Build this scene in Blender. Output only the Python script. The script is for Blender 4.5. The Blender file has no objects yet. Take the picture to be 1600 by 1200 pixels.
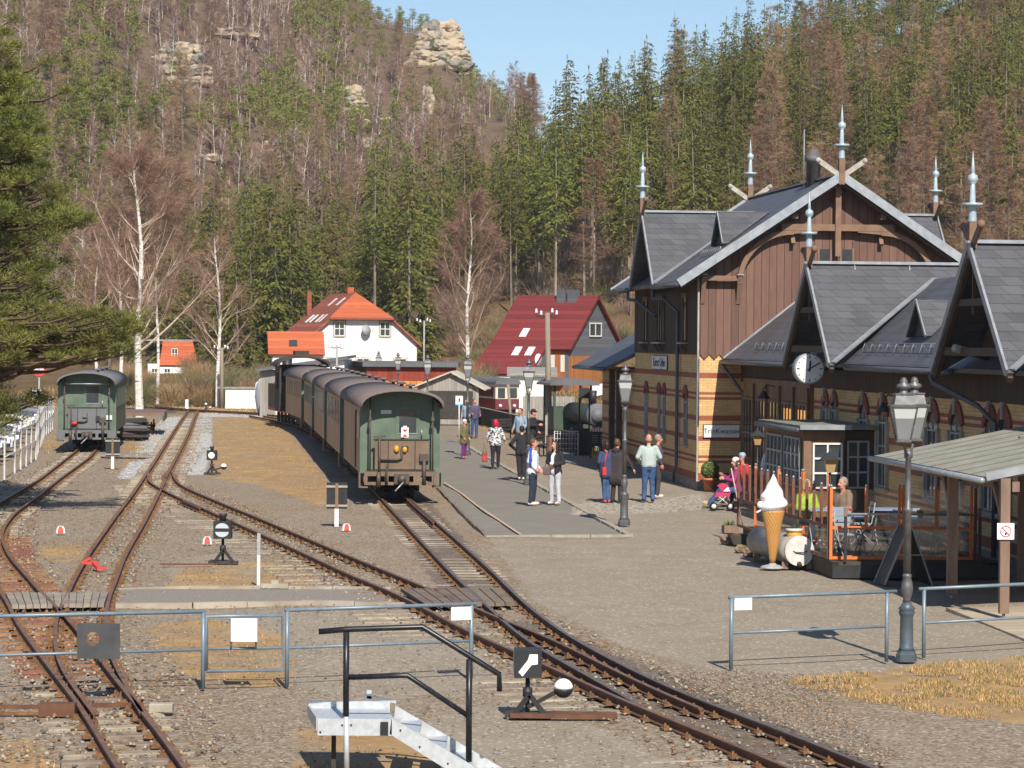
import bpy, bmesh, math, random
import numpy as np
from mathutils import Vector, Matrix, noise as mnoise
random.seed(7); RNG = np.random.default_rng(7)
PI = math.pi; rad = math.radians
sc = bpy.context.scene
COL = sc.collection
# ---------------------------------------------------------------- camera
CAM_H = 4.4; FPX = 4200.0
cd = bpy.data.cameras.new('camera'); cam = bpy.data.objects.new('camera', cd); COL.objects.link(cam)
cd.sensor_width = 36.0; cd.lens = 36.0*FPX/1600.0; cd.clip_start = 0.5; cd.clip_end = 6000
CAMM = Matrix.Translation((0, 0, CAM_H)) @ Matrix.Rotation(PI/2-68/FPX, 4, 'X') @ Matrix.Rotation(0.008, 4, 'Z')
cam.matrix_world = CAMM
sc.camera = cam
# ---------------------------------------------------------------- sun, sky, exposure
AZ = rad(11.3); EL = rad(41.5)
travel = Vector((-math.sin(AZ)*math.cos(EL), math.cos(AZ)*math.cos(EL), -math.sin(EL)))
sd = bpy.data.lights.new('sun', 'SUN'); sun = bpy.data.objects.new('sun', sd); COL.objects.link(sun)
sd.energy = 5.0; sd.angle = rad(0.5); sd.color = (1.0, 0.94, 0.84)
sun.rotation_euler = travel.to_track_quat('-Z', 'Y').to_euler(); sun.location = (30, -60, 80)
w = bpy.data.worlds.new('World'); sc.world = w; w.use_nodes = True
nt = w.node_tree; bg = nt.nodes['Background']
sky = nt.nodes.new('ShaderNodeTexSky'); sky.sky_type = 'NISHITA'; sky.sun_disc = False
sky.sun_elevation = EL; sky.sun_rotation = PI-AZ; sky.altitude = 300; sky.air_density = 1.0; sky.dust_density = 0.1; sky.ozone_density = 4.0
nt.links.new(sky.outputs[0], bg.inputs[0]); bg.inputs[1].default_value = 0.088
sc.view_settings.view_transform = 'Standard'; sc.view_settings.look = 'None'
sc.view_settings.exposure = 0.46; sc.view_settings.gamma = 1.0
sc.render.engine = 'CYCLES'
sc.cycles.max_bounces = 5; sc.cycles.diffuse_bounces = 3; sc.cycles.glossy_bounces = 3
sc.cycles.transmission_bounces = 4; sc.cycles.transparent_max_bounces = 8
sc.cycles.caustics_reflective = False; sc.cycles.caustics_refractive = False

# ---------------------------------------------------------------- helpers
R3 = CAMM.to_3x3()
def G(px, py, z=0.0):
    d = R3 @ Vector(((px-800)/FPX, (600-py)/FPX, -1.0)); t = (z-CAM_H)/d.z
    return Vector((d.x*t, d.y*t, z))
def P(px, py, Y):
    d = R3 @ Vector(((px-800)/FPX, (600-py)/FPX, -1.0)); t = Y/d.y
    return Vector((d.x*t, Y, CAM_H+d.z*t))

def sstep(a, b, x):
    t = np.clip((x-a)/(b-a), 0, 1); return t*t*(3-2*t)
def H(X, Y):
    """terrain height"""
    X = np.asarray(X, float); Y = np.asarray(Y, float)
    t = np.maximum(Y-214, 0); hr = .30*(np.sqrt(t*t+64)-8)*1.06
    capr = np.maximum(2.5, 10.4+.50*X+.20*np.maximum(X-12, 0)) + 1.5*np.sin(X*.055+.6)
    hr = capr - np.log1p(np.exp(np.clip((capr-hr)/2.2, -30, 30)))*2.2
    hr = np.maximum(hr, 0)*sstep(214, 222, Y)
    hr = hr - np.maximum(Y-420, 0)*.05
    y0 = 318-np.clip((-X-20)*1.3, 0, 70)
    t2 = np.maximum(Y-y0, 0); hl = .40*(np.sqrt(t2*t2+100)-10)
    capl = 50.5-.80*(X+12) + 1.2*np.sin(X*.35)
    capl = np.where(X > -2, 42.9-2.0*(X+2), capl)
    hl = np.minimum(hl, capl); hl = np.maximum(hl, 0)
    hh = np.maximum(hr, hl)
    rough = (1.6*np.sin(X*.071+Y*.043)+1.1*np.sin(X*.13-Y*.09+2)+.7*np.sin(X*.31+Y*.23))*sstep(235, 300, Y)
    base = sstep(168, 214, Y)*.5
    return hh+rough+base
def GH(px, py, y0=150, y1=900):
    d = R3 @ Vector(((px-800)/FPX, (600-py)/FPX, -1.0))
    Y = y0
    while Y < y1:
        t = Y/d.y
        if CAM_H+d.z*t < float(H(d.x*t, Y)): return Vector((d.x*t, Y, float(H(d.x*t, Y))))
        Y += 1.0
    return None

# ---------------------------------------------------------------- materials
MATS = {}
def newmat(name):
    m = bpy.data.materials.new(name); m.use_nodes = True; n = m.node_tree
    return m, n, n.nodes['Principled BSDF']
def L4(c): return (c[0], c[1], c[2], 1)
def nd(n, t, **k):
    o = n.nodes.new(t)
    for a, b in k.items(): setattr(o, a, b)
    return o
def mixc(n, fac, a, b, mode='MIX'):
    x = n.nodes.new('ShaderNodeMix'); x.data_type = 'RGBA'; x.blend_type = mode
    for s, v in ((x.inputs[0], fac), (x.inputs[6], a), (x.inputs[7], b)):
        if hasattr(v, 'links') or isinstance(v, bpy.types.NodeSocket): n.links.new(v, s)
        elif isinstance(v, (int, float)): s.default_value = v
        else: s.default_value = L4(v)
    return x.outputs[2]
def mth(n, op, a, b=None, c=None):
    x = n.nodes.new('ShaderNodeMath'); x.operation = op
    for i, v in enumerate((a, b, c)):
        if v is None: continue
        if isinstance(v, bpy.types.NodeSocket): n.links.new(v, x.inputs[i])
        else: x.inputs[i].default_value = v
    return x.outputs[0]
def ramp(n, fac, lo, hi):
    x = n.nodes.new('ShaderNodeMapRange'); x.clamp = True
    n.links.new(fac, x.inputs[0]); x.inputs[1].default_value = lo; x.inputs[2].default_value = hi
    return x.outputs[0]
def tco(n, scale=(1, 1, 1), world=False):
    t = n.nodes.new('ShaderNodeNewGeometry').outputs['Position'] if world else n.nodes.new('ShaderNodeTexCoord').outputs['Object']
    mp = n.nodes.new('ShaderNodeMapping'); mp.inputs['Scale'].default_value = scale
    n.links.new(t, mp.inputs[0]); return mp.outputs[0]
def noi(n, co, sc_, det=4, rough=.55, dist=0):
    x = n.nodes.new('ShaderNodeTexNoise'); x.inputs['Scale'].default_value = sc_; x.inputs['Detail'].default_value = det
    x.inputs['Roughness'].default_value = rough; x.inputs['Distortion'].default_value = dist
    n.links.new(co, x.inputs['Vector']); return x.outputs[0]
def bump(n, bs, h, strength=.3, dist=.02):
    b = n.nodes.new('ShaderNodeBump'); b.inputs['Strength'].default_value = strength; b.inputs['Distance'].default_value = dist
    n.links.new(h, b.inputs['Height']); n.links.new(b.outputs[0], bs.inputs['Normal'])
def pm(name, c1, c2=None, s=3.0, rough=.6, metal=0.0, bp=0.0, lo=.35, hi=.65, stretch=(1, 1, 1), spec=.4, world=False, det=5, rnd=0.0):
    """plain noisy material, cached"""
    if name in MATS: return MATS[name]
    m, n, b = newmat(name)
    b.inputs['Roughness'].default_value = rough; b.inputs['Metallic'].default_value = metal
    b.inputs['Specular IOR Level'].default_value = spec
    if c2 is None: c2 = tuple(x*.72 for x in c1)
    co = tco(n, stretch, world)
    f = ramp(n, noi(n, co, s, det), lo, hi)
    c = mixc(n, f, c1, c2)
    if rnd:
        oi = n.nodes.new('ShaderNodeObjectInfo')
        v = mth(n, 'MULTIPLY_ADD', oi.outputs['Random'], rnd*2, 1-rnd)
        hsv = n.nodes.new('ShaderNodeHueSaturation'); n.links.new(v, hsv.inputs['Value']); n.links.new(c, hsv.inputs['Color'])
        hv = mth(n, 'MULTIPLY_ADD', oi.outputs['Random'], .05, .475); n.links.new(hv, hsv.inputs['Hue'])
        c = hsv.outputs[0]
    n.links.new(c, b.inputs['Base Color'])
    if bp: bump(n, b, noi(n, co, s*6, 3), bp, .01)
    MATS[name] = m; return m

# ---------------------------------------------------------------- mesh builder
class MB:
    def __init__(s): s.v = []; s.f = []; s.m = []; s.sm = []; s.ms = []; s.M = Matrix.Identity(4)
    def mi(s, m):
        if m not in s.ms: s.ms.append(m)
        return s.ms.index(m)
    def add(s, vs, fs, m, smooth=False):
        o = len(s.v); s.v += [tuple(s.M @ Vector(p)) for p in vs]; i = s.mi(m)
        for f in fs: s.f.append(tuple(o+k for k in f)); s.m.append(i); s.sm.append(smooth)
        return s
    def box(s, x0, x1, y0, y1, z0, z1, m):
        v = [(x0, y0, z0), (x1, y0, z0), (x1, y1, z0), (x0, y1, z0), (x0, y0, z1), (x1, y0, z1), (x1, y1, z1), (x0, y1, z1)]
        return s.add(v, [(0, 3, 2, 1), (4, 5, 6, 7), (0, 1, 5, 4), (1, 2, 6, 5), (2, 3, 7, 6), (3, 0, 4, 7)], m)
    def bar(s, p0, p1, w, h, m, up=(0, 0, 1)):
        """rectangular bar from p0 to p1, w across, h along up"""
        p0 = Vector(p0); p1 = Vector(p1); d = (p1-p0).normalized(); u = Vector(up)
        a = d.cross(u)
        if a.length < 1e-4: a = d.cross(Vector((1, 0, 0)))
        a.normalize(); b = a.cross(d).normalized(); a = a*w/2; b = b*h/2
        v = [p0-a-b, p0+a-b, p0+a+b, p0-a+b, p1-a-b, p1+a-b, p1+a+b, p1-a+b]
        return s.add(v, [(0, 3, 2, 1), (4, 5, 6, 7), (0, 1, 5, 4), (1, 2, 6, 5), (2, 3, 7, 6), (3, 0, 4, 7)], m)
    def tube(s, path, r, m, n=6, cap=True, smooth=True):
        path = [Vector(p) for p in path]; k = len(path)
        rs = r if isinstance(r, (list, tuple)) else [r]*k
        vs = []; prev = None
        for i, p in enumerate(path):
            d = (path[min(i+1, k-1)]-path[max(i-1, 0)])
            if d.length < 1e-9: d = Vector((0, 0, 1))
            d.normalize()
            if prev is None:
                a = d.cross(Vector((0, 0, 1)))
                if a.length < .05: a = d.cross(Vector((0, 1, 0)))
            else: a = prev-d*prev.dot(d)
            a.normalize(); prev = a; b = d.cross(a)
            for j in range(n):
                t = 2*PI*j/n; vs.append(p+(a*math.cos(t)+b*math.sin(t))*rs[i])
        fs = [(i*n+j, i*n+(j+1) % n, (i+1)*n+(j+1) % n, (i+1)*n+j) for i in range(k-1) for j in range(n)]
        if cap: fs += [tuple(reversed(range(n))), tuple(range((k-1)*n, k*n))]
        return s.add(vs, fs, m, smooth)
    def lathe(s, prof, m, c=(0, 0, 0), n=12, smooth=True, rot=0):
        """prof: list of (r, z)"""
        vs = []; k = len(prof)
        for r, z in prof:
            for j in range(n):
                t = 2*PI*j/n+rot; vs.append((c[0]+r*math.cos(t), c[1]+r*math.sin(t), c[2]+z))
        fs = [(i*n+j, i*n+(j+1) % n, (i+1)*n+(j+1) % n, (i+1)*n+j) for i in range(k-1) for j in range(n)]
        fs += [tuple(reversed(range(n))), tuple(range((k-1)*n, k*n))]
        return s.add(vs, fs, m, smooth)
    def prism(s, pts, d, m, axis='y'):
        """polygon pts (2D) extruded; axis y: pts=(x,z) from y=d[0] to d[1]; z: (x,y); x: (y,z)"""
        def f(p, t): return {'y': (p[0], t, p[1]), 'z': (p[0], p[1], t), 'x': (t, p[0], p[1])}[axis]
        k = len(pts); vs = [f(p, d[0]) for p in pts]+[f(p, d[1]) for p in pts]
        fs = [tuple(range(k))[::-1], tuple(range(k, 2*k))]+[(i, (i+1) % k, k+(i+1) % k, k+i) for i in range(k)]
        return s.add(vs, fs, m)
    def slab(s, quad, t, m):
        """quad of 3D points thickened by t along -normal"""
        q = [Vector(p) for p in quad]; nn = (q[1]-q[0]).cross(q[2]-q[0]).normalized()
        if nn.z < 0: nn = -nn
        k = len(q); vs = q+[p-nn*t for p in q]
        fs = [tuple(range(k)), tuple(range(k, 2*k))[::-1]]+[(i, (i+1) % k, k+(i+1) % k, k+i) for i in range(k)]
        return s.add(vs, fs, m)
    def sph(s, c, r, m, n=10, k=6, sc=(1, 1, 1)):
        vs = []
        for i in range(k+1):
            a = PI*i/k
            for j in range(n):
                t = 2*PI*j/n
                vs.append((c[0]+r*sc[0]*math.sin(a)*math.cos(t), c[1]+r*sc[1]*math.sin(a)*math.sin(t), c[2]+r*sc[2]*math.cos(a)))
        return s.add(vs, [(i*n+j, (i+1)*n+j, (i+1)*n+(j+1) % n, i*n+(j+1) % n) for i in range(k) for j in range(n)], m, True)
    def mesh(s, name):
        me = bpy.data.meshes.new(name); me.from_pydata(s.v, [], s.f)
        for m in s.ms: me.materials.append(m)
        me.polygons.foreach_set('material_index', s.m); me.polygons.foreach_set('use_smooth', s.sm)
        bm = bmesh.new(); bm.from_mesh(me); bmesh.ops.recalc_face_normals(bm, faces=bm.faces); bm.to_mesh(me); bm.free()
        me.update(); return me
    def build(s, name, parent=None, label=None, cat=None, group=None, kind=None, loc=None, rz=0, bevel=0):
        o = bpy.data.objects.new(name, s.mesh(name)); COL.objects.link(o)
        if parent is not None: o.parent = parent
        if loc is not None: o.location = loc
        if rz: o.rotation_euler = (0, 0, rz)
        if bevel:
            b = o.modifiers.new('bevel', 'BEVEL'); b.width = bevel; b.segments = 2; b.limit_method = 'ANGLE'
        tag(o, label, cat, group, kind); return o
def tag(o, label=None, cat=None, group=None, kind=None):
    if label: o['label'] = label
    if cat: o['category'] = cat
    if group: o['group'] = group
    if kind: o['kind'] = kind
def empty(name, loc, rz=0, label=None, cat=None, group=None):
    o = bpy.data.objects.new(name, None); COL.objects.link(o); o.empty_display_size = .3
    o.location = loc; o.rotation_euler = (0, 0, rz); tag(o, label, cat, group); return o
def kids(o): return [c for c in bpy.data.objects if c.parent == o]
def copytree(o, loc, rz=None, label=None, group=None, scale=None):
    r = o.copy(); COL.objects.link(r); r.location = loc
    if rz is not None: r.rotation_euler = (0, 0, rz)
    if scale: r.scale = scale
    if label: r['label'] = label
    if group: r['group'] = group
    for c in o.children:
        d = c.copy(); COL.objects.link(d); d.parent = r
        for g in c.children:
            e = g.copy(); COL.objects.link(e); e.parent = d
    return r
def npmesh(name, V, F, mats, mi=None, smooth=False):
    """V (n,3), F (m,3 or 4) numpy"""
    me = bpy.data.meshes.new(name); V = np.asarray(V, np.float32); F = np.asarray(F, np.int32)
    me.vertices.add(len(V)); me.vertices.foreach_set('co', V.ravel())
    k = F.shape[1]; me.loops.add(F.size); me.loops.foreach_set('vertex_index', F.ravel())
    me.polygons.add(len(F)); me.polygons.foreach_set('loop_start', np.arange(0, F.size, k, dtype=np.int32))
    me.polygons.foreach_set('loop_total', np.full(len(F), k, np.int32))
    for m in mats: me.materials.append(m)
    if mi is not None: me.polygons.foreach_set('material_index', np.asarray(mi, np.int32))
    if smooth: me.polygons.foreach_set('use_smooth', np.ones(len(F), bool))
    me.update(calc_edges=True); return me
def npobj(name, me, parent=None, **k):
    o = bpy.data.objects.new(name, me); COL.objects.link(o)
    if parent: o.parent = parent
    tag(o, **k); return o
def text_mesh(txt, size, mat, depth=.004, spacing=1.0):
    cu = bpy.data.curves.new('lettering', 'FONT'); cu.body = txt; cu.size = size; cu.extrude = depth/2; cu.align_x = 'CENTER'; cu.align_y = 'CENTER'
    cu.space_character = spacing
    o = bpy.data.objects.new('lettering', cu); COL.objects.link(o)
    dg = bpy.context.evaluated_depsgraph_get(); me = bpy.data.meshes.new_from_object(o.evaluated_get(dg))
    bpy.data.objects.remove(o); me.materials.clear(); me.materials.append(mat); return me
# ================================================================ ground masks
def inpoly(px, py, poly):
    c = np.zeros(px.shape, bool); n = len(poly); j = n-1
    for i in range(n):
        xi, yi = poly[i]; xj, yj = poly[j]
        k = ((yi > py) != (yj > py)) & (px < (xj-xi)*(py-yi)/(yj-yi+1e-12)+xi)
        c ^= k; j = i
    return c
def W(pts): return [tuple(G(*p)[:2]) for p in pts]
GRASS = [W([(1225, 1062), (1420, 1040), (1600, 1025), (1750, 1025), (1750, 1165), (1560, 1125), (1420, 1105), (1330, 1085)]),
         W([(335, 650), (430, 652), (470, 700), (520, 760), (505, 790), (400, 755), (330, 745), (335, 690)]),
         W([(225, 975), (330, 965), (440, 990), (460, 1060), (400, 1075), (290, 1050)]),
         W([(290, 880), (420, 878), (500, 900), (480, 918), (260, 918)]),
         W([(70, 850), (130, 850), (130, 878), (60, 872)]),
         W([(0, 1160), (60, 1150), (90, 1185), (60, 1230), (0, 1230)]),
         W([(640, 640), (700, 650), (760, 672), (900, 705), (880, 700), (740, 655), (640, 630)]),
         W([(60, 690), (95, 665), (100, 700), (75, 712)]),
         W([(470, 1130), (620, 1120), (700, 1150), (640, 1220), (470, 1215)]),
         W([(240, 640), (330, 648), (430, 650), (430, 632), (250, 622)]),
         W([(190, 655), (260, 660), (240, 700), (150, 760), (195, 720)])]
BALL = [W([(210, 712), (222, 690), (258, 652), (290, 650), (264, 690), (240, 712)]), W([(182, 746), (203, 722), (240, 716), (224, 735), (205, 748)]),
        W([(312, 645), (331, 645), (331, 700), (319, 741), (281, 741), (297, 700)]), W([(330, 645), (420, 648), (425, 653), (330, 649)])]
PAVE = [W([(700, 682), (722, 690), (745, 705), (800, 735), (850, 762), (915, 798), (984, 836), (760, 838), (735, 815), (700, 780), (675, 752), (660, 700)])]
COBB = [W([(900, 785), (1000, 778), (1100, 770), (1100, 795), (960, 802), (890, 803)])]
OIL = [W([(585, 775), (665, 775), (815, 940), (700, 940)]), W([(790, 960), (900, 990), (1200, 1115), (1400, 1200), (1250, 1200), (1000, 1112), (850, 1040)])]
xs = np.concatenate([np.arange(-30, -14, .5), np.arange(-14, 15, .14), np.arange(15, 27.1, .5)]); ys = np.concatenate([np.arange(24, 60, .16), np.arange(60, 100, .28), np.arange(100, 170, .6)])
GX, GY = np.meshgrid(xs, ys); nx, ny = len(xs), len(ys)
def mask(polys):
    r = np.zeros(GX.shape)
    for p in polys: r[inpoly(GX, GY, p)] = 1
    q = r.copy()
    for _ in range(3): q = (q+np.roll(q, 1, 0)+np.roll(q, -1, 0)+np.roll(q, 1, 1)+np.roll(q, -1, 1))/5
    return q
FORE = [W([(985, 800), (1330, 800), (1700, 900), (1700, 1028), (1420, 1045), (1130, 1050), (960, 1000), (840, 940), (765, 842), (985, 840)]), W([(190, 950), (640, 950), (740, 1000), (800, 1060), (560, 1100), (450, 1060), (330, 965), (190, 958)]), W([(640, 1130), (780, 1090), (960, 1140), (1060, 1200), (1000, 1260), (660, 1260)]), W([(900, 700), (1095, 762), (1130, 790), (985, 835), (800, 730)]), W([(260, 885), (340, 860), (400, 880), (400, 905), (260, 900)])]
mk = [mask(GRASS), mask(BALL), mask(PAVE), mask(OIL)]; cob = mask(COBB); fore = mask(FORE)

def ground_mat():
    m, n, b = newmat('gravel_ground'); b.inputs['Roughness'].default_value = .92; b.inputs['Specular IOR Level'].default_value = .25
    co = tco(n, world=True)
    at = nd(n, 'ShaderNodeAttribute', attribute_name='mask'); sep = nd(n, 'ShaderNodeSeparateColor'); n.links.new(at.outputs['Color'], sep.inputs[0])
    at2 = nd(n, 'ShaderNodeAttribute', attribute_name='mask2'); sep2 = nd(n, 'ShaderNodeSeparateColor'); n.links.new(at2.outputs['Color'], sep2.inputs[0])
    big = noi(n, co, .35, 6, .6); mid = noi(n, co, 2.2, 6, .65); fine = noi(n, co, 26, 3, .7)
    vor = nd(n, 'ShaderNodeTexVoronoi'); vor.inputs['Scale'].default_value = 26; n.links.new(co, vor.inputs['Vector'])
    vs = nd(n, 'ShaderNodeSeparateColor'); n.links.new(vor.outputs['Color'], vs.inputs[0])
    g = mixc(n, ramp(n, mid, .3, .7), (.27, .20, .130), (.335, .265, .185))
    g = mixc(n, ramp(n, big, .45, .62), g, (.29, .19, .105))
    # grit: single stones lighter or darker
    g = mixc(n, ramp(n, vs.outputs[0], .62, .98), g, (.52, .44, .34))
    g = mixc(n, ramp(n, vs.outputs[1], .72, 1.0), g, (.11, .085, .065))
    g = mixc(n, ramp(n, fine, .42, .7), mixc(n, .45, g, (.10, .08, .06)), g)
    st = nd(n, 'ShaderNodeMapping'); st.inputs['Scale'].default_value = (6, 1.2, 1); n.links.new(co, st.inputs[0])
    gr = mixc(n, ramp(n, noi(n, co, .9, 7, .75), .4, .62), (.42, .255, .105), (.27, .165, .075))
    gr = mixc(n, ramp(n, noi(n, co, 1.3, 4), .56, .74), gr, (.19, .165, .065))
    ba = mixc(n, ramp(n, vs.outputs[0], .2, .9), (.28, .27, .25), (.60, .58, .55))
    pv = mixc(n, ramp(n, noi(n, co, 1.1, 6, .7), .35, .68), (.215, .195, .16), (.26, .235, .195))
    pv = mixc(n, ramp(n, noi(n, co, 40, 3, .7), .35, .7), mixc(n, .3, pv, (.05, .045, .04)), pv)
    ol = mixc(n, ramp(n, mid, .35, .7), (.085, .062, .048), (.16, .12, .09))
    ol = mixc(n, ramp(n, vs.outputs[0], .8, 1), ol, (.26, .22, .17))
    def fz(s, amp=.55):
        return ramp(n, mth(n, 'ADD', s, mth(n, 'MULTIPLY', mth(n, 'SUBTRACT', mid, .5), amp*2)), .38, .62)
    fg = mixc(n, ramp(n, noi(n, co, .8, 7, .7), .35, .65), (.325, .268, .198), (.265, .215, .155))
    fg = mixc(n, ramp(n, noi(n, co, 55, 2, .7), .40, .62), mixc(n, .35, fg, (.10, .085, .07)), fg)
    fg = mixc(n, ramp(n, vs.outputs[2], .86, 1.0), fg, (.46, .40, .33))
    g = mixc(n, fz(sep2.outputs[2], .35), g, fg)
    c = mixc(n, mth(n, 'MULTIPLY', fz(sep2.outputs[0]), .8), g, ol)
    c = mixc(n, mth(n, 'MULTIPLY', fz(sep.outputs[0], 1.2), ramp(n, noi(n, co, .55, 7, .75), .33, .58)), c, gr)
    c = mixc(n, fz(sep.outputs[1], .35), c, ba)
    c = mixc(n, ramp(n, sep.outputs[2], .4, .6), c, pv)
    cv = nd(n, 'ShaderNodeTexVoronoi'); cv.feature = 'DISTANCE_TO_EDGE'; cv.inputs['Scale'].default_value = 5.5; n.links.new(co, cv.inputs['Vector'])
    cc = mixc(n, ramp(n, cv.outputs[0], .03, .12), (.16, .13, .10), (.42, .37, .30))
    c = mixc(n, fz(sep2.outputs[1], .25), c, cc)
    n.links.new(c, b.inputs['Base Color'])
    hh = mth(n, 'ADD', mth(n, 'MULTIPLY', vor.outputs['Distance'], -1.0), mth(n, 'MULTIPLY', fine, .6))
    bump(n, b, hh, .28, .016)
    return m
GM = ground_mat()
z = np.zeros(GX.shape)
z = .035*(np.sin(GX*1.3+GY*.4)*np.sin(GY*.7-GX*.3))*0.6
V = np.stack([GX.ravel(), GY.ravel(), z.ravel()-.03], 1)
idx = np.arange(nx*ny).reshape(ny, nx)
F = np.stack([idx[:-1, :-1].ravel(), idx[:-1, 1:].ravel(), idx[1:, 1:].ravel(), idx[1:, :-1].ravel()], 1)
me = npmesh('yard_ground', V, F, [GM], smooth=True)
ca = me.color_attributes.new('mask', 'FLOAT_COLOR', 'POINT')
ca.data.foreach_set('color', np.stack([mk[0].ravel(), mk[1].ravel(), mk[2].ravel(), np.ones(nx*ny)], 1).astype(np.float32).ravel())
ca = me.color_attributes.new('mask2', 'FLOAT_COLOR', 'POINT')
ca.data.foreach_set('color', np.stack([mk[3].ravel(), cob.ravel(), fore.ravel(), np.ones(nx*ny)], 1).astype(np.float32).ravel())
npobj('yard_ground', me, kind='structure')

# ---- wide terrain with the two wooded hills
def hill_mat():
    m, n, b = newmat('forest_floor'); b.inputs['Roughness'].default_value = 1; b.inputs['Specular IOR Level'].default_value = .1
    co = tco(n, world=True)
    c = mixc(n, ramp(n, noi(n, co, .18, 6, .65), .35, .65), (.20, .125, .062), (.125, .082, .045))
    c = mixc(n, ramp(n, noi(n, co, 1.5, 6, .7), .5, .7), c, (.075, .06, .03))
    c = mixc(n, ramp(n, noi(n, co, .5, 5, .7), .58, .7), c, (.11, .11, .04))
    sy = nd(n, 'ShaderNodeSeparateXYZ'); n.links.new(co, sy.inputs[0])
    c = mixc(n, ramp(n, sy.outputs[2], 14, 34), c, mixc(n, ramp(n, noi(n, co, .35, 6, .7), .35, .65), (.17, .115, .085), (.115, .085, .055)))
    n.links.new(c, b.inputs['Base Color']); bump(n, b, noi(n, co, 2.5, 6, .7), .8, .3); return m
HM = hill_mat()
def sheet(name, xs, ys, mat, zoff=0, hole=None, kind='structure', seed=0):
    X, Y = np.meshgrid(xs, ys); Z = H(X, Y)+zoff
    V = np.stack([X.ravel(), Y.ravel(), Z.ravel()], 1); n_ = len(xs); k = len(ys)
    idx = np.arange(n_*k).reshape(k, n_)
    F = np.stack([idx[:-1, :-1].ravel(), idx[:-1, 1:].ravel(), idx[1:, 1:].ravel(), idx[1:, :-1].ravel()], 1)
    if hole is not None:
        cx = (X[:-1, :-1]+X[1:, 1:]).ravel()/2; cy = (Y[:-1, :-1]+Y[1:, 1:]).ravel()/2
        F = F[~hole(cx, cy)]
    return npobj(name, npmesh(name, V, F, [mat], smooth=True), kind=kind)
sheet('hills', np.arange(-190, 230, 2.2), np.arange(170, 720, 2.2), HM)
# flat land around the yard, out to the horizon
FM = pm('valley_soil', (.26, .19, .11), (.17, .13, .07), s=.3, rough=1, world=True, bp=.5)
xsf = np.concatenate([[-900, -600, -190], np.arange(-100, -30, 7), [-30], [27], np.arange(34, 110, 7), [230, 600, 900]])
ysf = np.array([-400, -100, 0, 24, 60, 100, 140, 170, 171])
X, Y = np.meshgrid(xsf, ysf)
V = np.stack([X.ravel(), Y.ravel(), (H(X, Y)-.055).ravel()], 1); n_ = len(xsf); idx = np.arange(n_*len(ysf)).reshape(len(ysf), n_)
F = np.stack([idx[:-1, :-1].ravel(), idx[:-1, 1:].ravel(), idx[1:, 1:].ravel(), idx[1:, :-1].ravel()], 1)
npobj('valley_ground', npmesh('valley_ground', V, F, [FM]), kind='structure')
V = np.array([(-900, 171, -.2), (-185, 171, -.2), (-185, 700, -.2), (-900, 1300, -.2), (900, 1300, -.2), (225, 700, -.2), (225, 171, -.2), (900, 171, -.2)])
F = np.array([(0, 1, 2, 3), (3, 2, 5, 4), (4, 5, 6, 7)])
npobj('distant_ground', npmesh('distant_ground', V, F, [FM]), kind='structure')

# ---- loose ballast stones and grass blades
def scatter(polys, n, rng):
    out = []
    A = []
    for p in polys:
        a = np.array(p); A.append((a[:, 0].max()-a[:, 0].min())*(a[:, 1].max()-a[:, 1].min()))
    tot = sum(A)
    for p, ar in zip(polys, A):
        a = np.array(p); k = int(n*ar/tot)+1
        x = rng.uniform(a[:, 0].min(), a[:, 0].max(), k); y = rng.uniform(a[:, 1].min(), a[:, 1].max(), k)
        ok = inpoly(x, y, p); out.append(np.stack([x[ok], y[ok]], 1))
    return np.concatenate(out)
def stones(name, pts, r0, r1, mats, rng, zlift=.0):
    n_ = len(pts); base = np.array([(1, 0, 0), (0, 1, 0), (-1, 0, 0), (0, -1, 0), (0, 0, 1), (.3, .3, -.5)], float)
    fc = np.array([(0, 1, 4), (1, 2, 4), (2, 3, 4), (3, 0, 4), (1, 0, 5), (2, 1, 5), (3, 2, 5), (0, 3, 5)])
    r = rng.uniform(r0, r1, n_); V = base[None]*(1+rng.uniform(-.35, .35, (n_, 6, 3)))*r[:, None, None]
    V[:, :, 2] *= .7; a = rng.uniform(0, 2*PI, n_); c, s_ = np.cos(a)[:, None], np.sin(a)[:, None]
    X = V[:, :, 0]*c-V[:, :, 1]*s_; Yv = V[:, :, 0]*s_+V[:, :, 1]*c
    V = np.stack([X+pts[:, 0, None], Yv+pts[:, 1, None], V[:, :, 2]+zlift+r[:, None]*.25], 2)
    F = (fc[None]+6*np.arange(n_)[:, None, None]).reshape(-1, 3)
    mi = np.repeat(rng.integers(0, len(mats), n_), 8)
    return npobj(name, npmesh(name, V.reshape(-1, 3), F, mats, mi), kind='stuff')
SM = [pm('stone_grey', (.30, .26, .21), (.22, .19, .15), s=9, rough=.9), pm('stone_dark', (.16, .13, .10), (.1, .085, .07), s=9, rough=.9),
      pm('stone_tan', (.40, .32, .23), (.3, .24, .17), s=9, rough=.9), pm('stone_rust', (.27, .14, .075), (.18, .1, .06), s=9, rough=.9)]
SW = [pm('ballast_white', (.55, .53, .50), (.42, .41, .39), s=9, rough=.9), pm('ballast_grey', (.38, .37, .35), (.3, .29, .27), s=9, rough=.9)]
near = [W([(-80, 760), (230, 700), (300, 760), (620, 925), (860, 1010), (1400, 1205), (1250, 1240), (-80, 1240)])]
rg = np.random.default_rng(3)
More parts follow.
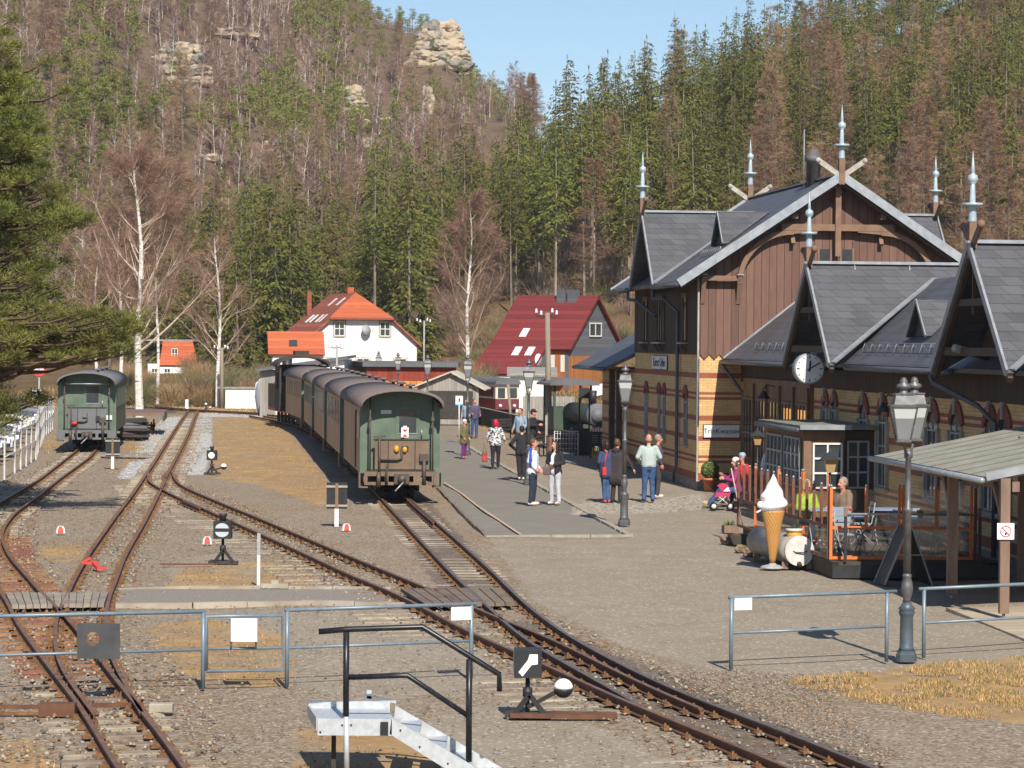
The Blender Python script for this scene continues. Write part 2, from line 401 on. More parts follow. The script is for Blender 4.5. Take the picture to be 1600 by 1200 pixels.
TRK = [W([(-60, 780), (120, 700), (160, 700), (60, 780), (60, 850), (330, 1240), (150, 1240), (-60, 930)]),
       W([(110, 940), (250, 700), (330, 700), (280, 760), (200, 940)]),
       W([(210, 735), (340, 770), (640, 905), (900, 1030), (1300, 1240), (1180, 1240), (700, 1010), (480, 900)]),
       W([(740, 940), (860, 960), (1150, 1095), (1420, 1205), (1300, 1240)]), W([(-20, 1090), (60, 1000), (200, 960), (330, 1090), (420, 1240), (-20, 1240)])]
stones('ballast_gravel', scatter(TRK, 60000, rg), .014, .046, SM, rg)
stones('scattered_gravel', scatter(near, 26000, rg), .010, .026, SM, rg)
stones('white_ballast', scatter(BALL, 15000, rg), .02, .045, SW, rg)
stones('edge_gravel', scatter([W([(1000, 1060), (1140, 1045), (1330, 1060), (1300, 1100), (1420, 1190), (1380, 1200), (1180, 1115)])], 3500, rg), .010, .024, SM, rg)
def blades(name, pts, h0, h1, mats, rng, wd=.006, lean=.6, zf=None):
    n_ = len(pts); h = rng.uniform(h0, h1, n_); a = rng.uniform(0, 2*PI, n_); le = rng.uniform(0, lean, n_)*h
    b = rng.uniform(0, 2*PI, n_); dx, dy = np.cos(a)*wd, np.sin(a)*wd
    zz = zf(pts[:, 0], pts[:, 1]) if zf else np.full(n_, -.02)
    v0 = np.stack([pts[:, 0]-dx, pts[:, 1]-dy, zz], 1); v1 = np.stack([pts[:, 0]+dx, pts[:, 1]+dy, zz], 1)
    v2 = np.stack([pts[:, 0]+np.cos(b)*le, pts[:, 1]+np.sin(b)*le, zz+h], 1)
    V = np.stack([v0, v1, v2], 1).reshape(-1, 3); F = np.arange(3*n_).reshape(-1, 3)
    return npobj(name, npmesh(name, V, F, mats, rng.integers(0, len(mats), n_)), kind='stuff')
GB = [pm('straw_pale', (.62, .42, .20), (.5, .33, .15), s=2, rough=.8, world=True), pm('straw_brown', (.38, .22, .10), (.28, .16, .07), s=2, rough=.8, world=True),
      pm('straw_gold', (.52, .32, .12), (.4, .24, .09), s=2, rough=.8, world=True), pm('grass_green', (.16, .17, .05), (.11, .12, .04), s=2, rough=.8, world=True)]
def jitter(p, n_, s):
    return np.repeat(p, n_, 0)+rg.normal(0, s, (len(p)*n_, 2))
gp_ = jitter(scatter(GRASS[:1], 9000, rg), 12, .10)
keep = np.array([mnoise.noise(Vector((p[0]*1.1, p[1]*.8, 2)))+.6*mnoise.noise(Vector((p[0]*4, p[1]*3, 7))) > -.12 for p in gp_])
blades('dry_grass', gp_[keep], .010, .06, GB, rg)
blades('yard_grass', jitter(scatter(GRASS[1:6]+GRASS[8:9], 3600, rg), 9, .07), .015, .06, GB, rg)
blades('verge_grass', jitter(scatter(GRASS[6:8]+GRASS[9:], 3000, rg), 8, .1), .03, .14, GB, rg, wd=.012)
# fallen dry leaves on the ballast
lp = scatter(TRK[:1]+TRK[4:]+[W([(900, 1100), (1150, 1130), (1300, 1240), (900, 1240)])], 900, rg)
nn_ = len(lp); a = rg.uniform(0, 2*PI, nn_); s_ = rg.uniform(.02, .045, nn_)
V = np.stack([np.stack([lp[:, 0]+np.cos(a+k*PI/2)*s_*(1 if k % 2 else .55), lp[:, 1]+np.sin(a+k*PI/2)*s_*(1 if k % 2 else .55), .04+rg.uniform(-.012, .02, nn_)], 1) for k in range(4)], 1).reshape(-1, 3)
npobj('fallen_leaves', npmesh('fallen_leaves', V, np.arange(4*nn_).reshape(-1, 4), [pm('leaf_orange', (.5, .2, .06), (.38, .2, .1), s=2, rough=.7, world=True), pm('leaf_tan', (.5, .38, .25), (.4, .25, .13), s=2, rough=.7, world=True)], rg.integers(0, 2, nn_)), kind='stuff')
# ================================================================ railway tracks
def smooth_path(pts, step=.35, it=6):
    p = np.array([[q[0], q[1]] for q in pts]); d = np.r_[0, np.cumsum(np.hypot(*np.diff(p, axis=0).T))]
    n_ = max(6, int(d[-1]/step)); t = np.linspace(0, d[-1], n_)
    q = np.stack([np.interp(t, d, p[:, 0]), np.interp(t, d, p[:, 1])], 1)
    for _ in range(it*4):
        q[1:-1] = (q[:-2]+2*q[1:-1]+q[2:])/4
    return q
RT = .115   # rail top
RUST = pm('rusty_rail', (.15, .065, .032), (.095, .042, .024), s=5, rough=.75, world=True, bp=.2)
RHEAD = pm('rail_head', (.25, .14, .085), (.17, .085, .05), s=4, rough=.5, metal=.3, world=True)
RSHINE = pm('worn_rail_head', (.20, .155, .13), (.15, .11, .09), s=4, rough=.42, metal=.5, world=True)
FAST = pm('rusty_fastening', (.23, .115, .04), (.13, .065, .03), s=9, rough=.85, world=True)
TIMB = pm('sleeper_timber', (.33, .27, .20), (.19, .15, .11), s=3, rough=.9, stretch=(1, 7, 1), bp=.5, rnd=.3)
TSTEEL = pm('sleeper_steel', (.25, .11, .055), (.16, .075, .04), s=6, rough=.85, rnd=.2)
PROF = [(-.05, -RT), (.05, -RT), (.05, -RT+.012), (.009, -RT+.03), (.009, -.032), (.03, -.024), (.03, -.004), (.024, 0), (-.024, 0), (-.03, -.004), (-.03, -.024), (-.009, -.032), (-.009, -RT+.03), (-.05, -RT+.012)]
def rail(parent, q, head=RHEAD, clips=True, name='rail', z=RT, flip=1):
    q = np.asarray(q); k = len(q); t = np.gradient(q, axis=0); t /= np.linalg.norm(t, axis=1)[:, None]
    nn = np.stack([t[:, 1], -t[:, 0]], 1); mb = MB(); np_ = len(PROF); vs = []
    for i in range(k):
        for a, b in PROF: vs.append((q[i, 0]+nn[i, 0]*a, q[i, 1]+nn[i, 1]*a, z+b))
    side, top = [], []
    for i in range(k-1):
        for j in range(np_):
            f = (i*np_+j, i*np_+(j+1) % np_, (i+1)*np_+(j+1) % np_, (i+1)*np_+j)
            (top if j in (6, 7, 8) else side).append(f)
    mb.add(vs, side, RUST); o = 0
    m2 = mb.mi(head)
    for f in top: mb.f.append(f); mb.m.append(m2); mb.sm.append(False)
    mb.f.append(tuple(range(np_))); mb.m.append(0); mb.sm.append(False)
    mb.f.append(tuple(range((k-1)*np_, k*np_))[::-1]); mb.m.append(0); mb.sm.append(False)
    if clips:
        d = 0
        for i in range(1, k-1):
            d += np.hypot(*(q[i]-q[i-1]))
            if d > .62:
                d = 0; c = Vector((q[i, 0], q[i, 1], 0)); tv = Vector((t[i, 0], t[i, 1], 0)); nv = Vector((nn[i, 0], nn[i, 1], 0))
                for s in (-1, 1):
                    p = c+nv*s*.068; mb.bar(p-tv*.03+Vector((0, 0, .03)), p+tv*.03+Vector((0, 0, .03)), .035, .035, FAST)
                    mb.bar(p+nv*s*.02+Vector((0, 0, .01)), p+nv*s*.02+Vector((0, 0, .075)), .024, .024, FAST)
                mb.bar(c-nv*.13+Vector((0, 0, .012)), c+nv*.13+Vector((0, 0, .012)), .16, .022, FAST)
    return mb.build(name, parent)
sl_mb = MB(); sl_mb.box(-.72, .72, -.105, .105, -.12, .004, TIMB); SLM = sl_mb.mesh('sleeper')
b_ = bmesh.new(); b_.from_mesh(SLM); bmesh.ops.bevel(b_, geom=b_.edges[:], offset=.012, segments=1, affect='EDGES'); b_.to_mesh(SLM); b_.free()
ss_mb = MB(); ss_mb.prism([(-.12, -.06), (.12, -.06), (.075, .006), (-.075, .006)], (-.62, .62), TSTEEL, 'x'); SSM = ss_mb.mesh('steel_sleeper')
def sleepers(parent, q, mesh=SLM, step=.62, w0=1.0, maxn=98, widen=None, zoff=0.0):
    q = np.asarray(q); d = 0; k = 0; nxt = .2
    for i in range(1, len(q)):
        seg = q[i]-q[i-1]; L = np.hypot(*seg)
        while d+L > nxt and k < maxn:
            p = q[i-1]+seg*(nxt-d)/L; o = bpy.data.objects.new('sleeper', mesh); COL.objects.link(o); o.parent = parent
            o.location = (p[0], p[1], random.uniform(-.012, .004)+zoff); o.rotation_euler = (0, 0, math.atan2(seg[1], seg[0])-PI/2+random.uniform(-.02, .02))
            wd = w0 if widen is None else widen(k); o.scale = (wd*random.uniform(.95, 1.05), random.uniform(.85, 1.05), 1)
            nxt += step; k += 1
        d += L
def gp(pts): return smooth_path([G(a, b, RT) for a, b in pts])
def mid(a, b):
    n_ = min(len(a), len(b)); t = np.linspace(0, 1, n_)
    f = lambda q: np.stack([np.interp(t, np.linspace(0, 1, len(q)), q[:, k]) for k in (0, 1)], 1)
    return (f(a)+f(b))/2
def offs(q, d):
    t = np.gradient(q, axis=0); t /= np.linalg.norm(t, axis=1)[:, None]
    return q+np.stack([t[:, 1], -t[:, 0]], 1)*d
GA = .405
# siding at the left (A): trunk right-hand rail comes from the siding
Ar = gp([(290, 1200), (330, 1255)][::-1]+[(255, 1150), (220, 1108), (185, 1065), (150, 1020), (120, 982), (95, 953), (67, 928), (42, 899), (15, 869), (2, 843), (5, 824), (22, 801), (60, 774), (95, 746), (140, 714), (150, 702), (172, 686)])
Al = gp([(225, 1255), (185, 1200), (140, 1125), (117, 1090), (82, 1047), (62, 1020), (25, 970), (10, 935), (-14, 905), (-40, 872), (-56, 846), (-52, 825), (-32, 803), (0, 784), (62, 748), (120, 703), (144, 686)])
tA = empty('railway_track', (0, 0, 0), 0, 'rusty siding track curving left to the lone green carriage', 'track')
rail(tA, Ar); rail(tA, Al)
mA = offs(Ar, -GA)
k0 = int(np.argmin(np.abs(mA[:, 1]-G(100, 1145)[1])))
sleepers(tA, mA[:int(len(mA)*.12)], SLM, .62, zoff=.010)
sleepers(tA, mA[int(len(mA)*.12):int(len(mA)*.40)], SSM, .56, widen=lambda k: 1.12+.012*k, maxn=50)
sleepers(tA, mA[int(len(mA)*.40):], SLM, .62, zoff=.012)
# straight track (B)
Bl = gp([(147, 1113), (130, 1090), (107, 1062), (90, 1030), (85, 1000), (87, 966), (95, 945), (105, 929), (120, 897), (142, 860), (160, 835), (180, 807), (205, 775), (225, 746), (240, 724), (265, 684), (283, 656), (294, 641)])
Br = gp([(221, 1112), (207, 1085), (187, 1052), (174, 1026), (166, 997), (165, 955), (172, 927), (184, 899), (192, 875), (207, 847), (225, 817), (240, 788), (252, 764), (259, 749), (258, 738)])
tB = empty('railway_track', (0, 0, 0), 0, 'straight rusty track running away up the middle of the yard', 'track')
rail(tB, Bl); rail(tB, Br)
Brf = gp([(259, 747), (266, 733), (272, 722), (284, 700), (297, 673), (303, 655), (309, 641)])
rail(tB, Brf)
k1 = int(len(Bl)*.32)
sleepers(tB, offs(Bl, GA)[k1:], SLM, .62, maxn=98, zoff=.012, w0=1.15)
# far cross track meeting the straight one
far = gp([(232, 634), (262, 637), (300, 640), (345, 642), (400, 645), (440, 648), (470, 652), (490, 656)])
tF = empty('railway_track', (0, 0, 0), 0, 'distant track crossing behind the yard from the train to the shrubs', 'track')
rail(tF, offs(far, .4), RSHINE, False); rail(tF, offs(far, -.4), RSHINE, False); sleepers(tF, far, maxn=60)
# diagonal track (C)
Cl = gp([(232, 738), (231, 750), (240, 757), (254, 764), (275, 775), (312, 791), (350, 808), (400, 830), (480, 866), (552, 900), (612, 923), (650, 942), (695, 967), (737, 989), (800, 1014), (850, 1037), (912, 1065), (955, 1085), (1000, 1104), (1070, 1132), (1125, 1153), (1175, 1174), (1240, 1201), (1340, 1245)])
Cr = gp([(268, 735), (272, 746), (280, 756), (300, 766), (350, 787), (400, 807), (500, 849), (560, 874), (622, 899), (675, 921), (725, 941), (762, 957), (800, 974), (850, 991), (900, 1016), (950, 1041), (1000, 1066), (1050, 1088), (1095, 1106)])
tC = empty('railway_track', (0, 0, 0), 0, 'diagonal rusty track crossing the yard to the near right corner', 'track')
rail(tC, Cl); rail(tC, Cr); sleepers(tC, offs(Cl, GA)[::-1][:], SLM, .62, maxn=98, zoff=-.022)
# platform track (D) under the train
path_x = lambda Y: -2.95-.110*(Y-71.9)
def train_pt(s):
    """point on the platform track s metres beyond the rear of the train"""
    Y = 72.3+s*.994; c = max(0, Y-118); return Vector((path_x(Y)-.0045*c*c*.6, Y, 0))
under = [train_pt(s) for s in (0, 10, 20, 30, 40, 50, 60, 70, 78)]
tD = empty('railway_track', (0, 0, 0), 0, 'platform track with dark oily bed leading under the green train', 'track')
Dl = smooth_path([G(1000, 1101, RT), G(937, 1065, RT), (G(900, 1044, RT)), G(850, 1018, RT), G(800, 982, RT), G(770, 954, RT), G(735, 921, RT), G(707, 896, RT), G(655, 841, RT), G(606, 789, RT)]+[u+Vector((-.39, 0, 0)) for u in under[1:]])
Dr = smooth_path([G(1430, 1226, RT), G(1360, 1196, RT), G(1300, 1172, RT), G(1250, 1151, RT), G(1200, 1132, RT), G(1125, 1105, RT), G(1050, 1076, RT), G(1000, 1052, RT), G(950, 1027, RT), G(900, 1000, RT), G(862, 975, RT), G(825, 946, RT), G(800, 923, RT), G(775, 897, RT), G(712, 841, RT), G(651, 789, RT)]+[u+Vector((.39, 0, 0)) for u in under[1:]])
rail(tD, Dl, RSHINE); rail(tD, Dr, RSHINE); sleepers(tD, offs(Dr, -GA)[int(len(Dr)*.12):], SLM, .62, maxn=98, zoff=-.024)
# check rails and fishplates
def check(parent, q, a, b, d, m=RUST):
    n_ = len(q); r = offs(q, d)[int(n_*a):int(n_*b)]; rail(parent, r, RUST, False, 'check_rail', RT-.004)
check(tD, Dr, .30, .40, -.075); check(tA, Al, .30, .38, .08); check(tC, Cl, .24, .30, .08)
# planked foot crossings
PL = pm('crossing_plank', (.20, .145, .105), (.13, .095, .07), s=2.5, rough=.85, stretch=(1, 1, 1), rnd=.1)
PLG = pm('grey_plank', (.30, .25, .20), (.2, .165, .13), s=2.5, rough=.85, rnd=.1)
def planks(name, quad, n, m, label, z=RT-.005, gap=.05):
    a, b, c, d = [G(x, y, z) for x, y in quad]   # near-left, near-right, far-right, far-left
    t = empty(name, ((a+b)/2)*1.0, 0, label, 'crossing'); t.location.z = 0
    for i in range(n):
        u, v = (i+gap)/n, (i+1-gap)/n; mb = MB(); mb.M = Matrix.Translation(-t.location)
        q = [a.lerp(b, u), a.lerp(b, v), d.lerp(c, v), d.lerp(c, u)]
        mb.slab([p+Vector((0, 0, random.uniform(-.006, .006))) for p in q], .06, m); mb.build('board', t)
planks('plank_crossing', [(18, 946), (163, 943), (170, 924), (8, 926)], 13, PLG, 'weathered grey board crossing in the left-hand rusty track')
planks('plank_crossing', [(662, 943), (805, 941), (782, 918), (625, 919)], 9, PL, 'dark brown board crossing before the platform track')
# dragging path across the yard with pale edging
KB = pm('edging_stone', (.40, .35, .28), (.28, .22, .16), s=1.5, rough=.9, world=True, bp=.4)
PTH = pm('path_grit', (.19, .165, .135), (.25, .215, .175), s=18, rough=.95, world=True, bp=.3)
def strip(name, pts, z, mat, kind='structure'):
    v = [tuple(G(x, y)[:2])+(z,) for x, y in pts]; mb = MB(); mb.add(v, [tuple(range(len(v)))], mat); return mb.build(name, kind=kind)
strip('path', [(178, 943), (640, 944), (612, 922), (186, 921)], .012, PTH)
def kerb_line(name, pts, w_, h_, mat, label=None):
    mb = MB(); q = [G(x, y) for x, y in pts]
    for a, b in zip(q[:-1], q[1:]):
        L = (b-a).length; n_ = max(1, int(L/.9))
        for i in range(n_):
            p0 = a.lerp(b, i/n_+.004); p1 = a.lerp(b, (i+1)/n_-.004); dz = random.uniform(-.006, .006)
            mb.bar(p0+Vector((random.uniform(-.01, .01), 0, h_/2-.03+dz)), p1+Vector((0, 0, h_/2-.03+dz)), w_, h_+.06, mat)
    return mb.build(name, kind='structure')
kerb_line('path_edging', [(182, 922), (300, 918), (430, 918), (612, 921)], .11, .035, KB)
kerb_line('path_edging', [(180, 947), (300, 946), (470, 943), (640, 946)], .16, .05, KB)
kerb_line('path_edging', [(150, 712), (235, 714)], .1, .03, KB); strip('path', [(146, 714), (238, 716), (243, 708), (152, 706)], .010, PTH)
# platform markings and edges
PLN = pm('platform_line', (.50, .36, .26), (.42, .30, .21), s=6, rough=.8, world=True)
def line(name, pts, w_, z, mat):
    q = [G(x, y) for x, y in pts]; mb = MB()
    for a, b in zip(q[:-1], q[1:]):
        d = (b-a).normalized(); n_ = Vector((d.y, -d.x, 0))*w_/2
        mb.add([a-n_+Vector((0, 0, z)), a+n_+Vector((0, 0, z)), b+n_+Vector((0, 0, z)), b-n_+Vector((0, 0, z))], [(0, 1, 2, 3)], mat)
    return mb.build(name, kind='structure')
line('platform_marking', [(694, 754), (722, 772), (745, 790), (790, 820), (814, 836)], .07, .012, PLN)
kerb_line('platform_edging', [(758, 838), (860, 836.5), (984, 836)], .10, .012, pm('edge_sett', (.36, .32, .25), (.27, .235, .185), s=5, rough=.9, world=True))
kerb_line('platform_edging', [(984, 836), (915, 798), (850, 762), (800, 735), (745, 705), (722, 690)], .16, .012, MATS['edge_sett'])
kerb_line('platform_edging', [(760, 838), (735, 815), (700, 780), (675, 752)], .09, .05, pm('platform_kerb', (.16, .125, .10), (.22, .18, .14), s=3, rough=.9, world=True))
# ================================================================ station building
ZUP = Matrix.Identity(4)
SANG = math.atan(.11)
def brickmat():
    m, n, b = newmat('yellow_brick'); b.inputs['Roughness'].default_value = .85
    tc = n.nodes.new('ShaderNodeTexCoord').outputs['Object']; s = nd(n, 'ShaderNodeSeparateXYZ'); n.links.new(tc, s.inputs[0])
    cb = nd(n, 'ShaderNodeCombineXYZ'); n.links.new(mth(n, 'ADD', s.outputs[0], s.outputs[1]), cb.inputs[0]); n.links.new(s.outputs[2], cb.inputs[1])
    br = nd(n, 'ShaderNodeTexBrick'); n.links.new(cb.outputs[0], br.inputs['Vector']); br.inputs['Scale'].default_value = 1
    br.inputs['Brick Width'].default_value = .25; br.inputs['Row Height'].default_value = .077; br.inputs['Mortar Size'].default_value = .008
    br.inputs['Color1'].default_value = (.72, .46, .19, 1); br.inputs['Color2'].default_value = (.58, .36, .145, 1); br.inputs['Mortar'].default_value = (.40, .28, .16, 1)
    z = s.outputs[2]; f = None
    for a, c in ((.25, .48), (.77, .85), (.92, 1.0), (1.43, 1.58), (2.04, 2.20), (2.67, 2.75), (2.82, 2.90), (3.32, 3.48)):
        g = mth(n, 'MULTIPLY', mth(n, 'GREATER_THAN', z, a), mth(n, 'LESS_THAN', z, c)); f = g if f is None else mth(n, 'ADD', f, g)
    red = mixc(n, br.outputs['Fac'], mixc(n, noi(n, tc, 3, 3), (.34, .07, .035), (.25, .05, .03)), (.2, .12, .08))
    c = mixc(n, f, br.outputs['Color'], red)
    c = mixc(n, ramp(n, noi(n, tc, 1.3, 5, .7), .45, .75), c, mixc(n, .4, c, (.3, .18, .09)))
    n.links.new(c, b.inputs['Base Color']); bump(n, b, br.outputs['Fac'], -.3, .01); return m
YB = brickmat()
def boardmat(name, c1, c2, w_=.16, vert=True, rough=.8, gapc=.35, axis='xy'):
    if name in MATS: return MATS[name]
    m, n, b = newmat(name); b.inputs['Roughness'].default_value = rough; b.inputs['Specular IOR Level'].default_value = .25
    tc = n.nodes.new('ShaderNodeTexCoord').outputs['Object']; s = nd(n, 'ShaderNodeSeparateXYZ'); n.links.new(tc, s.inputs[0])
    u = mth(n, 'ADD', s.outputs[0], s.outputs[1]) if vert else s.outputs[2]
    if axis == 'x': u = s.outputs[0]
    if axis == 'y': u = s.outputs[1]
    k = mth(n, 'DIVIDE', u, w_); fr = mth(n, 'FRACT', k); fl = mth(n, 'FLOOR', k)
    wn = nd(n, 'ShaderNodeTexWhiteNoise', noise_dimensions='1D'); n.links.new(fl, wn.inputs['W'])
    mp = nd(n, 'ShaderNodeMapping'); mp.inputs['Scale'].default_value = (6, 6, .7) if vert else (.7, .7, 6); n.links.new(tc, mp.inputs[0])
    c = mixc(n, ramp(n, noi(n, mp.outputs[0], 2.5, 5, .7), .3, .7), c1, c2)
    hs = nd(n, 'ShaderNodeHueSaturation'); n.links.new(mth(n, 'MULTIPLY_ADD', wn.outputs[0], .35, .82), hs.inputs['Value']); n.links.new(c, hs.inputs['Color'])
    gap = mth(n, 'LESS_THAN', mth(n, 'ABSOLUTE', mth(n, 'SUBTRACT', fr, .5)), .46)
    dark = tuple(x*gapc for x in c1)
    n.links.new(mixc(n, gap, dark, hs.outputs[0]), b.inputs['Base Color']); bump(n, b, gap, .5, .015)
    MATS[name] = m; return m
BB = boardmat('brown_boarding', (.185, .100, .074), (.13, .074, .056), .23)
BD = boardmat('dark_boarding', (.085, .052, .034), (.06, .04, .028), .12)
BEAM = pm('brown_beam', (.235, .135, .085), (.16, .095, .065), s=3, rough=.75)
BEAMD = pm('dark_beam', (.09, .055, .035), (.06, .04, .028), s=3, rough=.75)
def slatemat():
    m, n, b = newmat('slate_roof'); b.inputs['Roughness'].default_value = .55
    tc = n.nodes.new('ShaderNodeTexCoord').outputs['Object']; s = nd(n, 'ShaderNodeSeparateXYZ'); n.links.new(tc, s.inputs[0])
    cb = nd(n, 'ShaderNodeCombineXYZ'); n.links.new(mth(n, 'ADD', s.outputs[0], s.outputs[1]), cb.inputs[0]); n.links.new(mth(n, 'MULTIPLY', s.outputs[2], 1.4), cb.inputs[1])
    br = nd(n, 'ShaderNodeTexBrick'); n.links.new(cb.outputs[0], br.inputs['Vector']); br.inputs['Scale'].default_value = 1
    br.inputs['Brick Width'].default_value = .42; br.inputs['Row Height'].default_value = .25; br.inputs['Mortar Size'].default_value = .010
    br.inputs['Color1'].default_value = (.085, .085, .095, 1); br.inputs['Color2'].default_value = (.055, .055, .062, 1); br.inputs['Mortar'].default_value = (.025, .025, .03, 1)
    c = mixc(n, ramp(n, noi(n, tc, 1.2, 5, .6), .35, .7), br.outputs['Color'], mixc(n, .35, br.outputs['Color'], (.13, .13, .135)))
    n.links.new(c, b.inputs['Base Color']); bump(n, b, br.outputs['Fac'], -.35, .012); return m
SL = slatemat()
ZN = pm('zinc_flashing', (.38, .395, .41), (.28, .295, .315), s=4, rough=.42, metal=.35)
ZND = pm('gutter_zinc', (.12, .125, .135), (.085, .09, .1), s=4, rough=.5, metal=.3)
STN = pm('sandstone_trim', (.40, .35, .28), (.3, .26, .2), s=6, rough=.9)
PLI = pm('stone_plinth', (.28, .25, .21), (.19, .17, .14), s=5, rough=.9, bp=.4)
GLS = pm('dark_glass', (.025, .03, .035), (.05, .055, .06), s=1.5, rough=.08, spec=.8)
WFR = pm('white_frame', (.70, .69, .66), (.6, .58, .54), s=8, rough=.6)
GFR = pm('grey_frame', (.36, .36, .36), (.28, .28, .28), s=8, rough=.6)
REDB = pm('red_brick_arch', (.26, .065, .045), (.18, .05, .035), s=12, rough=.85)
FIN = pm('blue_grey_finial', (.40, .48, .52), (.32, .40, .44), s=6, rough=.45, metal=.2)
BLK = pm('black_paint', (.018, .018, .02), (.03, .03, .032), s=6, rough=.5)
orig = Vector((5.6, 80.5, 0))
def station(label): return empty('station_building', orig, SANG, label, 'building')
st = station('station house of brown boards over yellow brick with slate gables and blue-grey finials')
BW, BLn = 8.25, 12.4; EZ, RZ, OH = 6.2, 9.42, .72
# --- tall block walls
mb = MB()
mb.box(0, BW, 0, BLn, .22, 4.02, YB); mb.build('brick_wall', st)
mb = MB(); mb.box(-.04, BW+.04, -.04, BLn+.04, -.05, .22, PLI); mb.build('plinth', st)
mb = MB(); xm = BW/2
mb.prism([(0, 4.02), (BW, 4.02), (BW, EZ+.35), (xm, RZ-.16), (0, EZ+.35)], (-.03, .22), BB)
x = .0
while x < BW-.01:                                             # saw-tooth lower edge of the boards
    mb.prism([(x+.01, 4.03), (x+.29, 4.03), (x+.15, 3.88)], (-.05, -.025), BB); x += .30
mb.build('gable_boarding', st)
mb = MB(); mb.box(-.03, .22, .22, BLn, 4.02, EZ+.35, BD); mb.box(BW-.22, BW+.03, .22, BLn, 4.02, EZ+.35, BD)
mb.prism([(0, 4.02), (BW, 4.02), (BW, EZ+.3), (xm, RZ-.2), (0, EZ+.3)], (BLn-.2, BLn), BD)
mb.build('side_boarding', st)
mb = MB(); mb.box(-.07, -.02, -.075, .02, .22, 6.3, pm('pale_corner_strip', (.42, .38, .33), s=4)); mb.build('corner_strip', st)
# --- roofs
def gable_front(t, apx, hw, za, zb, y0, depth, mats, axis='front'): pass
mb = MB(); y0, y1 = -OH, BLn+OH; T = .13
sl = (RZ-EZ)/(xm+OH)
# main roof: two slopes
mb.slab([(xm, y0, RZ), (-OH, y0, EZ), (-OH, y1, EZ), (xm, y1, RZ)], T, SL)
mb.slab([(xm, y0, RZ), (BW+OH, y0, EZ), (BW+OH, y1, EZ), (xm, y1, RZ)], T, SL)
rf = mb.build('roof', st)
# cross gables (left and right) at ly 6.55
CG, CH, CZ = 6.55, 2.42, 8.58
for sx, xe in ((1, -OH-.02), (-1, BW+OH+.02)):
    mb = MB(); xi = xe+sx*((CZ-EZ)/sl+.35)
    xin = lambda z: xe+sx*(max(0, (z-EZ)/sl)+.1)
    mb.slab([(xe, CG, CZ), (xe, CG-CH, EZ-.05), (xin(EZ), CG-CH, EZ-.05), (xin(CZ), CG, CZ)], T, SL)
    mb.slab([(xe, CG, CZ), (xe, CG+CH, EZ-.05), (xin(EZ), CG+CH, EZ-.05), (xin(CZ), CG, CZ)], T, SL)
    mb.build('cross_gable', rf)
for sx, xe in ((1, -.03), (-1, BW+.03)):
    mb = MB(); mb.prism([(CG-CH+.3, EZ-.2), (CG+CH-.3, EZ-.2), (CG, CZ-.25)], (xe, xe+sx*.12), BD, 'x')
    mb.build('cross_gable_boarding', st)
# flashings
mb = MB()
def barge(p, q, w_=.05, h_=.24, m=ZN): mb.bar(p, q, w_, h_, m)
for xe in (-OH, BW+OH):
    mb.bar((xm, y0-.03, RZ-.03), (xe+(-.05 if xe < 0 else .05), y0-.03, EZ-.06), .05, .25, ZN)
    mb.bar((xm, y1+.03, RZ-.03), (xe, y1+.03, EZ-.06), .05, .22, ZN)
mb.bar((xm, y0, RZ+.03), (xm, y1, RZ+.03), .2, .05, ZN)
for sx, xe in ((1, -OH-.02), (-1, BW+OH+.02)):
    xi = xe+sx*((CZ-EZ)/sl+.1)
    mb.bar((xe, CG, CZ+.03), (xi, CG, CZ+.03), .2, .07, ZN)
    for s in (-1, 1):
        mb.bar((xe-sx*.02, CG, CZ+.01), (xe-sx*.02, CG+s*CH, EZ-.05), .05, .14, ZN)
        mb.bar((xi, CG, CZ+.02), (xe, CG+s*(CH-.02), EZ+.03), .16, .05, ZN)
mb.build('flashing', rf)
for xe, sx in ((-OH, -1), (BW+OH, 1)):
    for ya, yb in ((y0, CG-CH), (CG+CH, y1)): MB().tube([(xe+sx*.06, ya, EZ-.1), (xe+sx*.06, yb, EZ-.1)], .075, ZND, 8).build('gutter', rf)
# small dormer peak on the left slope
def dormer(parent, base, x0, z0, w_, h_, sxd, slope, name='dormer'):
    """triangular dormer; base=(y), front triangle at x0,z0; sxd=+1 roof rises to +x"""
    mb = MB(); y = base; xb = x0+sxd*h_/slope
    mb.add([(x0, y-w_/2, z0), (x0, y+w_/2, z0), (x0, y, z0+h_)], [(0, 1, 2)], BLK)  # flat black fill paints the shade of the deep opening
    mb.slab([(x0-sxd*.12, y, z0+h_+.03), (x0-sxd*.12, y-w_/2-.05, z0), (x0+sxd*.02, y-w_/2-.05, z0+.02), (xb, y, z0+h_+.03)], .05, SL)
    mb.slab([(x0-sxd*.12, y, z0+h_+.03), (x0-sxd*.12, y+w_/2+.05, z0), (x0+sxd*.02, y+w_/2+.05, z0+.02), (xb, y, z0+h_+.03)], .05, SL)
    mb.bar((x0-sxd*.14, y, z0+h_+.02), (x0-sxd*.14, y-w_/2-.05, z0), .03, .08, ZN)
    mb.bar((x0-sxd*.14, y, z0+h_+.02), (x0-sxd*.14, y+w_/2+.05, z0), .03, .08, ZN)
    return mb.build(name, parent)
dormer(rf, 2.2, 1.05, EZ+sl*(1.05+OH)+.02, 1.8, 1.0, 1, sl)
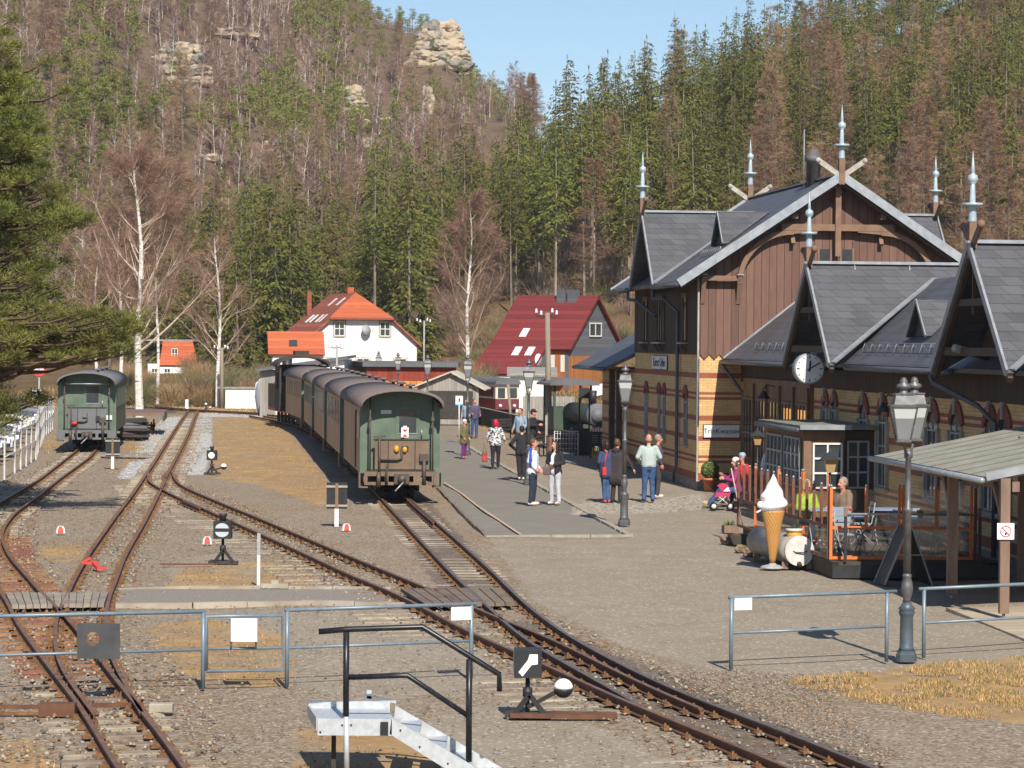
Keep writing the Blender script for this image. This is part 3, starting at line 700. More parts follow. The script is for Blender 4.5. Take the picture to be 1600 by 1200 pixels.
# gable ornament on the front
mb = MB(); yb = -.20
def gz(x): return RZ-sl*abs(x-xm)-.30
zt = 7.86
mb.bar((xm-1.72, yb-.06, zt), (xm+1.72, yb-.06, zt), .12, .20, BEAM)
mb.bar((xm, yb-.08, RZ-.3), (xm, yb-.08, 7.0), .17, .17, BEAM, up=(0, 1, 0))
for s in (-1, 1):
    pts = []
    for i in range(15):
        a = PI/2*i/14; pts.append((xm+s*(1.35+1.62*math.sin(a)), zt-.15-(1.55)*(1-math.cos(a))))
    for p, q in zip(pts[:-1], pts[1:]): mb.bar((p[0], yb-.06, p[1]), (q[0], yb-.06, q[1]), .10, .15, BEAM)
    mb.bar((xm+s*1.35, yb-.06, zt-.1), (xm+s*.62, yb-.06, zt-.04), .1, .2, BEAM)
    # lower bracket with beam out to the eave
    xa, xb2, zb = xm+s*2.97, xm+s*4.05, 6.16+.03
    mb.bar((xa, yb-.06, zb+.12), (xb2, yb-.06, zb+.12), .1, .15, BEAM)
    for xx in (xa, xb2): mb.bar((xx, yb-.12, zb+.2), (xx, .0, zb-.62), .13, .13, BEAM, up=(1, 0, 0)); mb.box(xx-.1, xx+.1, yb-.22, yb+.1, zb+.21, zb+.24, ZN)
    for xx in (xm+s*1.1, xm+s*1.25): pass
    mb.bar((xm+s*1.35, yb-.3, zt+.33), (xm+s*1.35, 0, zt+.33), .18, .16, BEAM); mb.bar((xm+s*1.35, -.02, zt-.1), (xm+s*1.35, yb-.05, zt-.5), .1, .12, BEAM, up=(1, 0, 0))
mb.build('gable_bracket', st)
mb = MB()
for dx in (-.34, .34):
    mb.box(xm+dx-.17, xm+dx+.17, -.05, .02, 6.55, 7.22, BLK)
    for e in (-.19, .19): mb.box(xm+dx+e-.03, xm+dx+e+.03, -.075, .02, 6.5, 7.26, BEAM)
mb.build('attic_window', st)
mb = MB()
for s in (-1, 1):   # soffit rafters
    for y in np.arange(-.55, -.1, .2): pass
    mb.bar((xm, -.42, RZ-.24), (xm+s*(xm+OH-.1), -.42, EZ-.16), .5, .05, BEAMD)
mb.build('soffit', rf)
def finial(parent, x, y, z, s=1.0, cross=None, wood=True):
    mb = MB()
    if wood: mb.box(x-.09*s, x+.09*s, y-.09*s, y+.09*s, z-.35, z+.42*s, BEAM)
    b = z+.42*s
    mb.lathe([(.10*s, 0), (.10*s, .02*s), (.085*s, .34*s), (.085*s, .36*s), (.24*s, .37*s), (.24*s, .43*s), (.07*s, .44*s), (.055*s, .85*s), (.04*s, .86*s), (.115*s, .92*s), (.125*s, .99*s), (.105*s, 1.06*s), (.04*s, 1.1*s), (.05*s, 1.12*s), (.004*s, 1.62*s)], FIN, (x, y, b), 10)
    fo = mb.build('finial', parent)
    if cross:
        mb = MB(); ax, m = cross
        for sg in (-1, 1):
            L = .86*s; dx, dz = sg*L*.82, L*.56
            p = Vector((x, y, z-.12)); q = p+(Vector((dx, 0, dz)) if ax == 'x' else Vector((0, dx, dz)))
            mb.bar(p, q, .06, .15, m); mb.sph(q, .09, m, 8, 6)
        mb.build('crossed_boards', fo)
    return fo
finial(st, xm, y0+.02, RZ+.06, 1.0, ('x', pm('weathered_board', (.45, .40, .34), (.3, .27, .24), s=5, rough=.85)))
finial(st, xm, y1, RZ+.06, 1.0, ('x', MATS['weathered_board']))
finial(st, -OH, CG, CZ+.04, .95, ('y', BEAM)); finial(st, BW+OH, CG, CZ+.04, .95, ('y', BEAM))
mb = MB(); CHB = pm('chimney_cladding', (.13, .12, .12), (.09, .085, .085), s=5, rough=.6)
mb.lathe([(.22, 0), (.22, .95), (.25, .96), (.25, 1.12), (.21, 1.13), (.17, 1.3), (.05, 1.34)], CHB, (xm-.12, 2.6, RZ-.35), 10); mb.build('chimney', st)
mb = MB(); mb.tube([(xm-.55, 2.0, RZ-.3), (xm-.55, 2.0, RZ+1.55)], .016, ZN, 5); mb.build('lightning_rod', st)
def snowguard(parent, p, q, h=.16, n=11):
    mb = MB(); p = Vector(p); q = Vector(q)
    for k in (0, 1): mb.tube([p+Vector((0, 0, h*(.55+k*.6))), q+Vector((0, 0, h*(.55+k*.6)))], .009, ZN, 5)
    for i in range(n+1):
        c = p.lerp(q, i/n); mb.tube([c+Vector((.10, 0, -.0)), c+Vector((0, 0, h*1.2)), c+Vector((-.10, 0, -.09))], .009, ZN, 4)
        mb.tube([c+Vector((0, 0, h*1.2)), c+Vector((0, .05, 0))], .008, ZN, 4)
    return mb.build('snow_guard', parent)
xg = .55; snowguard(rf, (xg, -.4, EZ+sl*(xg+OH)+.02), (xg, 2.6, EZ+sl*(xg+OH)+.02), n=9)
def pipe(name, pts, parent, r=.055): return MB().tube(pts, r, ZND, 8).build(name, parent)
pipe('downpipe', [(-OH-.06, 4.0, EZ-.15), (-OH-.06, 4.0, EZ-.45), (-.5, 3.8, 5.8), (-.1, 3.3, 5.35), (-.1, 3.3, .55), (-.2, 3.25, .35), (-.2, 3.25, .05)], st)
pipe('downpipe', [(-OH-.06, 9.1, EZ-.15), (-OH-.06, 9.1, EZ-.4), (-.5, 8.9, 5.75), (-.15, 7.3, 5.25)], st)
pipe('conduit', [(-.03, -.12, 3.9), (-.03, -.12, 1.9)], st, .02)
# --- windows of the left side wall
FY = lambda px: None
def side_y(px, lx=0):
    s = (px-800)/FPX; # world X = s*Y on facade line
    # orig + R(lx, ly)
    c, sn = math.cos(SANG), math.sin(SANG)
    # X=5.6+c*lx-sn*ly ; Y=80.5+sn*lx+c*ly
    return (5.6+c*lx-s*(80.5+sn*lx))/(sn+s*c)
SAND = pm('window_void', (.12, .10, .08), (.08, .065, .05), s=4)
def arch_window(parent, y, w_, z0, z1, lx=0.0, stone=False, name='window', frame=GFR):
    """narrow arched window on a wall facing -x at x=lx"""
    r = w_/2; pts = [(y-r, z0), (y+r, z0), (y+r, z1-r)]+[(y+r*math.cos(a), z1-r+r*1.0*math.sin(a)) for a in np.linspace(0, PI, 9)[1:-1]]+[(y-r, z1-r)]
    mb = MB(); mb.prism(pts, (lx-.012, lx+.05), GLS, 'x'); o = mb.build(name, parent)
    mb = MB()
    for a in (y-r+.03, y, y+r-.03): mb.box(lx-.03, lx-.013, a-.02, a+.02, z0, z1-r*.6, frame)
    for zz in (z0+.03, (z0+z1)/2, z1-r): mb.box(lx-.032, lx-.013, y-r, y+r, zz-.02, zz+.02, frame)
    mb.build('frame', o)
    mb = MB(); R = r+.16
    for a0, a1 in zip(np.linspace(.35, PI-.35, 9)[:-1], np.linspace(.35, PI-.35, 9)[1:]):
        q = [(y+(r)*math.cos(a0), z1-r+r*math.sin(a0)), (y+R*math.cos(a0), z1-r+R*1.15*math.sin(a0)), (y+R*math.cos(a1), z1-r+R*1.15*math.sin(a1)), (y+r*math.cos(a1), z1-r+r*math.sin(a1))]
        mb.prism(q, (lx-.05, lx+.02), REDB, 'x')
    mb.build('arch', o)
    mb = MB(); mb.box(lx-.09, lx+.02, y-r-.08, y+r+.08, z0-.1, z0-.005, STN)
    if stone:
        mb.box(lx-.08, lx+.02, y-r-.13, y-r-.005, z0, z1-r+.05, STN); mb.box(lx-.08, lx+.02, y+r+.005, y+r+.13, z0, z1-r+.05, STN)
        mb.prism([(y-.05, z1-.05), (y+.05, z1-.05), (y+.07, z1+.30), (y-.07, z1+.30)], (lx-.09, lx+.02), STN, 'x')
    mb.build('surround', o); return o
for px, w_ in ((1010.7, .62), (1030.5, .46), (1038.5, .46), (1072, .62)):
    arch_window(st, side_y(px), w_, 1.25, 2.85)
for px, w_ in ((1010.7, .55), (1034, 1.35), (1072, .6)):
    y = side_y(px); mb = MB(); mb.box(-.06, .0, y-w_/2, y+w_/2, 4.45, 5.75, GLS); o = mb.build('upper_window', st)
    mb = MB(); k = 3 if w_ > 1 else 1
    for a in np.linspace(-w_/2, w_/2, k+1): mb.box(-.085, -.03, y+a-.05, y+a+.05, 4.4, 5.9, BEAMD)
    mb.box(-.10, -.03, y-w_/2-.08, y+w_/2+.08, 5.76, 5.9, BEAM); mb.build('frame', o)
    mb = MB(); mb.box(-.24, -.03, y-w_/2-.12, y+w_/2+.12, 4.34, 4.38, ZN)
    for s in (-.3, .3): mb.bar((-.05, y+s*w_, 4.1), (-.2, y+s*w_, 4.32), .08, .08, BEAMD)
    mb.build('sill', o)
def signboard(name, label, w_, h_, txt, size, face, loc, cat='sign', sp=1.0):
    """face: 'x' -> faces local -x of the station, 'y' -> faces -y"""
    t = empty(name, st.matrix_basis @ Vector(loc) if False else (Matrix.Translation(orig) @ Matrix.Rotation(SANG, 4, 'Z')) @ Vector(loc), SANG+(0 if face == 'y' else -PI/2), label, cat)
    mb = MB(); mb.box(-w_/2-.02, w_/2+.02, -.012, .02, -h_/2-.02, h_/2+.02, BLK); mb.box(-w_/2, w_/2, -.022, -.0125, -h_/2, h_/2, SGN); mb.build('board', t)
    o = npobj('lettering', text_mesh(txt, size, LET, .006, sp), t); o.rotation_euler = (PI/2, 0, 0); o.location = (0, -.027, 0); return t
SGN = pm('sign_white', (.72, .71, .68), (.66, .65, .62), s=3, rough=.5); LET = pm('letter_black', (.03, .03, .035), s=4, rough=.6)
signboard('station_sign', 'white sign with dark place name high on the shaded brick side wall', 2.9, .42, 'Kurort Oybin', .42, 'x', (-.03, side_y(1032), 3.72))
signboard('drinking_water_sign', 'white drinking water sign with black lettering on the brick wall by the flower pot', 1.08, .37, 'TrinKwasser', .205, 'y', (.69, -.04, 1.73), sp=1.05)
mb = MB(); mb.box(-.03, -.0, -.17, .17, -.33, .33, SGN); t_ = mb.build('notice', None, 'small white paper notice on the shaded brick wall between the windows', 'notice', loc=(Matrix.Translation(orig) @ Matrix.Rotation(SANG, 4, 'Z')) @ Vector((-.0, side_y(1060), 1.75)), rz=SANG)

# --- far low wing beyond the tall block
mb = MB(); mb.box(.02, 6.5, BLn+.0, BLn+8, 0, 3.45, YB); mb.build('far_wing_wall', st)
mb = MB(); mb.slab([(-.95, BLn+.6, 3.5), (-.95, BLn+8.6, 3.5), (3, BLn+8.6, 5.6), (3, BLn+.1, 5.6), (-.2, BLn+.1, 3.9)], .12, SL)
mb.tube([(-1.0, BLn+.6, 3.42), (-1.0, BLn+8.6, 3.42)], .07, ZND, 6); mb.build('far_wing_roof', st)
# porch columns seen as dark verticals
mb = MB()
for y in (BLn+.9, BLn+2.6): mb.box(-.5, -.3, y, y+.2, 0, 3.4, BEAMD)
mb.build('porch_post', st)

# --- near wing
WX, WEX, WEZ, WRD, WRZ = 1.3, .33, 3.9, 3.1, 6.02; WY1, WY0 = -.03, -41.0; WRE = .72
mb = MB(); mb.box(WX, WX+6, WY0, WY1, .2, 3.22, YB); mb.build('wing_wall', st)
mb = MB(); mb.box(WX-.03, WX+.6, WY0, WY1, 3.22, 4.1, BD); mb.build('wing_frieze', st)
mb = MB(); mb.box(WX-.04, WX+6, WY0, WY1, -.05, .2, PLI); mb.build('wing_plinth', st)
wsl = (WRZ-WEZ)/(WRD-.39); xr = WEX+WRD
mb = MB()
mb.slab([(WRE, WY0, WEZ), (WRE, WY1, WEZ), (xr, WY1, WRZ), (xr, WY0, WRZ)], .12, SL)
mb.slab([(xr, WY0, WRZ), (xr, WY1, WRZ), (xr+4, WY1, WRZ-.9), (xr+4, WY0, WRZ-.9)], .12, SL)
wr = mb.build('wing_roof', st)
GYS = (-13.45, -28.05, -42.6); GH_, GZ = 2.65, 6.37
for gi, gy in enumerate(GYS[:2]):
    nx_, fx = (WX-.03), WEX-.06
    mb = MB(); xi = WEX+(GZ-WEZ)/wsl
    back = WEX+9.5
    for s in (-1, 1):
        # slope, inner edge follows the valley
        mb.slab([(fx, gy, GZ), (fx, gy+s*GH_, WEZ-.03), (WEX+.05, gy+s*GH_, WEZ-.03), (xr, gy+s*GH_*(1-(WRZ-WEZ)/(GZ-WEZ)), WRZ), (back, gy+s*GH_*(1-(WRZ-WEZ)/(GZ-WEZ)), WRZ), (back, gy, GZ)], .11, SL)
    g = mb.build('clock_gable_roof' if gi == 0 else 'wing_gable_roof', st)
    mb = MB(); mb.bar((fx, gy, GZ+.04), (back, gy, GZ+.04), .2, .07, ZN)
    for s in (-1, 1):
        mb.bar((fx-.03, gy, GZ), (fx-.03, gy+s*GH_, WEZ-.03), .05, .16, ZN)
        mb.bar((xr, gy+s*GH_*(1-(WRZ-WEZ)/(GZ-WEZ)), WRZ+.02), (WEX+.02, gy+s*GH_, WEZ+.03), .15, .04, ZN)
    for k in range(5): mb.tube([(fx+1.2+k*1.4, gy-.04, GZ+.02), (fx+1.2+k*1.4, gy-.16, GZ-.2)], .02, ZN, 5)
    mb.build('flashing', g)
    mb = MB(); mb.prism([(gy-GH_+.35, WEZ-.1), (gy+GH_-.35, WEZ-.1), (gy, GZ-.28)], (WX-.25, WX-.10), BD, 'x'); 
    # dark framing in the gable mouth
    zc = GZ-1.15; hw = (GZ-zc)/(GZ-WEZ)*GH_
    mb.bar((fx+.1, gy-hw+.1, zc), (fx+.1, gy+hw-.1, zc), .08, .14, BEAMD); mb.bar((fx+.1, gy, GZ-.1), (fx+.1, gy, zc-.25), .07, .07, BEAMD, up=(1, 0, 0))
    zc = WEZ+.35; hw = (GZ-zc)/(GZ-WEZ)*GH_; mb.bar((fx+.1, gy-hw+.1, zc), (fx+.1, gy+hw-.1, zc), .1, .16, BEAMD)
    for s in (-1, 1): mb.bar((fx+.06, gy, GZ-.14), (fx+.06, gy+s*(GH_-.05), WEZ-.17), .10, .12, BEAMD)
    mb.build('gable_frame', st)
    finial(st, fx+.05, gy, GZ+.06, .86, ('y', BEAM))
for a, b in ((WY0, GYS[1]-GH_), (GYS[1]+GH_, GYS[0]-GH_), (GYS[0]+GH_, WY1)): MB().tube([(WRE-.06, a, WEZ-.09), (WRE-.06, b, WEZ-.09)], .07, ZND, 8).build('gutter', wr)
mb = MB(); mb.bar((WRE, WY1-.02, WEZ+.02), (xr, WY1-.02, WRZ+.02), .08, .06, ZN); mb.build('flashing', wr)
dormer(wr, -19.7, 1.55, WEZ+wsl*(1.55-WRE)+.02, 1.6, .8, 1, wsl)
snowguard(wr, (1.1, GYS[0]-GH_-.1, WEZ+wsl*(1.1-WRE)+.02), (1.1, GYS[1]+GH_+.1, WEZ+wsl*(1.1-WRE)+.02), n=12)
snowguard(wr, (1.1, GYS[0]+GH_+.2, WEZ+wsl*(1.1-WRE)+.02), (1.1, -3.2, WEZ+wsl*(1.1-WRE)+.02), n=8)
mb = MB()
for y, x in ((-21.5, 2.2), (-23.3, 2.75)):
    mb.lathe([(.14, 0), (.08, .1), (.08, .42), (.14, .43), (.14, .52), (.04, .58)], ZND, (x, y, WEZ+wsl*(x-WRE)), 8)
mb.build('roof_vent', wr)
pipe('downpipe', [(WRE-.06, WY1-.3, WEZ-.15), (WRE, WY1-.35, 3.6), (WX-.3, WY1-.5, 3.2), (WX-.08, WY1-.55, 2.9), (WX-.08, WY1-.55, .1)], st)
pipe('downpipe', [(WEX-.06, GYS[1]+GH_+.15, WEZ-.15), (WEX, GYS[1]+GH_+.2, 3.6), (WX-.3, GYS[1]+GH_-.8, 3.15), (WX-.08, GYS[1]+GH_-1.3, 2.8), (WX-.08, GYS[1]+GH_-1.3, .1)], st)
for px, w_ in ((1291, .55), (1305, .55), (1351, .85), (1381, .85), (1459, .9), (1496, .9), (1549, .8), (1571, .8)):
    arch_window(st, side_y(px, WX), w_, 1.0, 2.95, WX, True)
# brown door leaf area between the corner and the clock gable
WDN = pm('door_wood', (.20, .11, .05), (.13, .075, .04), s=3, rough=.6)
GLOWP = newmat('painted_sun_glow')[0]; b = GLOWP.node_tree.nodes['Principled BSDF']; b.inputs['Base Color'].default_value = (.7, .35, .12, 1); b.inputs['Emission Color'].default_value = (1, .45, .12, 1); b.inputs['Emission Strength'].default_value = .55  # emissive orange, a glow put in for sunlight on the doors
ya, yb_ = WY1-.7, side_y(1272, WX)
mb = MB(); mb.box(WX-.10, WX+.02, yb_, ya, .2, 3.35, WDN); dw = mb.build('door_wall', st)
nleaf = 5
for i in range(nleaf):
    a = ya+(yb_-ya)*(i+.5)/nleaf; w_ = abs(yb_-ya)/nleaf
    mb = MB(); m_ = GLOWP if i in (3, 4) else GLS
    mb.box(WX-.125, WX-.10, a-w_*.34, a+w_*.34, 1.1, 2.75, GLS); do = mb.build('door', st)
    mb = MB()
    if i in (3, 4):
        for k in (-.2, .02, .2): mb.box(WX-.13, WX-.126, a+k*w_-.05*w_, a+k*w_+.05*w_, 1.5 if i == 3 else 1.0, 2.6, GLOWP)
        mb.build('sun_glow_strip', do)
    mb = MB()
    for k in np.linspace(-.36, .36, 4): mb.box(WX-.15, WX-.128, a+k*w_-.025, a+k*w_+.025, .9, 2.8, BEAM)
    for zz in (1.0, 1.75, 2.75): mb.box(WX-.155, WX-.128, a-w_*.38, a+w_*.38, zz-.03, zz+.03, BEAM)
    mb.box(WX-.17, WX-.12, a-w_*.46, a-w_*.40, .2, 3.2, WDN)
    mb.build('frame', do)
# lamps under the eave
for y in (side_y(1216, WX), side_y(1409, WX)):
    t = empty('wall_lamp', (Matrix.Translation(orig) @ Matrix.Rotation(SANG, 4, 'Z')) @ Vector((WX, y, 3.0)), SANG, 'black swan-neck wall lamp '+('above the wooden doors' if y > -12 else 'on the brick wall above the near street lamp'), 'lamp')
    MB().tube([(-.02, 0, 0), (-.12, 0, .18), (-.32, 0, .22), (-.42, 0, .1), (-.42, 0, 0)], .018, BLK, 6).build('bracket', t)
    MB().lathe([(.04, .04), (.06, 0), (.19, -.16), (.185, -.17), (.05, -.03)], BLK, (-.42, 0, 0), 12).build('lamp_shade', t)
# loudspeaker under the second gable
t = empty('loudspeaker', (Matrix.Translation(orig) @ Matrix.Rotation(SANG, 4, 'Z')) @ Vector((WEX+.5, GYS[1]+1.0, 4.25)), SANG-.5, 'tube loudspeaker under the eave of the second wing gable', 'loudspeaker')
MB().tube([(.35, .5, -.2), (-.25, -.25, 0)], .07, BLK, 8).build('body', t); MB().tube([(-.25, -.25, 0), (-.45, -.5, .07)], .085, STN, 8).build('front', t)
# station clock on its bracket
cl = empty('station_clock', (Matrix.Translation(orig) @ Matrix.Rotation(SANG, 4, 'Z')) @ Vector((WEX-.12, -14.0, 3.76)), rad(8), 'round white station clock with black hands hanging below the slate gable', 'clock')
CLS = pm('clock_case', (.30, .34, .35), (.24, .27, .28), s=5, rough=.4, metal=.3)
mb = MB(); mb.M = Matrix.Rotation(PI/2, 4, 'X'); mb.lathe([(.34, -.15), (.385, -.12), (.385, .12), (.36, .14), (.355, .125)], CLS, n=32); mb.build('case', cl)
for s, nm in ((-1, 'dial'), (1, 'rear_dial')):
    mb = MB(); mb.M = Matrix.Rotation(PI/2, 4, 'X'); z0 = .126 if s < 0 else -.156
    mb.lathe([(.35, z0), (.35, z0+.006), (.001, z0+.007)], SGN, n=32, smooth=False); dl = mb.build(nm, cl)
    if s < 0:
        mb = MB()
        for k in range(12):
            a = k*PI/6; r0, r1 = (.255, .325) if k % 3 == 0 else (.285, .325); wd = .028 if k % 3 == 0 else .02
            mb.bar((r0*math.sin(a), -.137, r0*math.cos(a)), (r1*math.sin(a), -.137, r1*math.cos(a)), wd, .006, LET, up=(0, 1, 0))
        mb.build('hour_mark', dl)
        mb = MB()
        for a, L, wd in ((rad(5), .2, .04), (rad(60), .3, .03)):
            mb.bar((-.07*math.sin(a), -.146, -.07*math.cos(a)), (L*math.sin(a), -.146, L*math.cos(a)), wd, .006, LET, up=(0, 1, 0))
        mb.build('hand', dl)
MB().bar((.3, 0, 0), (1.0, .1, 0), .07, .07, BLK).build('bracket', cl)

# ================================================================ garden kiosk beside the wing
SM4 = Matrix.Translation(orig) @ Matrix.Rotation(SANG, 4, 'Z')
ki = empty('kiosk', SM4 @ Vector((-.45, -16.6, 0)), SANG, 'brown glazed kiosk with flat felt roof and white barred windows on the cafe terrace', 'kiosk')
KX, KY = 1.74, 4.6
FELT = pm('roofing_felt', (.235, .215, .175), (.18, .165, .135), s=3, rough=.9, bp=.2)
mb = MB(); mb.box(0, .98, .0, KY, 0, 2.3, WDN); mb.build('wall', ki)
mb = MB(); mb.box(.98, KX, .12, KY, 0, 2.3, BEAMD); mb.build('painted_shade_wall', ki)  # darker brown paints in the shade on this recessed part
mb = MB(); mb.box(-.16, KX, -.3, KY+.1, 2.34, 2.44, FELT); mb.bar((-.18, -.32, 2.40), (1.08, -.32, 2.40), .05, .12, ZN); mb.tube([(-.22, -.3, 2.33), (-.22, KY+.1, 2.33)], .06, ZND, 8); mb.build('roof', ki)
mb = MB(); mb.box(-.015, .99, -.03, -.002, 2.12, 2.3, BEAM); mb.box(-.02, .16, -.035, -.002, 0, 2.12, BEAM); mb.build('corner_trim', ki)
def sash(parent, x0, x1, z0, z1, y, nx_, nz_, m, face='y', name='window'):
    mb = MB()
    def B(M_, a, b, c, d, e, f, mm):
        if face == 'y': M_.box(a, b, c, d, e, f, mm)
        else: M_.box(c, d, a, b, e, f, mm)
    B(mb, x0, x1, y-.01, y+.02, z0, z1, GLS); o = mb.build(name, parent); mb = MB()
    for i in range(nx_+1): a = x0+(x1-x0)*i/nx_; B(mb, a-.022, a+.022, y-.045, y-.012, z0, z1, m)
    for i in range(nz_+1): a = z0+(z1-z0)*i/nz_; B(mb, x0-.02, x1+.02, y-.048, y-.012, a-.022, a+.022, m)
    mb.build('frame', o); return o
sash(ki, .22, .90, .95, 2.0, -.012, 2, 3, WFR)
sash(ki, 1.08, 1.58, .95, 2.05, .108, 2, 3, GFR)
for k in range(2): sash(ki, .3+k*2.1, 2.1+k*2.1, .95, 2.1, -.012, 4, 3, GFR, 'x')
# ================================================================ rolling stock
GRN = pm('carriage_green', (.125, .165, .12), (.085, .12, .085), s=2.5, rough=.5)
GRND = pm('dull_green', (.06, .09, .06), (.045, .065, .045), s=2.5, rough=.6)
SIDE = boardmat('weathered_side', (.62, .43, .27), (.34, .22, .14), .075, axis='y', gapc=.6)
SIDEG = boardmat('green_side', (.17, .17, .10), (.10, .12, .075), .075, axis='y', gapc=.6)
RFM = pm('carriage_roof', (.115, .09, .085), (.15, .12, .11), s=1.2, rough=.8, bp=.15)
RFG = pm('grey_roof', (.10, .10, .105), (.13, .13, .135), s=1.2, rough=.8, bp=.15)
PNB = pm('dirty_panel', (.20, .135, .09), (.14, .09, .06), s=2, rough=.7)
PNG_ = pm('grey_panel', (.15, .155, .16), (.12, .12, .125), s=2, rough=.6)
UND = pm('underframe', (.035, .03, .027), (.055, .045, .035), s=4, rough=.8)
IRON = pm('old_iron', (.11, .085, .07), (.07, .055, .045), s=5, rough=.6, metal=.3)
YEL = pm('yellow_fitting', (.6, .33, .03), (.5, .26, .02), s=5, rough=.5)
REDP = pm('red_paint', (.55, .05, .035), (.45, .04, .03), s=5, rough=.5)
MAR = pm('maroon_paint', (.16, .03, .035), (.12, .025, .03), s=3, rough=.45)
CRM = pm('cream_paint', (.62, .56, .46), (.55, .48, .4), s=3, rough=.5)
PINK = pm('gangway_red', (.42, .12, .12), (.35, .1, .1), s=4, rough=.7)
def roof_prof(hw=1.13, z0=2.62, z1=3.08, n=14):
    pts = [(hw*math.cos(a), z0+(z1-z0)*math.sin(a)**.8) for a in np.linspace(0, PI, n+1)]
    return pts
def rwheelset(mb, y, r=.28):
    for s in (-1, 1):
        mb2 = MB()
        mb.tube([(s*.36, y, r), (s*.43, y, r)], r, UND, 16); mb.tube([(s*.43, y, r), (s*.47, y, r)], r*.35, IRON, 8)
    mb.tube([(-.4, y, r), (.4, y, r)], .05, UND, 6)
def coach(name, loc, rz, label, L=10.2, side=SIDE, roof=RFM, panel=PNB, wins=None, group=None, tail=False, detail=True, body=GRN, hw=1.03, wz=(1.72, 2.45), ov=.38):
    t = empty(name, loc, rz, label, 'carriage', group); z0, z1 = .80, 2.66; CRMF = CRM if side is SIDE else GRND
    mb = MB()
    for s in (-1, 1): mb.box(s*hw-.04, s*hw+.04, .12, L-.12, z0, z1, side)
    mb.box(-hw+.04, hw-.04, .12, L-.12, z0, z0+.08, UND); mb.build('body', t)
    for e, y in ((-1, .12), (1, L-.12)):
        mb = MB(); mb.prism([(-hw-.05, z0), (hw+.05, z0), (hw+.05, z1)]+[(x*.9, z-.05) for x, z in roof_prof()[1:-1]]+[(-hw-.05, z1)], (y-.05, y+.05), body); w_ = mb.build('end_wall', t)
        if e < 0:
            dx = .2
            mb = MB(); mb.box(dx-.32, dx+.32, y-.085, y-.052, .95, 2.6, body); d = mb.build('door', w_)
            mb = MB(); mb.box(dx-.23, dx+.23, y-.095, y-.08, 1.88, 2.52, GLS); mb.box(dx-.25, dx+.25, y-.105, y-.09, 1.86, 1.885, ZN); mb.build('pane', d)
            mb = MB(); mb.tube([(dx+.38, y-.1, 1.78), (dx+.38, y-.1, 1.98)], .02, ZN, 6); mb.build('handle', d)
    mb = MB(); pr = roof_prof(); ins = [(x*.955, z-.06) for x, z in pr]
    k = len(pr); vs = []
    for y in (-.74, L+ov): vs += [(x, y, z) for x, z in pr]+[(x, y, z) for x, z in ins]
    inn = [(k+i, k+i+1, 3*k+i+1, 3*k+i) for i in range(k-1)]
    fs = [(i, i+1, 2*k+i+1, 2*k+i) for i in range(k-1)]
    fs += [(i, i+1, k+i+1, k+i) for i in range(k-1)]+[(2*k+i, 2*k+i+1, 3*k+i+1, 3*k+i) for i in range(k-1)]+[(0, k, 3*k, 2*k), (k-1, 2*k-1, 4*k-1, 3*k-1)]
    mb.add(vs, inn, UND, True); mb.add(vs, fs, roof, True); r_ = mb.build('roof', t)  # roof underside coloured dark to deepen the shade below the overhang
    for y in (1.2, L*.5, L-1.2): MB().lathe([(.05, 0), (.05, .12), (.13, .13), (.13, .17), (.03, .2)], roof, (.35, y, 3.0), 8).build('roof_vent', r_)
    if wins is None: wins = [1.3+i*(L-2.6)/7 for i in range(8)]
    for s in (-1, 1):
        for y in wins:
            mb = MB(); x = s*(hw+.045); mb.box(min(x, x+s*.012), max(x, x+s*.012), y-.24, y+.24, wz[0], wz[1], GLS); w_ = mb.build('window', t)
            if detail:
                mb = MB(); x = s*(hw+.058)
                for a, b, c, d in ((y-.265, y-.235, wz[0]-.03, wz[1]+.03), (y+.235, y+.265, wz[0]-.03, wz[1]+.03)): mb.box(min(x, x+s*.006), max(x, x+s*.006), a, b, c, d, CRMF)
                mb.build('frame', w_)
    mb = MB()
    for s in (-1, 1): mb.box(s*.8-.05, s*.8+.05, -.1, L+.1, .58, .80, UND)
    for y in (L*.42, L*.58): mb.box(-.7, .7, y-.3, y+.3, .35, .62, UND)
    mb.build('underframe', t)
    for y in (1.75, L-1.75):
        mb = MB(); 
        for s in (-1, 1): mb.box(s*.55-.04, s*.55+.04, y-.85, y+.85, .28, .48, UND)
        mb.box(-.55, .55, y-.12, y+.12, .3, .55, UND); bg_ = mb.build('bogie', t)
        for dy in (-.6, .6):
            mb = MB(); rwheelset(mb, y+dy); mb.build('wheelset', bg_)
    # rear buffer beam
    mb = MB(); b = panel
    mb.box(-.98, .98, -.30, -.2, .74, .86, b); mb.box(-.98, .98, -.30, -.2, .50, .58, b)
    for x in (-.98, -.42, .36, .9): mb.box(x-.02, x+.09, -.30, -.2, .58, .74, b)
    mb.box(-.18, .22, -.42, -.2, .54, .80, IRON); mb.tube([(.02, -.40, .67), (.02, -.62, .67)], .11, IRON, 12); mb.tube([(.06, -.6, .60), (-.18, -.75, .36)], .022, ZN, 6)
    mb.box(-.9, .9, -.3, .2, .86, .90, UND); mb.build('buffer_beam', t)
    mb = MB()
    mb.box(-.70, .74, -.28, -.23, .92, 1.72, panel); mb.box(-.73, .77, -.30, -.22, 1.70, 1.735, UND)
    for x in (-.34, .38): mb.box(x-.012, x+.012, -.295, -.285, .92, 1.70, UND)
    mb.build('gate', t)
    for x in (-.83, .85):
        mb = MB(); mb.tube([(x, -.30, .9), (x, -.30, 2.85)], .022, IRON, 6); mb.box(x-.04, x+.04, -.34, -.26, 2.22, 2.32, IRON); mb.build('hand_rail', t)
    for s in (-1, 1):
        mb = MB(); mb.box(s*1.0-.12, s*1.0+.12, -.30, .25, .42, .46, panel); mb.box(s*1.1-.02, s*1.1+.02, -.28, .22, .46, .82, body if s > 0 else panel); mb.build('step', t)
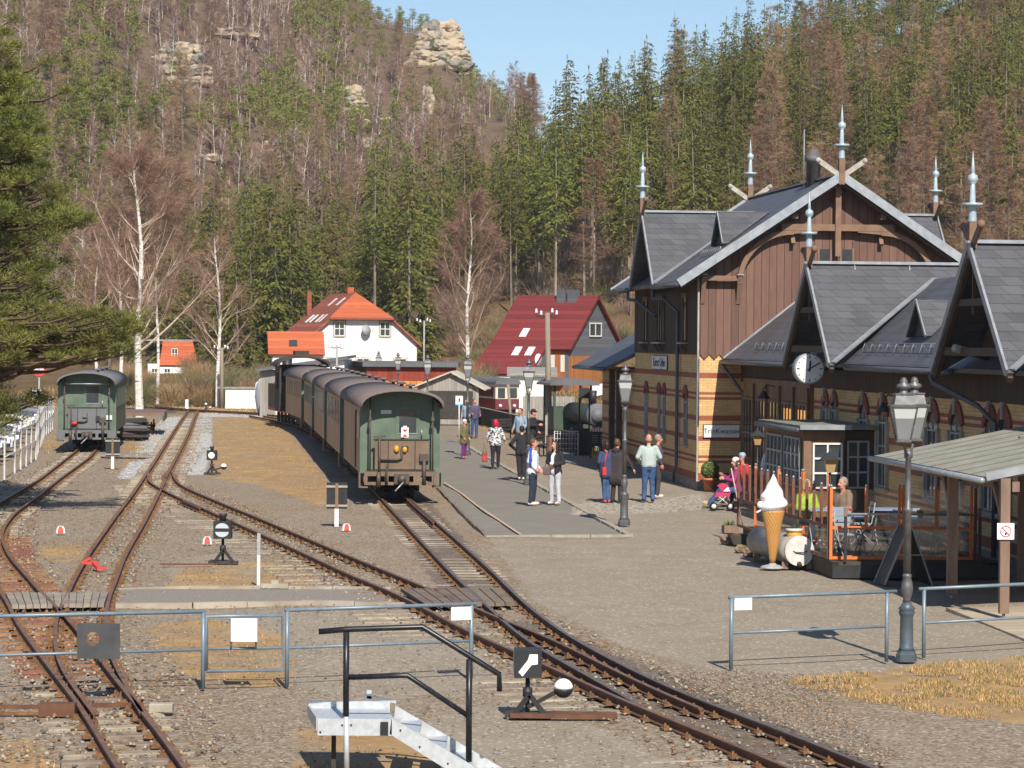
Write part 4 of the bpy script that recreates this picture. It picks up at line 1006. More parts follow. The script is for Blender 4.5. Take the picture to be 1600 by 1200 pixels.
    if detail:
        mb = MB(); mb.tube([(-.58, -.36, .75), (-.58, -.36, 1.78)], .03, IRON, 6); mb.tube([(-.75, -.36, 1.79), (-.42, -.36, 1.81)], .015, IRON, 5); mb.tube([(-.6, -.42, .45), (-.6, -.42, .85)], .06, IRON, 6); mb.build('brake_column', t)
        mb = MB(); mb.tube([(-.62, -.34, 1.18), (-.1, -.34, 1.18), (.02, -.34, 1.22), (.02, -.34, 1.5)], .03, IRON, 6)
        mb.tube([(-.36, -.36, 1.05), (-.40, -.42, .8), (-.38, -.4, .5)], .035, UND, 6); mb.build('brake_pipe', t)
        mb = MB(); mb.tube([(.62, -.36, 1.2), (.62, -.36, .5)], .055, IRON, 8); mb.box(.50, .74, -.40, -.30, 1.15, 1.34, IRON); mb.build('coupling_fitting', t)
    return t
def tvec(s): p = train_pt(s); q = train_pt(s+1); return p, math.atan2(-(q.x-p.x), q.y-p.y)
LBL = ['last carriage of the platform train with green end wall and red triangle tail board', 'second brown-sided carriage counted from the rear of the platform train', 'third brown-sided carriage counted from the rear of the platform train',
       'fourth brown-sided carriage counted from the rear of the platform train', 'carriage of the platform train coupled next to the dark locomotive']
c1 = None
S0 = [0, 11.9, 24.1, 36.6, 49.3]
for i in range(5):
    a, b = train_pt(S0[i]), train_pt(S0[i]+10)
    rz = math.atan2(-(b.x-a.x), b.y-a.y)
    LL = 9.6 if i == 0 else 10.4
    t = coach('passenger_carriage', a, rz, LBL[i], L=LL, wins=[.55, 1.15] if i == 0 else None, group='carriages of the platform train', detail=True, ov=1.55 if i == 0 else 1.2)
    if i == 0:
        mb = MB(); mb.box(-1.095, -1.07, 2.15, 2.55, .86, 2.45, UND); mb.build('side_door', t)
        mb = MB(); mb.box(.0, .20, -.345, -.33, 1.78, 2.05, SGN); mb.box(.05, .15, -.345, -.33, 2.05, 2.09, SGN); tb = mb.build('tail_board', t)
        mb = MB(); mb.prism([(.03, 1.995), (.17, 1.995), (.10, 1.92)], (-.352, -.346), REDP); mb.prism([(.03, 1.80), (.17, 1.80), (.10, 1.875)], (-.352, -.346), REDP); mb.build('triangle', tb)
        mb = MB(); mb.box(-.52, -.24, .045, .066, 2.40, 2.5, SGN); mb.build('number_plate', t)
        mb = MB(); mb.sph((-.12, -.33, 1.47), .075, YEL, 8, 6, (1, .6, 1.3)); mb.sph((.10, -.33, 1.45), .07, YEL, 8, 6, (1, .6, 1.2)); mb.box(.02, .2, -.31, -.28, 1.42, 1.55, UND); mb.build('yellow_valve', t)
    else:
        mb = MB(); mb.box(-.98, -.90, -1.25, -.58, 1.25, 2.05, PINK if i == 1 else GRN); mb.build('gangway_panel', t)
# far locomotive
a, b = train_pt(61.5), train_pt(69)
lo = empty('steam_locomotive', a, math.atan2(-(b.x-a.x), b.y-a.y), 'dark steam locomotive with curved cab roof at the far head of the train', 'locomotive')
mb = MB()
for x in (-1.15, 1.1): mb.box(x-.03, x+.05, 0, .5, .8, 3.1, UND); mb.box(x-.03, x+.05, 1.3, 1.9, .8, 3.1, UND); mb.box(x-.03, x+.05, .5, 1.3, .8, 1.9, UND); mb.box(x-.03, x+.05, .5, 1.3, 2.7, 3.1, UND)
mb.box(-1.15, 1.15, .05, .1, .8, 2.2, UND); mb.box(-1.15, 1.15, 1.8, 1.9, .8, 3.1, UND); mb.build('cab', lo)
mb = MB(); mb.prism([(x*1.18, z+.45) for x, z in roof_prof()]+[(x*1.1, z+.38) for x, z in reversed(roof_prof())], (-.3, 2.1), UND); mb.box(-.35, .35, .5, 1.3, 3.6, 3.8, UND); mb.build('cab_roof', lo)
mb = MB(); mb.tube([(0, 1.9, 1.9), (0, 7, 1.9)], .62, BLK, 16); mb.tube([(0, 6.4, 2.4), (0, 6.4, 3.35)], [.2, .28], BLK, 10); mb.sph((0, 4.2, 2.5), .3, BLK); mb.build('boiler', lo)
mb = MB(); mb.box(-1.1, -.5, 1.9, 5.4, .9, 2.1, BLK); mb.box(.5, 1.1, 1.9, 5.4, .9, 2.1, BLK); mb.build('side_tank', lo)
mb = MB(); mb.box(-.85, .85, -.3, 7.4, .7, .9, REDP); mb.build('frame', lo)
for y in (1, 2.4, 3.8, 5.2, 6.6):
    mb = MB(); rwheelset(mb, y, .38); mb.build('wheelset', lo)
# green carriage on the siding
gs = Vector(((136-800)/FPX*102.5, 102.5, 0)); 
t = coach('siding_carriage', gs, -math.atan(-.114)*-1, 'lone green carriage with grey end gate standing on the siding', L=10, side=SIDEG, roof=RFG, panel=PNG_, body=GRN, hw=1.05)
t.rotation_euler = (0, 0, math.atan(.106)); t['label'] = 'lone green carriage with grey end gate on the left-hand siding'
mb = MB(); mb.box(.62, .95, -.0, .068, 1.25, 1.42, SGN); mb.build('number_plate', t)
mb = MB(); mb.tube([(-.83, -.34, 2.62), (.85, -.34, 2.62)], .025, ZN, 6); mb.build('cross_rail', t)
mb = MB(); mb.box(-.15, .0, -.36, -.28, 1.35, 1.6, PNG_); mb.box(.35, .5, -.36, -.28, 1.2, 1.4, BLK); mb.tube([(-.55, -.36, 1.1), (-.35, -.38, 1.15)], .07, REDP, 8); mb.build('lamp_bracket', t)
for s in (-1, 1):
    mb = MB(); mb.box(s*.95-.16, s*.95+.14, -.32, -.2, .5, .85, PNG_); mb.build('buffer_box', t)
# flat wagon and stacked old sleepers behind it
fw = empty('flat_wagon', (gs.x-.106*19+1.5, gs.y+19, 0), math.atan(.106), 'rusty brown flat wagon beyond the lone green carriage', 'wagon')
mb = MB(); mb.box(-1, 1, 0, 6, .85, 1.0, PNB); mb.build('deck', fw)
mb = MB(); mb.box(-1.0, -.92, 0, 6, .62, .85, IRON); mb.box(.92, 1.0, 0, 6, .62, .85, IRON); mb.build('underframe', fw)
for y in (1, 5):
    mb = MB(); rwheelset(mb, y); mb.build('wheelset', fw)
pl = empty('sleeper_stack', (gs.x-.106*13+1.35, gs.y+13, 0), math.atan(.106), 'dark pile of old sleepers behind the lone green carriage', 'timber pile')
for k in range(7):
    mb = MB()
    for j in range(4): a_ = random.uniform(-.25, .25); mb.bar((-.6+a_, -.5+j*.4, .13*k+.06), (.5-a_*.6+random.uniform(-.1, .1), -.45+j*.4+a_, .13*k+.06+random.uniform(-.03, .05)), .2, .11, random.choice([UND, UND, PNG_, IRON]))
    mb.build('sleeper_layer', pl)

# ---- museum vehicles beyond the black fence
def boxcar(name, loc, rz, label, L, w_, z0, z1, mats, rz1=.5, cat='carriage', frontwin=None):
    lower, upper, roofm = mats; t = empty(name, loc, rz, label, cat); hw = w_/2; zm = z0+(z1-z0)*.42
    MB().box(-hw, hw, 0, L, z0, zm, lower).build('lower_body', t)
    MB().box(-hw, hw, 0, L, zm, z1, upper).build('upper_body', t)
    mb = MB(); mb.prism([(x*hw*1.08/1.13, (z-2.62)*.8+z1) for x, z in roof_prof()], (-.2, L+.2), roofm); mb.build('roof', t)
    for s in (-1, 1):
        for k in range(5):
            y = .8+k*(L-1.6)/4; mb = MB(); x = s*(hw+.005); mb.box(min(x, x+s*.015), max(x, x+s*.015), y-.35, y+.35, zm+.1, z1-.15, GLS); mb.build('window', t)
    for k in (-1, 1):
        mb = MB(); mb.box(k*hw*.5-hw*.3, k*hw*.5+hw*.3, -.02, -.003, zm+.05, z1-.2, GLS); mb.build('front_window', t)
    mb = MB(); mb.box(-hw*.8, hw*.8, .2, L-.2, .35, z0, UND); mb.build('underframe', t)
    for y in (1.4, L-1.4):
        mb = MB(); rwheelset(mb, y); mb.build('wheelset', t)
    return t
ra = rad(37)
p0 = Vector((-.25, 148, 0)); ra = .25
rc = boxcar('railcar', p0, ra, 'maroon and cream railcar beyond the black plank fence', 4.6, 1.35, .6, 1.98, (MAR, CRM, RFG), cat='railcar')
for k in (-.4, .4):
    MB().sph((k, -.03, .8), .10, SGN, 8, 6).build('headlight', rc)
d_ = Vector((-math.sin(ra), math.cos(ra), 0))
boxcar('museum_carriage', p0+Vector((-math.sin(ra), math.cos(ra), 0))*5.4, ra, 'dark green carriage coupled behind the maroon railcar', 8, 1.35, .6, 1.95, (GRND, GRND, RFG))
ml = empty('museum_locomotive', ((937-800)/FPX*105, 105, 0), rad(13), 'small green museum locomotive with open cab beside the station', 'locomotive')
mb = MB(); mb.box(-.8, .8, 4.2, 6.0, .8, 1.7, GRND)
for x in (-.8, .72): 
    for y in (4.2, 5.9): mb.box(x, x+.08, y, y+.1, 1.7, 2.6, GRND)
mb.build('cab', ml)
MB().prism([(x*.92, (z-2.62)*.6+2.6) for x, z in roof_prof()], (3.9, 6.3), RFG).build('cab_roof', ml)
DGR = pm('sooty_green', (.04, .05, .038), (.03, .035, .028), s=3, rough=.6)
MB().tube([(0, .6, 1.5), (0, 4.2, 1.5)], .42, DGR, 16).build('boiler', ml)
MB().tube([(0, .1, 1.5), (0, .6, 1.5)], .46, PNG_, 20).tube([(0, .02, 1.5), (0, .1, 1.5)], .3, PNG_, 16).build('smokebox_door', ml)
MB().tube([(0, 1.0, 1.9), (0, 1.0, 2.45)], [.12, .16], BLK, 10).build('chimney', ml)
MB().box(-.8, .8, -.1, 6.1, .62, .8, UND).build('frame', ml)
for y in (1.2, 2.6, 4): 
    mb = MB(); rwheelset(mb, y, .32); mb.build('wheelset', ml)
# ================================================================ lamps, fences, signals, stairs
LMP = pm('lamp_iron', (.17, .165, .165), (.11, .108, .11), s=7, rough=.5, metal=.45)
LMB = pm('lamp_base_iron', (.11, .14, .165), (.08, .10, .12), s=7, rough=.45, metal=.3)
def frosted():
    m, n, b = newmat('lamp_glass'); b.inputs['Base Color'].default_value = (.62, .62, .6, 1); b.inputs['Roughness'].default_value = .25
    b.inputs['Transmission Weight'].default_value = .25; b.inputs['Specular IOR Level'].default_value = .6; return m
LG = frosted(); LG2 = frosted(); LG2.name = 'lamp_glass_grey'; LG2.node_tree.nodes['Principled BSDF'].inputs['Base Color'].default_value = (.26, .26, .27, 1)
def clearglass():
    m, n, b = newmat('clear_pane'); out = n.nodes['Material Output']; tr = nd(n, 'ShaderNodeBsdfTransparent'); tr.inputs[0].default_value = (.93, .95, .94, 1)
    gl = nd(n, 'ShaderNodeBsdfGlossy'); gl.inputs['Roughness'].default_value = .05; gl.inputs[0].default_value = (.8, .8, .8, 1)
    mx = nd(n, 'ShaderNodeMixShader'); mx.inputs[0].default_value = .10; n.links.new(tr.outputs[0], mx.inputs[1]); n.links.new(gl.outputs[0], mx.inputs[2]); n.links.new(mx.outputs[0], out.inputs[0]); return m
CG_ = clearglass()
def lantern(parent, c, s=1.0):
    """four-sided lantern, bottom at c"""
    q = lambda r, z: (r*1.414*s, z*s)
    mb = MB(); mb.lathe([q(.085, 0), q(.10, .02), q(.10, .05), q(.085, .055)], LMP, c, 4, False, PI/4); o = mb.build('lantern', parent)
    mb = MB(); mb.lathe([q(.085, .05), q(.140, .34)], LG2, c, 4, False, PI/4); mb.lathe([q(.140, .342), q(.165, .50)], LG, c, 4, False, PI/4); mb.build('pane', o)
    mb = MB()
    for sx in (-1, 1):
        for sy in (-1, 1): mb.bar((c[0]+sx*.088*s, c[1]+sy*.088*s, c[2]+.04*s), (c[0]+sx*.17*s, c[1]+sy*.17*s, c[2]+.51*s), .018*s, .018*s, LMP)
    mb.lathe([q(.19, .50), q(.195, .525), q(.145, .535), q(.12, .66), q(.135, .67), q(.135, .685)], LMP, c, 4, False, PI/4)
    mb.lathe([(.10*s, .68*s), (.06*s, .70*s), (.055*s, .74*s), (.10*s, .76*s), (.10*s, .80*s), (.05*s, .83*s), (.06*s, .85*s), (.03*s, .9*s), (.002, .91*s)], LMP, c, 10)
    mb.build('hood', o); return o
def street_lamp(px, py, label, double=False, detail=True, hgt=3.86, pos=None):
    b = G(px, py) if pos is None else Vector(pos)
    t = empty('street_lamp', b, 0, label, 'street lamp', 'old-style street lamps of the station'); k = hgt/3.86
    bm_ = LMB if double else LMP
    MB().lathe([(.145, 0), (.145, .10), (.125, .12), (.125, .15)], bm_, n=8, smooth=False).lathe([(.115, .15), (.095, .2), (.09, .62), (.10, .64), (.115, .68), (.10, .71), (.12, .73), (.08, .78), (.06, .82)], bm_, n=14).build('base', t)
    MB().lathe([(.06, .82), (.05, .86), (.07, .92), (.085, 1.0), (.078, 1.08), (.055, 1.16), (.07, 1.18), (.05, 1.22)], LMP, n=14).build('baluster', t)
    MB().lathe([(.052, 1.2), (.052, 2.0*k), (.068, 2.02*k), (.068, 2.05*k), (.042, 2.08*k), (.040, 2.72*k), (.06, 2.74*k), (.06, 2.80*k), (.04, 2.84*k)], LMP, n=12).build('pole', t)
    zl = 2.94*k
    if double:
        for s in (-1, 1): 
            MB().tube([(0, 0, zl-.2), (s*.06, s*.14, zl-.12), (s*.11, s*.28, zl+.0), (s*.10, s*.28, zl+.02)], .022, LMP, 6).build('arm', t)
            lantern(t, (s*.115, s*.28, zl), 1.0)
    else:
        for s in (-1, 1):
            MB().tube([(0, 0, zl-.12), (s*.07, 0, zl-.08), (s*.09, 0, zl+.02)], .016, LMP, 5).build('arm', t)
        lantern(t, (0, 0, zl), 1.0)
    return t
street_lamp(1416, 1033, 'near double-headed grey street lamp with wide blue-grey iron base', True, hgt=3.98)
street_lamp(975, 821, 'grey street lamp at the platform corner in front of the dark-coated pair')
street_lamp(825, 757, 'grey street lamp just behind the man in the white and blue jacket')
street_lamp(730, 711, 'grey street lamp behind the child in the olive coat')
for X_, Y_, l in ((-3.8, 121, 'small grey street lamp rising right of the train roof by the wooden shed'), (-5.9, 139, 'far street lamp rising above the train roof before the red shed, the righthand of two'), (-7.8, 157, 'farthest street lamp rising above the train roof before the red shed')):
    street_lamp(0, 0, l.replace(', the righthand of two', ' near its corner post'), pos=(X_, Y_, 0), hgt=3.7)
# ---- pipe railing across the foreground
PIPE = pm('grey_pipe_paint', (.20, .25, .29), (.15, .195, .23), s=6, rough=.4, metal=.15)
def gv(px, py): return G(px, py)
def rail_sec(label, a, b, ztop=.97, zmid=.49, ext=(0, 0), mid=True):
    a = G(*a); b = G(*b); d = (b-a).normalized()
    t = empty('pipe_railing', a, 0, label, 'railing', 'grey pipe railings across the foreground')
    L = b-a
    MB().tube([-d*ext[0]+Vector((0, 0, ztop)), L+d*ext[1]+Vector((0, 0, ztop))], .025, PIPE, 8).build('top_rail', t)
    MB().tube([Vector((0, 0, zmid)), L+Vector((0, 0, zmid))], .019, PIPE, 8).build('mid_rail', t)
    for p in (Vector((0, 0, 0)), L): MB().tube([p, p+Vector((0, 0, ztop-.01))], .027, PIPE, 8).build('post', t)
    return t, a, b, d
tL, a_, b_2, d_2 = rail_sec('grey pipe railing at the far left carrying a black board with a round hole', (-130, 1090), (317, 1076), ext=(0, .02))
tM, am, bm2, dm = rail_sec('long grey pipe railing right of the small gate behind the black handrail', (448, 1073), (736, 1060), ext=(.03, .07))
tR, ar, br2, dr = rail_sec('grey pipe railing left of the near double street lamp', (1142, 1046), (1385, 1034), ext=(.04, .15))
tR2, ar2, br3, dr2 = rail_sec('grey pipe railing right of the near double street lamp', (1443, 1028), (1700, 1012), ext=(.09, 0))
# gate
ga, gb = G(322, 1076), G(441, 1074); gt = empty('railing_gate', ga, 0, 'small grey pipe gate with a blank white panel in the railing', 'gate')
L = gb-ga
MB().tube([(0, 0, .22), (0, 0, .91), L+Vector((0, 0, .91)), L+Vector((0, 0, .22)), (0, 0, .22)], .025, PIPE, 8).build('gate_frame', gt)
MB().tube([(0, 0, .50), L+Vector((0, 0, .50))], .018, PIPE, 8).build('mid_rail', gt)
MB().tube([(L.x*.33, 0, .5), (L.x*.33, 0, .9)], .012, PIPE, 6).tube([(L.x*.66, 0, .5), (L.x*.66, 0, .9)], .012, PIPE, 6).build('panel_strut', gt)
WP = pm('blank_white_panel', (.86, .86, .88), (.82, .82, .84), s=2, rough=.4)
mb = MB(); mb.box(L.x*.33, L.x*.68, -.04, -.025, .60, .89, WP); mb.build('panel', gt)
def hang(name, label, o, d, x0, x1, z0, z1, m, cat='sign'):
    t = MB(); t.box(x0, x1, -.045, -.03, z0, z1, m); return t.build(name, None, label, cat, loc=o, rz=math.atan2(d.y, d.x))
hang('white_plate', 'blank white plate hanging at the right end of the long railing', am, dm, (bm2-am).length-.30, (bm2-am).length-.025, .77, .94, WP)
hang('white_plate', 'blank white plate hanging on the railing left of the near street lamp', ar, dr, .025, .29, .80, .96, WP)
# black board with a hole
def board_hole():
    me = MB(); n_ = 24; cx, cz, r = .19, .24, .085; x1, z1 = .52, .43; vs = []; 
    def edge(a):
        c, s = math.cos(a), math.sin(a); t = min([v for v in ((x1-cx)/c if c > 1e-6 else 9, (0-cx)/c if c < -1e-6 else 9, (z1-cz)/s if s > 1e-6 else 9, (0-cz)/s if s < -1e-6 else 9) if v > 0]); return cx+c*t, cz+s*t
    angs = sorted([2*PI*i/n_ for i in range(n_)]+[math.atan2(z-cz, x-cx) % (2*PI) for x in (0, x1) for z in (0, z1)])
    k = len(angs)
    for y in (-.008, .008):
        for a in angs: vs.append((cx+r*math.cos(a), y, cz+r*math.sin(a)))
        for a in angs: e = edge(a); vs.append((e[0], y, e[1]))
    fs = []
    for i in range(k):
        j = (i+1) % k; fs += [(i, j, k+j, k+i), (2*k+i, 3*k+i, 3*k+j, 2*k+j), (i, 2*k+i, 2*k+j, j), (k+i, k+j, 3*k+j, 3*k+i)]
    me.add(vs, fs, pm('blackboard', (.045, .045, .048), (.07, .07, .072), s=3, rough=.7)); return me
q = P(121, 1005, a_.y-.05); bh = empty('black_board', (q.x, q.y-.02, .50), rad(-1.5), 'black square board with a round hole wired to the left railing', 'board')
board_hole().build('board', bh)
MB().tube([(.24, 0, .43), (.24, .0, .50)], .006, BLK, 4).tube([(.30, 0, .43), (.30, .0, .50)], .006, BLK, 4).tube([(.24, 0, 0), (.24, .0, -.08)], .006, BLK, 4).tube([(.30, 0, 0), (.30, .0, -.08)], .006, BLK, 4).build('wire_tie', bh)
# ---- black handrail and galvanised steps in the foreground
YS = 27.0
BH = pm('black_handrail_paint', (.012, .012, .015), (.03, .028, .03), s=14, rough=.35, lo=.5, hi=.8)
hr = empty('black_handrail', P(541, 1190, YS), 0, 'black tube handrail beside the galvanised steps in the foreground', 'handrail')
def hp(x, y): return P(x, y, YS)-hr.location
MB().tube([hp(498, 987), hp(541, 983.5), hp(660, 979.5), hp(735, 1026), hp(780, 1053.5), hp(780.5, 1080)], .030, BH, 10).build('top_rail', hr)
MB().tube([hp(541, 1058), hp(637, 1055.5), hp(732, 1119)], .027, BH, 10).build('lower_rail', hr)
for x, y in ((541, 983), (733, 1026)): MB().tube([hp(x, y+4), hp(x-.5, y+148 if x < 600 else 1190)], .031, BH, 10).build('post', hr)
GV = pm('galvanised_sheet', (.56, .58, .59), (.48, .50, .51), s=16, rough=.45, metal=.35, lo=.4, hi=.6)
gs_ = empty('steel_steps', P(541, 1135, YS-.02), 0, 'galvanised steel landing and stair stringer in the foreground', 'steps')
def sp(x, y, dy=0): return P(x, y, YS+dy)-gs_.location
zl = sp(541, 1122).z; xl, xr_ = sp(496, 1122).x, sp(612, 1122).x
sk = -.16
def pbox(x0, x1, y0, y1, z0, z1, mb):
    f = lambda x, y, z: (x+sk*y/.93, y, z)
    v = [f(x, y, z) for z in (z0, z1) for x, y in ((x0, y0), (x1, y0), (x1, y1), (x0, y1))]
    mb.add(v, [(0, 3, 2, 1), (4, 5, 6, 7), (0, 1, 5, 4), (1, 2, 6, 5), (2, 3, 7, 6), (3, 0, 4, 7)], GV)
mb = MB(); pbox(xl, xr_, -.02, .01, zl-.17, zl, mb); pbox(xl, xr_+.1, .92, .94, zl-.1, zl+.05, mb); pbox(xl+.01, xr_+.05, .01, .92, zl-.035, zl-.02, mb); pbox(xl-.01, xl+.01, .012, .918, zl-.12, zl+.005, mb); mb.build('landing', gs_)
def stringer(y):
    mb = MB(); a, b, c, d = sp(612, 1121), sp(609, 1146), sp(770, 1246), sp(800, 1231)
    v = [(p.x, y+t, p.z) for t in (-.02, .01) for p in (a, b, c, d)]
    return mb.add(v, [(0, 1, 2, 3), (7, 6, 5, 4), (0, 4, 5, 1), (1, 5, 6, 2), (2, 6, 7, 3), (3, 7, 4, 0)], GV)
stringer(0).build('stringer', gs_); stringer(.92).build('stringer', gs_)
p0, p1 = sp(625, 1124), sp(790, 1226)
for i in range(4):
    c = p0.lerp(p1, i/4+.08); mb = MB(); mb.box(c.x-.11, c.x+.11, .015, .90, c.z-.10, c.z-.075, GV); mb.build('tread', gs_)
MB().tube([sp(541, 1120, -.04), sp(542, 1215, -.04)], .028, GV, 8).build('leg', gs_); MB().box(sp(515, 1150).x, sp(519, 1150).x+.02, .3, .33, -.85, zl-.1, UND).build('leg', gs_)
MB().box(sp(595, 1130).x, sp(607, 1130).x, -.05, -.022, sp(0, 1143).z, sp(0, 1122).z, BLK).build('clamp', gs_)
mb = MB(); 
for x, y in ((535, 1132), (549, 1132), (626, 1140), (656, 1166), (700, 1192), (501, 1143)): c = sp(x, y); mb.sph((c.x, -.025, c.z), .011, BLK, 6, 4)
mb.build('bolt', gs_)
c = sp(577, 1099, .93); mb = MB(); mb.box(c.x-.025, c.x+.025, .93, .945, c.z, c.z+.14, GV); mb.bar((c.x-.06, .94, c.z+.075), (c.x+.28, .94, c.z+.02), .02, .03, GV); mb.build('latch', gs_)
# ---- switch lanterns
def switch_lamp(px, py, label, kind, s=1.0, wx=1, ball=True, extra=None):
    b = G(px, py); t = empty('switch_lantern', b, 0, label, 'switch lantern', 'switch lanterns of the yard'); 
    mb = MB(); mb.box(-.28*s, .3*s, -.06, .06, 0, .06, UND); mb.bar((-.15*s, -.05, .05), (.02, -.05, .28*s), .05, .06, BLK); mb.bar((.2*s, -.05, .05), (.02, -.05, .28*s), .05, .06, BLK); mb.build('stand', t)
    MB().tube([(0, 0, .05), (0, 0, .52*s)], .028*s, BLK, 8).tube([(0, 0, .25*s), (0, 0, .36*s)], .06*s, BLK, 8).build('pole', t)
    mb = MB(); h = .17*s; mb.box(-h, h, -h, h, .50*s, .50*s+2*h, BLK)
    if kind != 'arrow': mb.lathe([(.06*s, 0), (.055*s, .07*s), (.08*s, .10*s), (.08*s, .14*s)], BLK, (0, 0, .5*s+2*h), 10)
    o = mb.build('lantern_box', t); zc = .5*s+h
    if kind == 'disc':
        mb = MB(); mb.M = Matrix.Translation((0, -h-.001, zc)) @ Matrix.Rotation(PI/2, 4, 'X'); mb.lathe([(.11*s, 0), (.11*s, .006)], WP, n=20, smooth=False); mb.build('signal_disc', o)
    if kind == 'bar':
        for sg in (-1, 1):
            pts = [(.13*s*math.cos(a), sg*(.035*s+(.10*s)*math.sin(a))) for a in np.linspace(0, PI, 12)]
            mb = MB(); mb.prism([(x, z+zc) for x, z in pts], (-h-.008, -h-.001), pm('signal_grey_glass', (.50, .54, .56), (.42, .46, .48), s=5, rough=.3)); mb.build('signal_segment', o)
    if kind == 'arrow':
        mb = MB(); mb.prism([(-.115*s, zc-.10*s), (-.065*s, zc-.15*s), (.045*s, zc-.01*s), (.12*s, zc+.0*s), (.12*s, zc+.12*s), (.02*s, zc+.12*s), (.0*s, zc+.05*s)], (-h-.01, -h-.001), WP); mb.build('arrow', o)
        mb = MB(); mb.box(-h-.008, -h-.001, -.1*s, .1*s, zc-.12*s, zc+.12*s, WP); mb.build('side_glass', o)
    if ball:
        L = .42*s*1.0; c = (wx*.44*s, -.03, .36*s) if kind == 'arrow' else (wx*.42*s, -.03, .27*s)
        MB().bar((0, -.03, .12*s), (c[0]*.9, -.03, c[2]-.02), .035*s, .05*s, BLK).build('lever', t)
        mb = MB(); r = .12*s if kind == 'arrow' else .11*s; pr = [(r*math.sin(a), r*math.cos(a)) for a in np.linspace(0, PI/2, 7)]
        mb.lathe([(max(p[0], .001), p[1]) for p in pr], WP, c, 18); mb.lathe([(max(p[0], .001), -p[1]) for p in pr[::-1]][::-1], BLK, c, 18); mb.build('weight', t)
    return t
switch_lamp(331, 741, 'small switch lantern showing a white disc beside the white ballast', 'disc', .92)
switch_lamp(348, 881, 'black switch lantern showing a grey disc with a black bar', 'bar', 1.0, ball=False)
t = switch_lamp(824, 1120, 'black switch lantern showing a white slanted arrow in the foreground', 'arrow', .95)
mb = MB(); mb.bar((-.2, -.1, .03), (1.05, -.14, .03), .10, .05, RUST); mb.bar((-.2, .12, .03), (1.05, .08, .03), .05, .05, RUST); mb.build('base_plate', t)
# rod of the middle lantern
MB().bar(G(250, 884)+Vector((0, 0, .03)), G(335, 884)+Vector((0, 0, .03)), .05, .03, RUST).build('switch_rod', None, 'thin rusty switch rod lying left of the barred lantern', 'switch rod')
# small far lantern
t = switch_lamp(322, 641, 'tiny far white switch weight by the crossing track', 'disc', .6)
# rear-side signal boards on short posts
def halt_board(px, py, label):
    b = G(px, py); t = empty('signal_board', b, 0, label, 'signal board', 'black signal boards seen from behind')
    MB().box(-.05, .05, -.04, .04, 0, .43, WFR).build('base_post', t); MB().box(-.035, .035, -.05, -.01, .43, 1.02, pm('post_wood_brown', (.25, .15, .09), (.18, .11, .07), s=5)).build('post', t)
    MB().box(-.24, .24, -.01, .01, .42, 1.04, BLK).build('board', t)
    for z in (.50, .95): MB().box(-.25, .25, -.03, -.0105, z-.03, z+.02, STN).build('batten', t)
halt_board(526, 823, 'black signal board seen from behind near the rear of the train'); halt_board(176, 733, 'black signal board seen from behind near the lone green carriage')
# red and white track markers
def marker(px, py, label, rz=0):
    b = G(px, py); t = empty('track_marker', b, rz, label, 'track marker', 'red and white track markers')
    MB().prism([(-.1, 0), (.1, 0), (.085, .1), (.045, .16), (-.045, .16), (-.085, .1)], (-.03, .03), WP).build('white_body', t)
    MB().prism([(-.065, .0), (.065, .0), (.055, .1), (.03, .155), (-.03, .155), (-.055, .1)], (-.036, .036), pm('marker_red', (.62, .1, .07), (.5, .09, .06), s=8)).build('red_band', t)
marker(95, 833, 'red and white marker on the gravel between the two left-hand tracks'); marker(324, 850, 'red and white marker beside the barred switch lantern'); marker(541, 829, 'red and white marker at the foot of the black signal board', .4)
RCL = pm('derail_red', (.62, .06, .05), (.5, .05, .04), s=6, rough=.5)
b = G(140, 880, RT); t = empty('rail_stop', (b.x, b.y, 0), .2, 'bright red rail stop clamped on the left rusty rail', 'rail stop')
MB().box(-.16, .16, -.06, .06, .10, .15, RCL).bar((-.12, 0, .14), (.02, 0, .22), .1, .04, RCL).build('shoe', t); MB().bar((.05, 0, .14), (.16, -.3, .03), .07, .06, RCL).bar((.13, -.3, .03), (.3, -.32, .06), .07, .05, RCL).build('clamp', t)
# white post, concrete foot, blocks
b = G(404, 915); t = empty('white_post', b, 0, 'slim white post standing by the far edge of the path', 'post'); MB().box(-.028, .028, -.02, .02, 0, .93, WFR).build('shaft', t); MB().box(-.03, .03, -.022, .022, .55, .935, GFR).build('cap', t)
b = G(433, 919); t = MB(); t.box(-.28, .2, -.06, .06, 0, .08, STN); t.box(-.1, .03, -.05, .05, .08, .14, STN); t.build('stone_block', None, 'pale concrete blocks by the white post at the path edge', 'block', loc=b)
b = G(252, 1112); t = MB(); t.box(-.14, .14, -.08, .08, 0, .1, STN); t.build('stone_block', None, 'pale concrete block at the right end of the rusty switch', 'block', loc=b, bevel=.01)
# switch machine cover at the left edge
b = G(62, 1118); t = empty('switch_box', b, 0, 'rusty switch box with long rods at the left edge', 'switch box')
MB().box(0, .42, -.1, .1, 0, .15, RUST).build('cover', t); MB().bar((-1.2, .0, .1), (0, 0, .1), .1, .04, RUST).bar((-1.2, -.06, .03), (0, -.06, .03), .05, .03, FAST).build('rod', t)
MB().bar(G(142, 1110)+Vector((0, 0, .06)), G(222, 1109)+Vector((0, 0, .06)), .06, .05, RUST).build('stretcher_bar', None, 'rusty stretcher bar between the switch blades', 'switch bar')
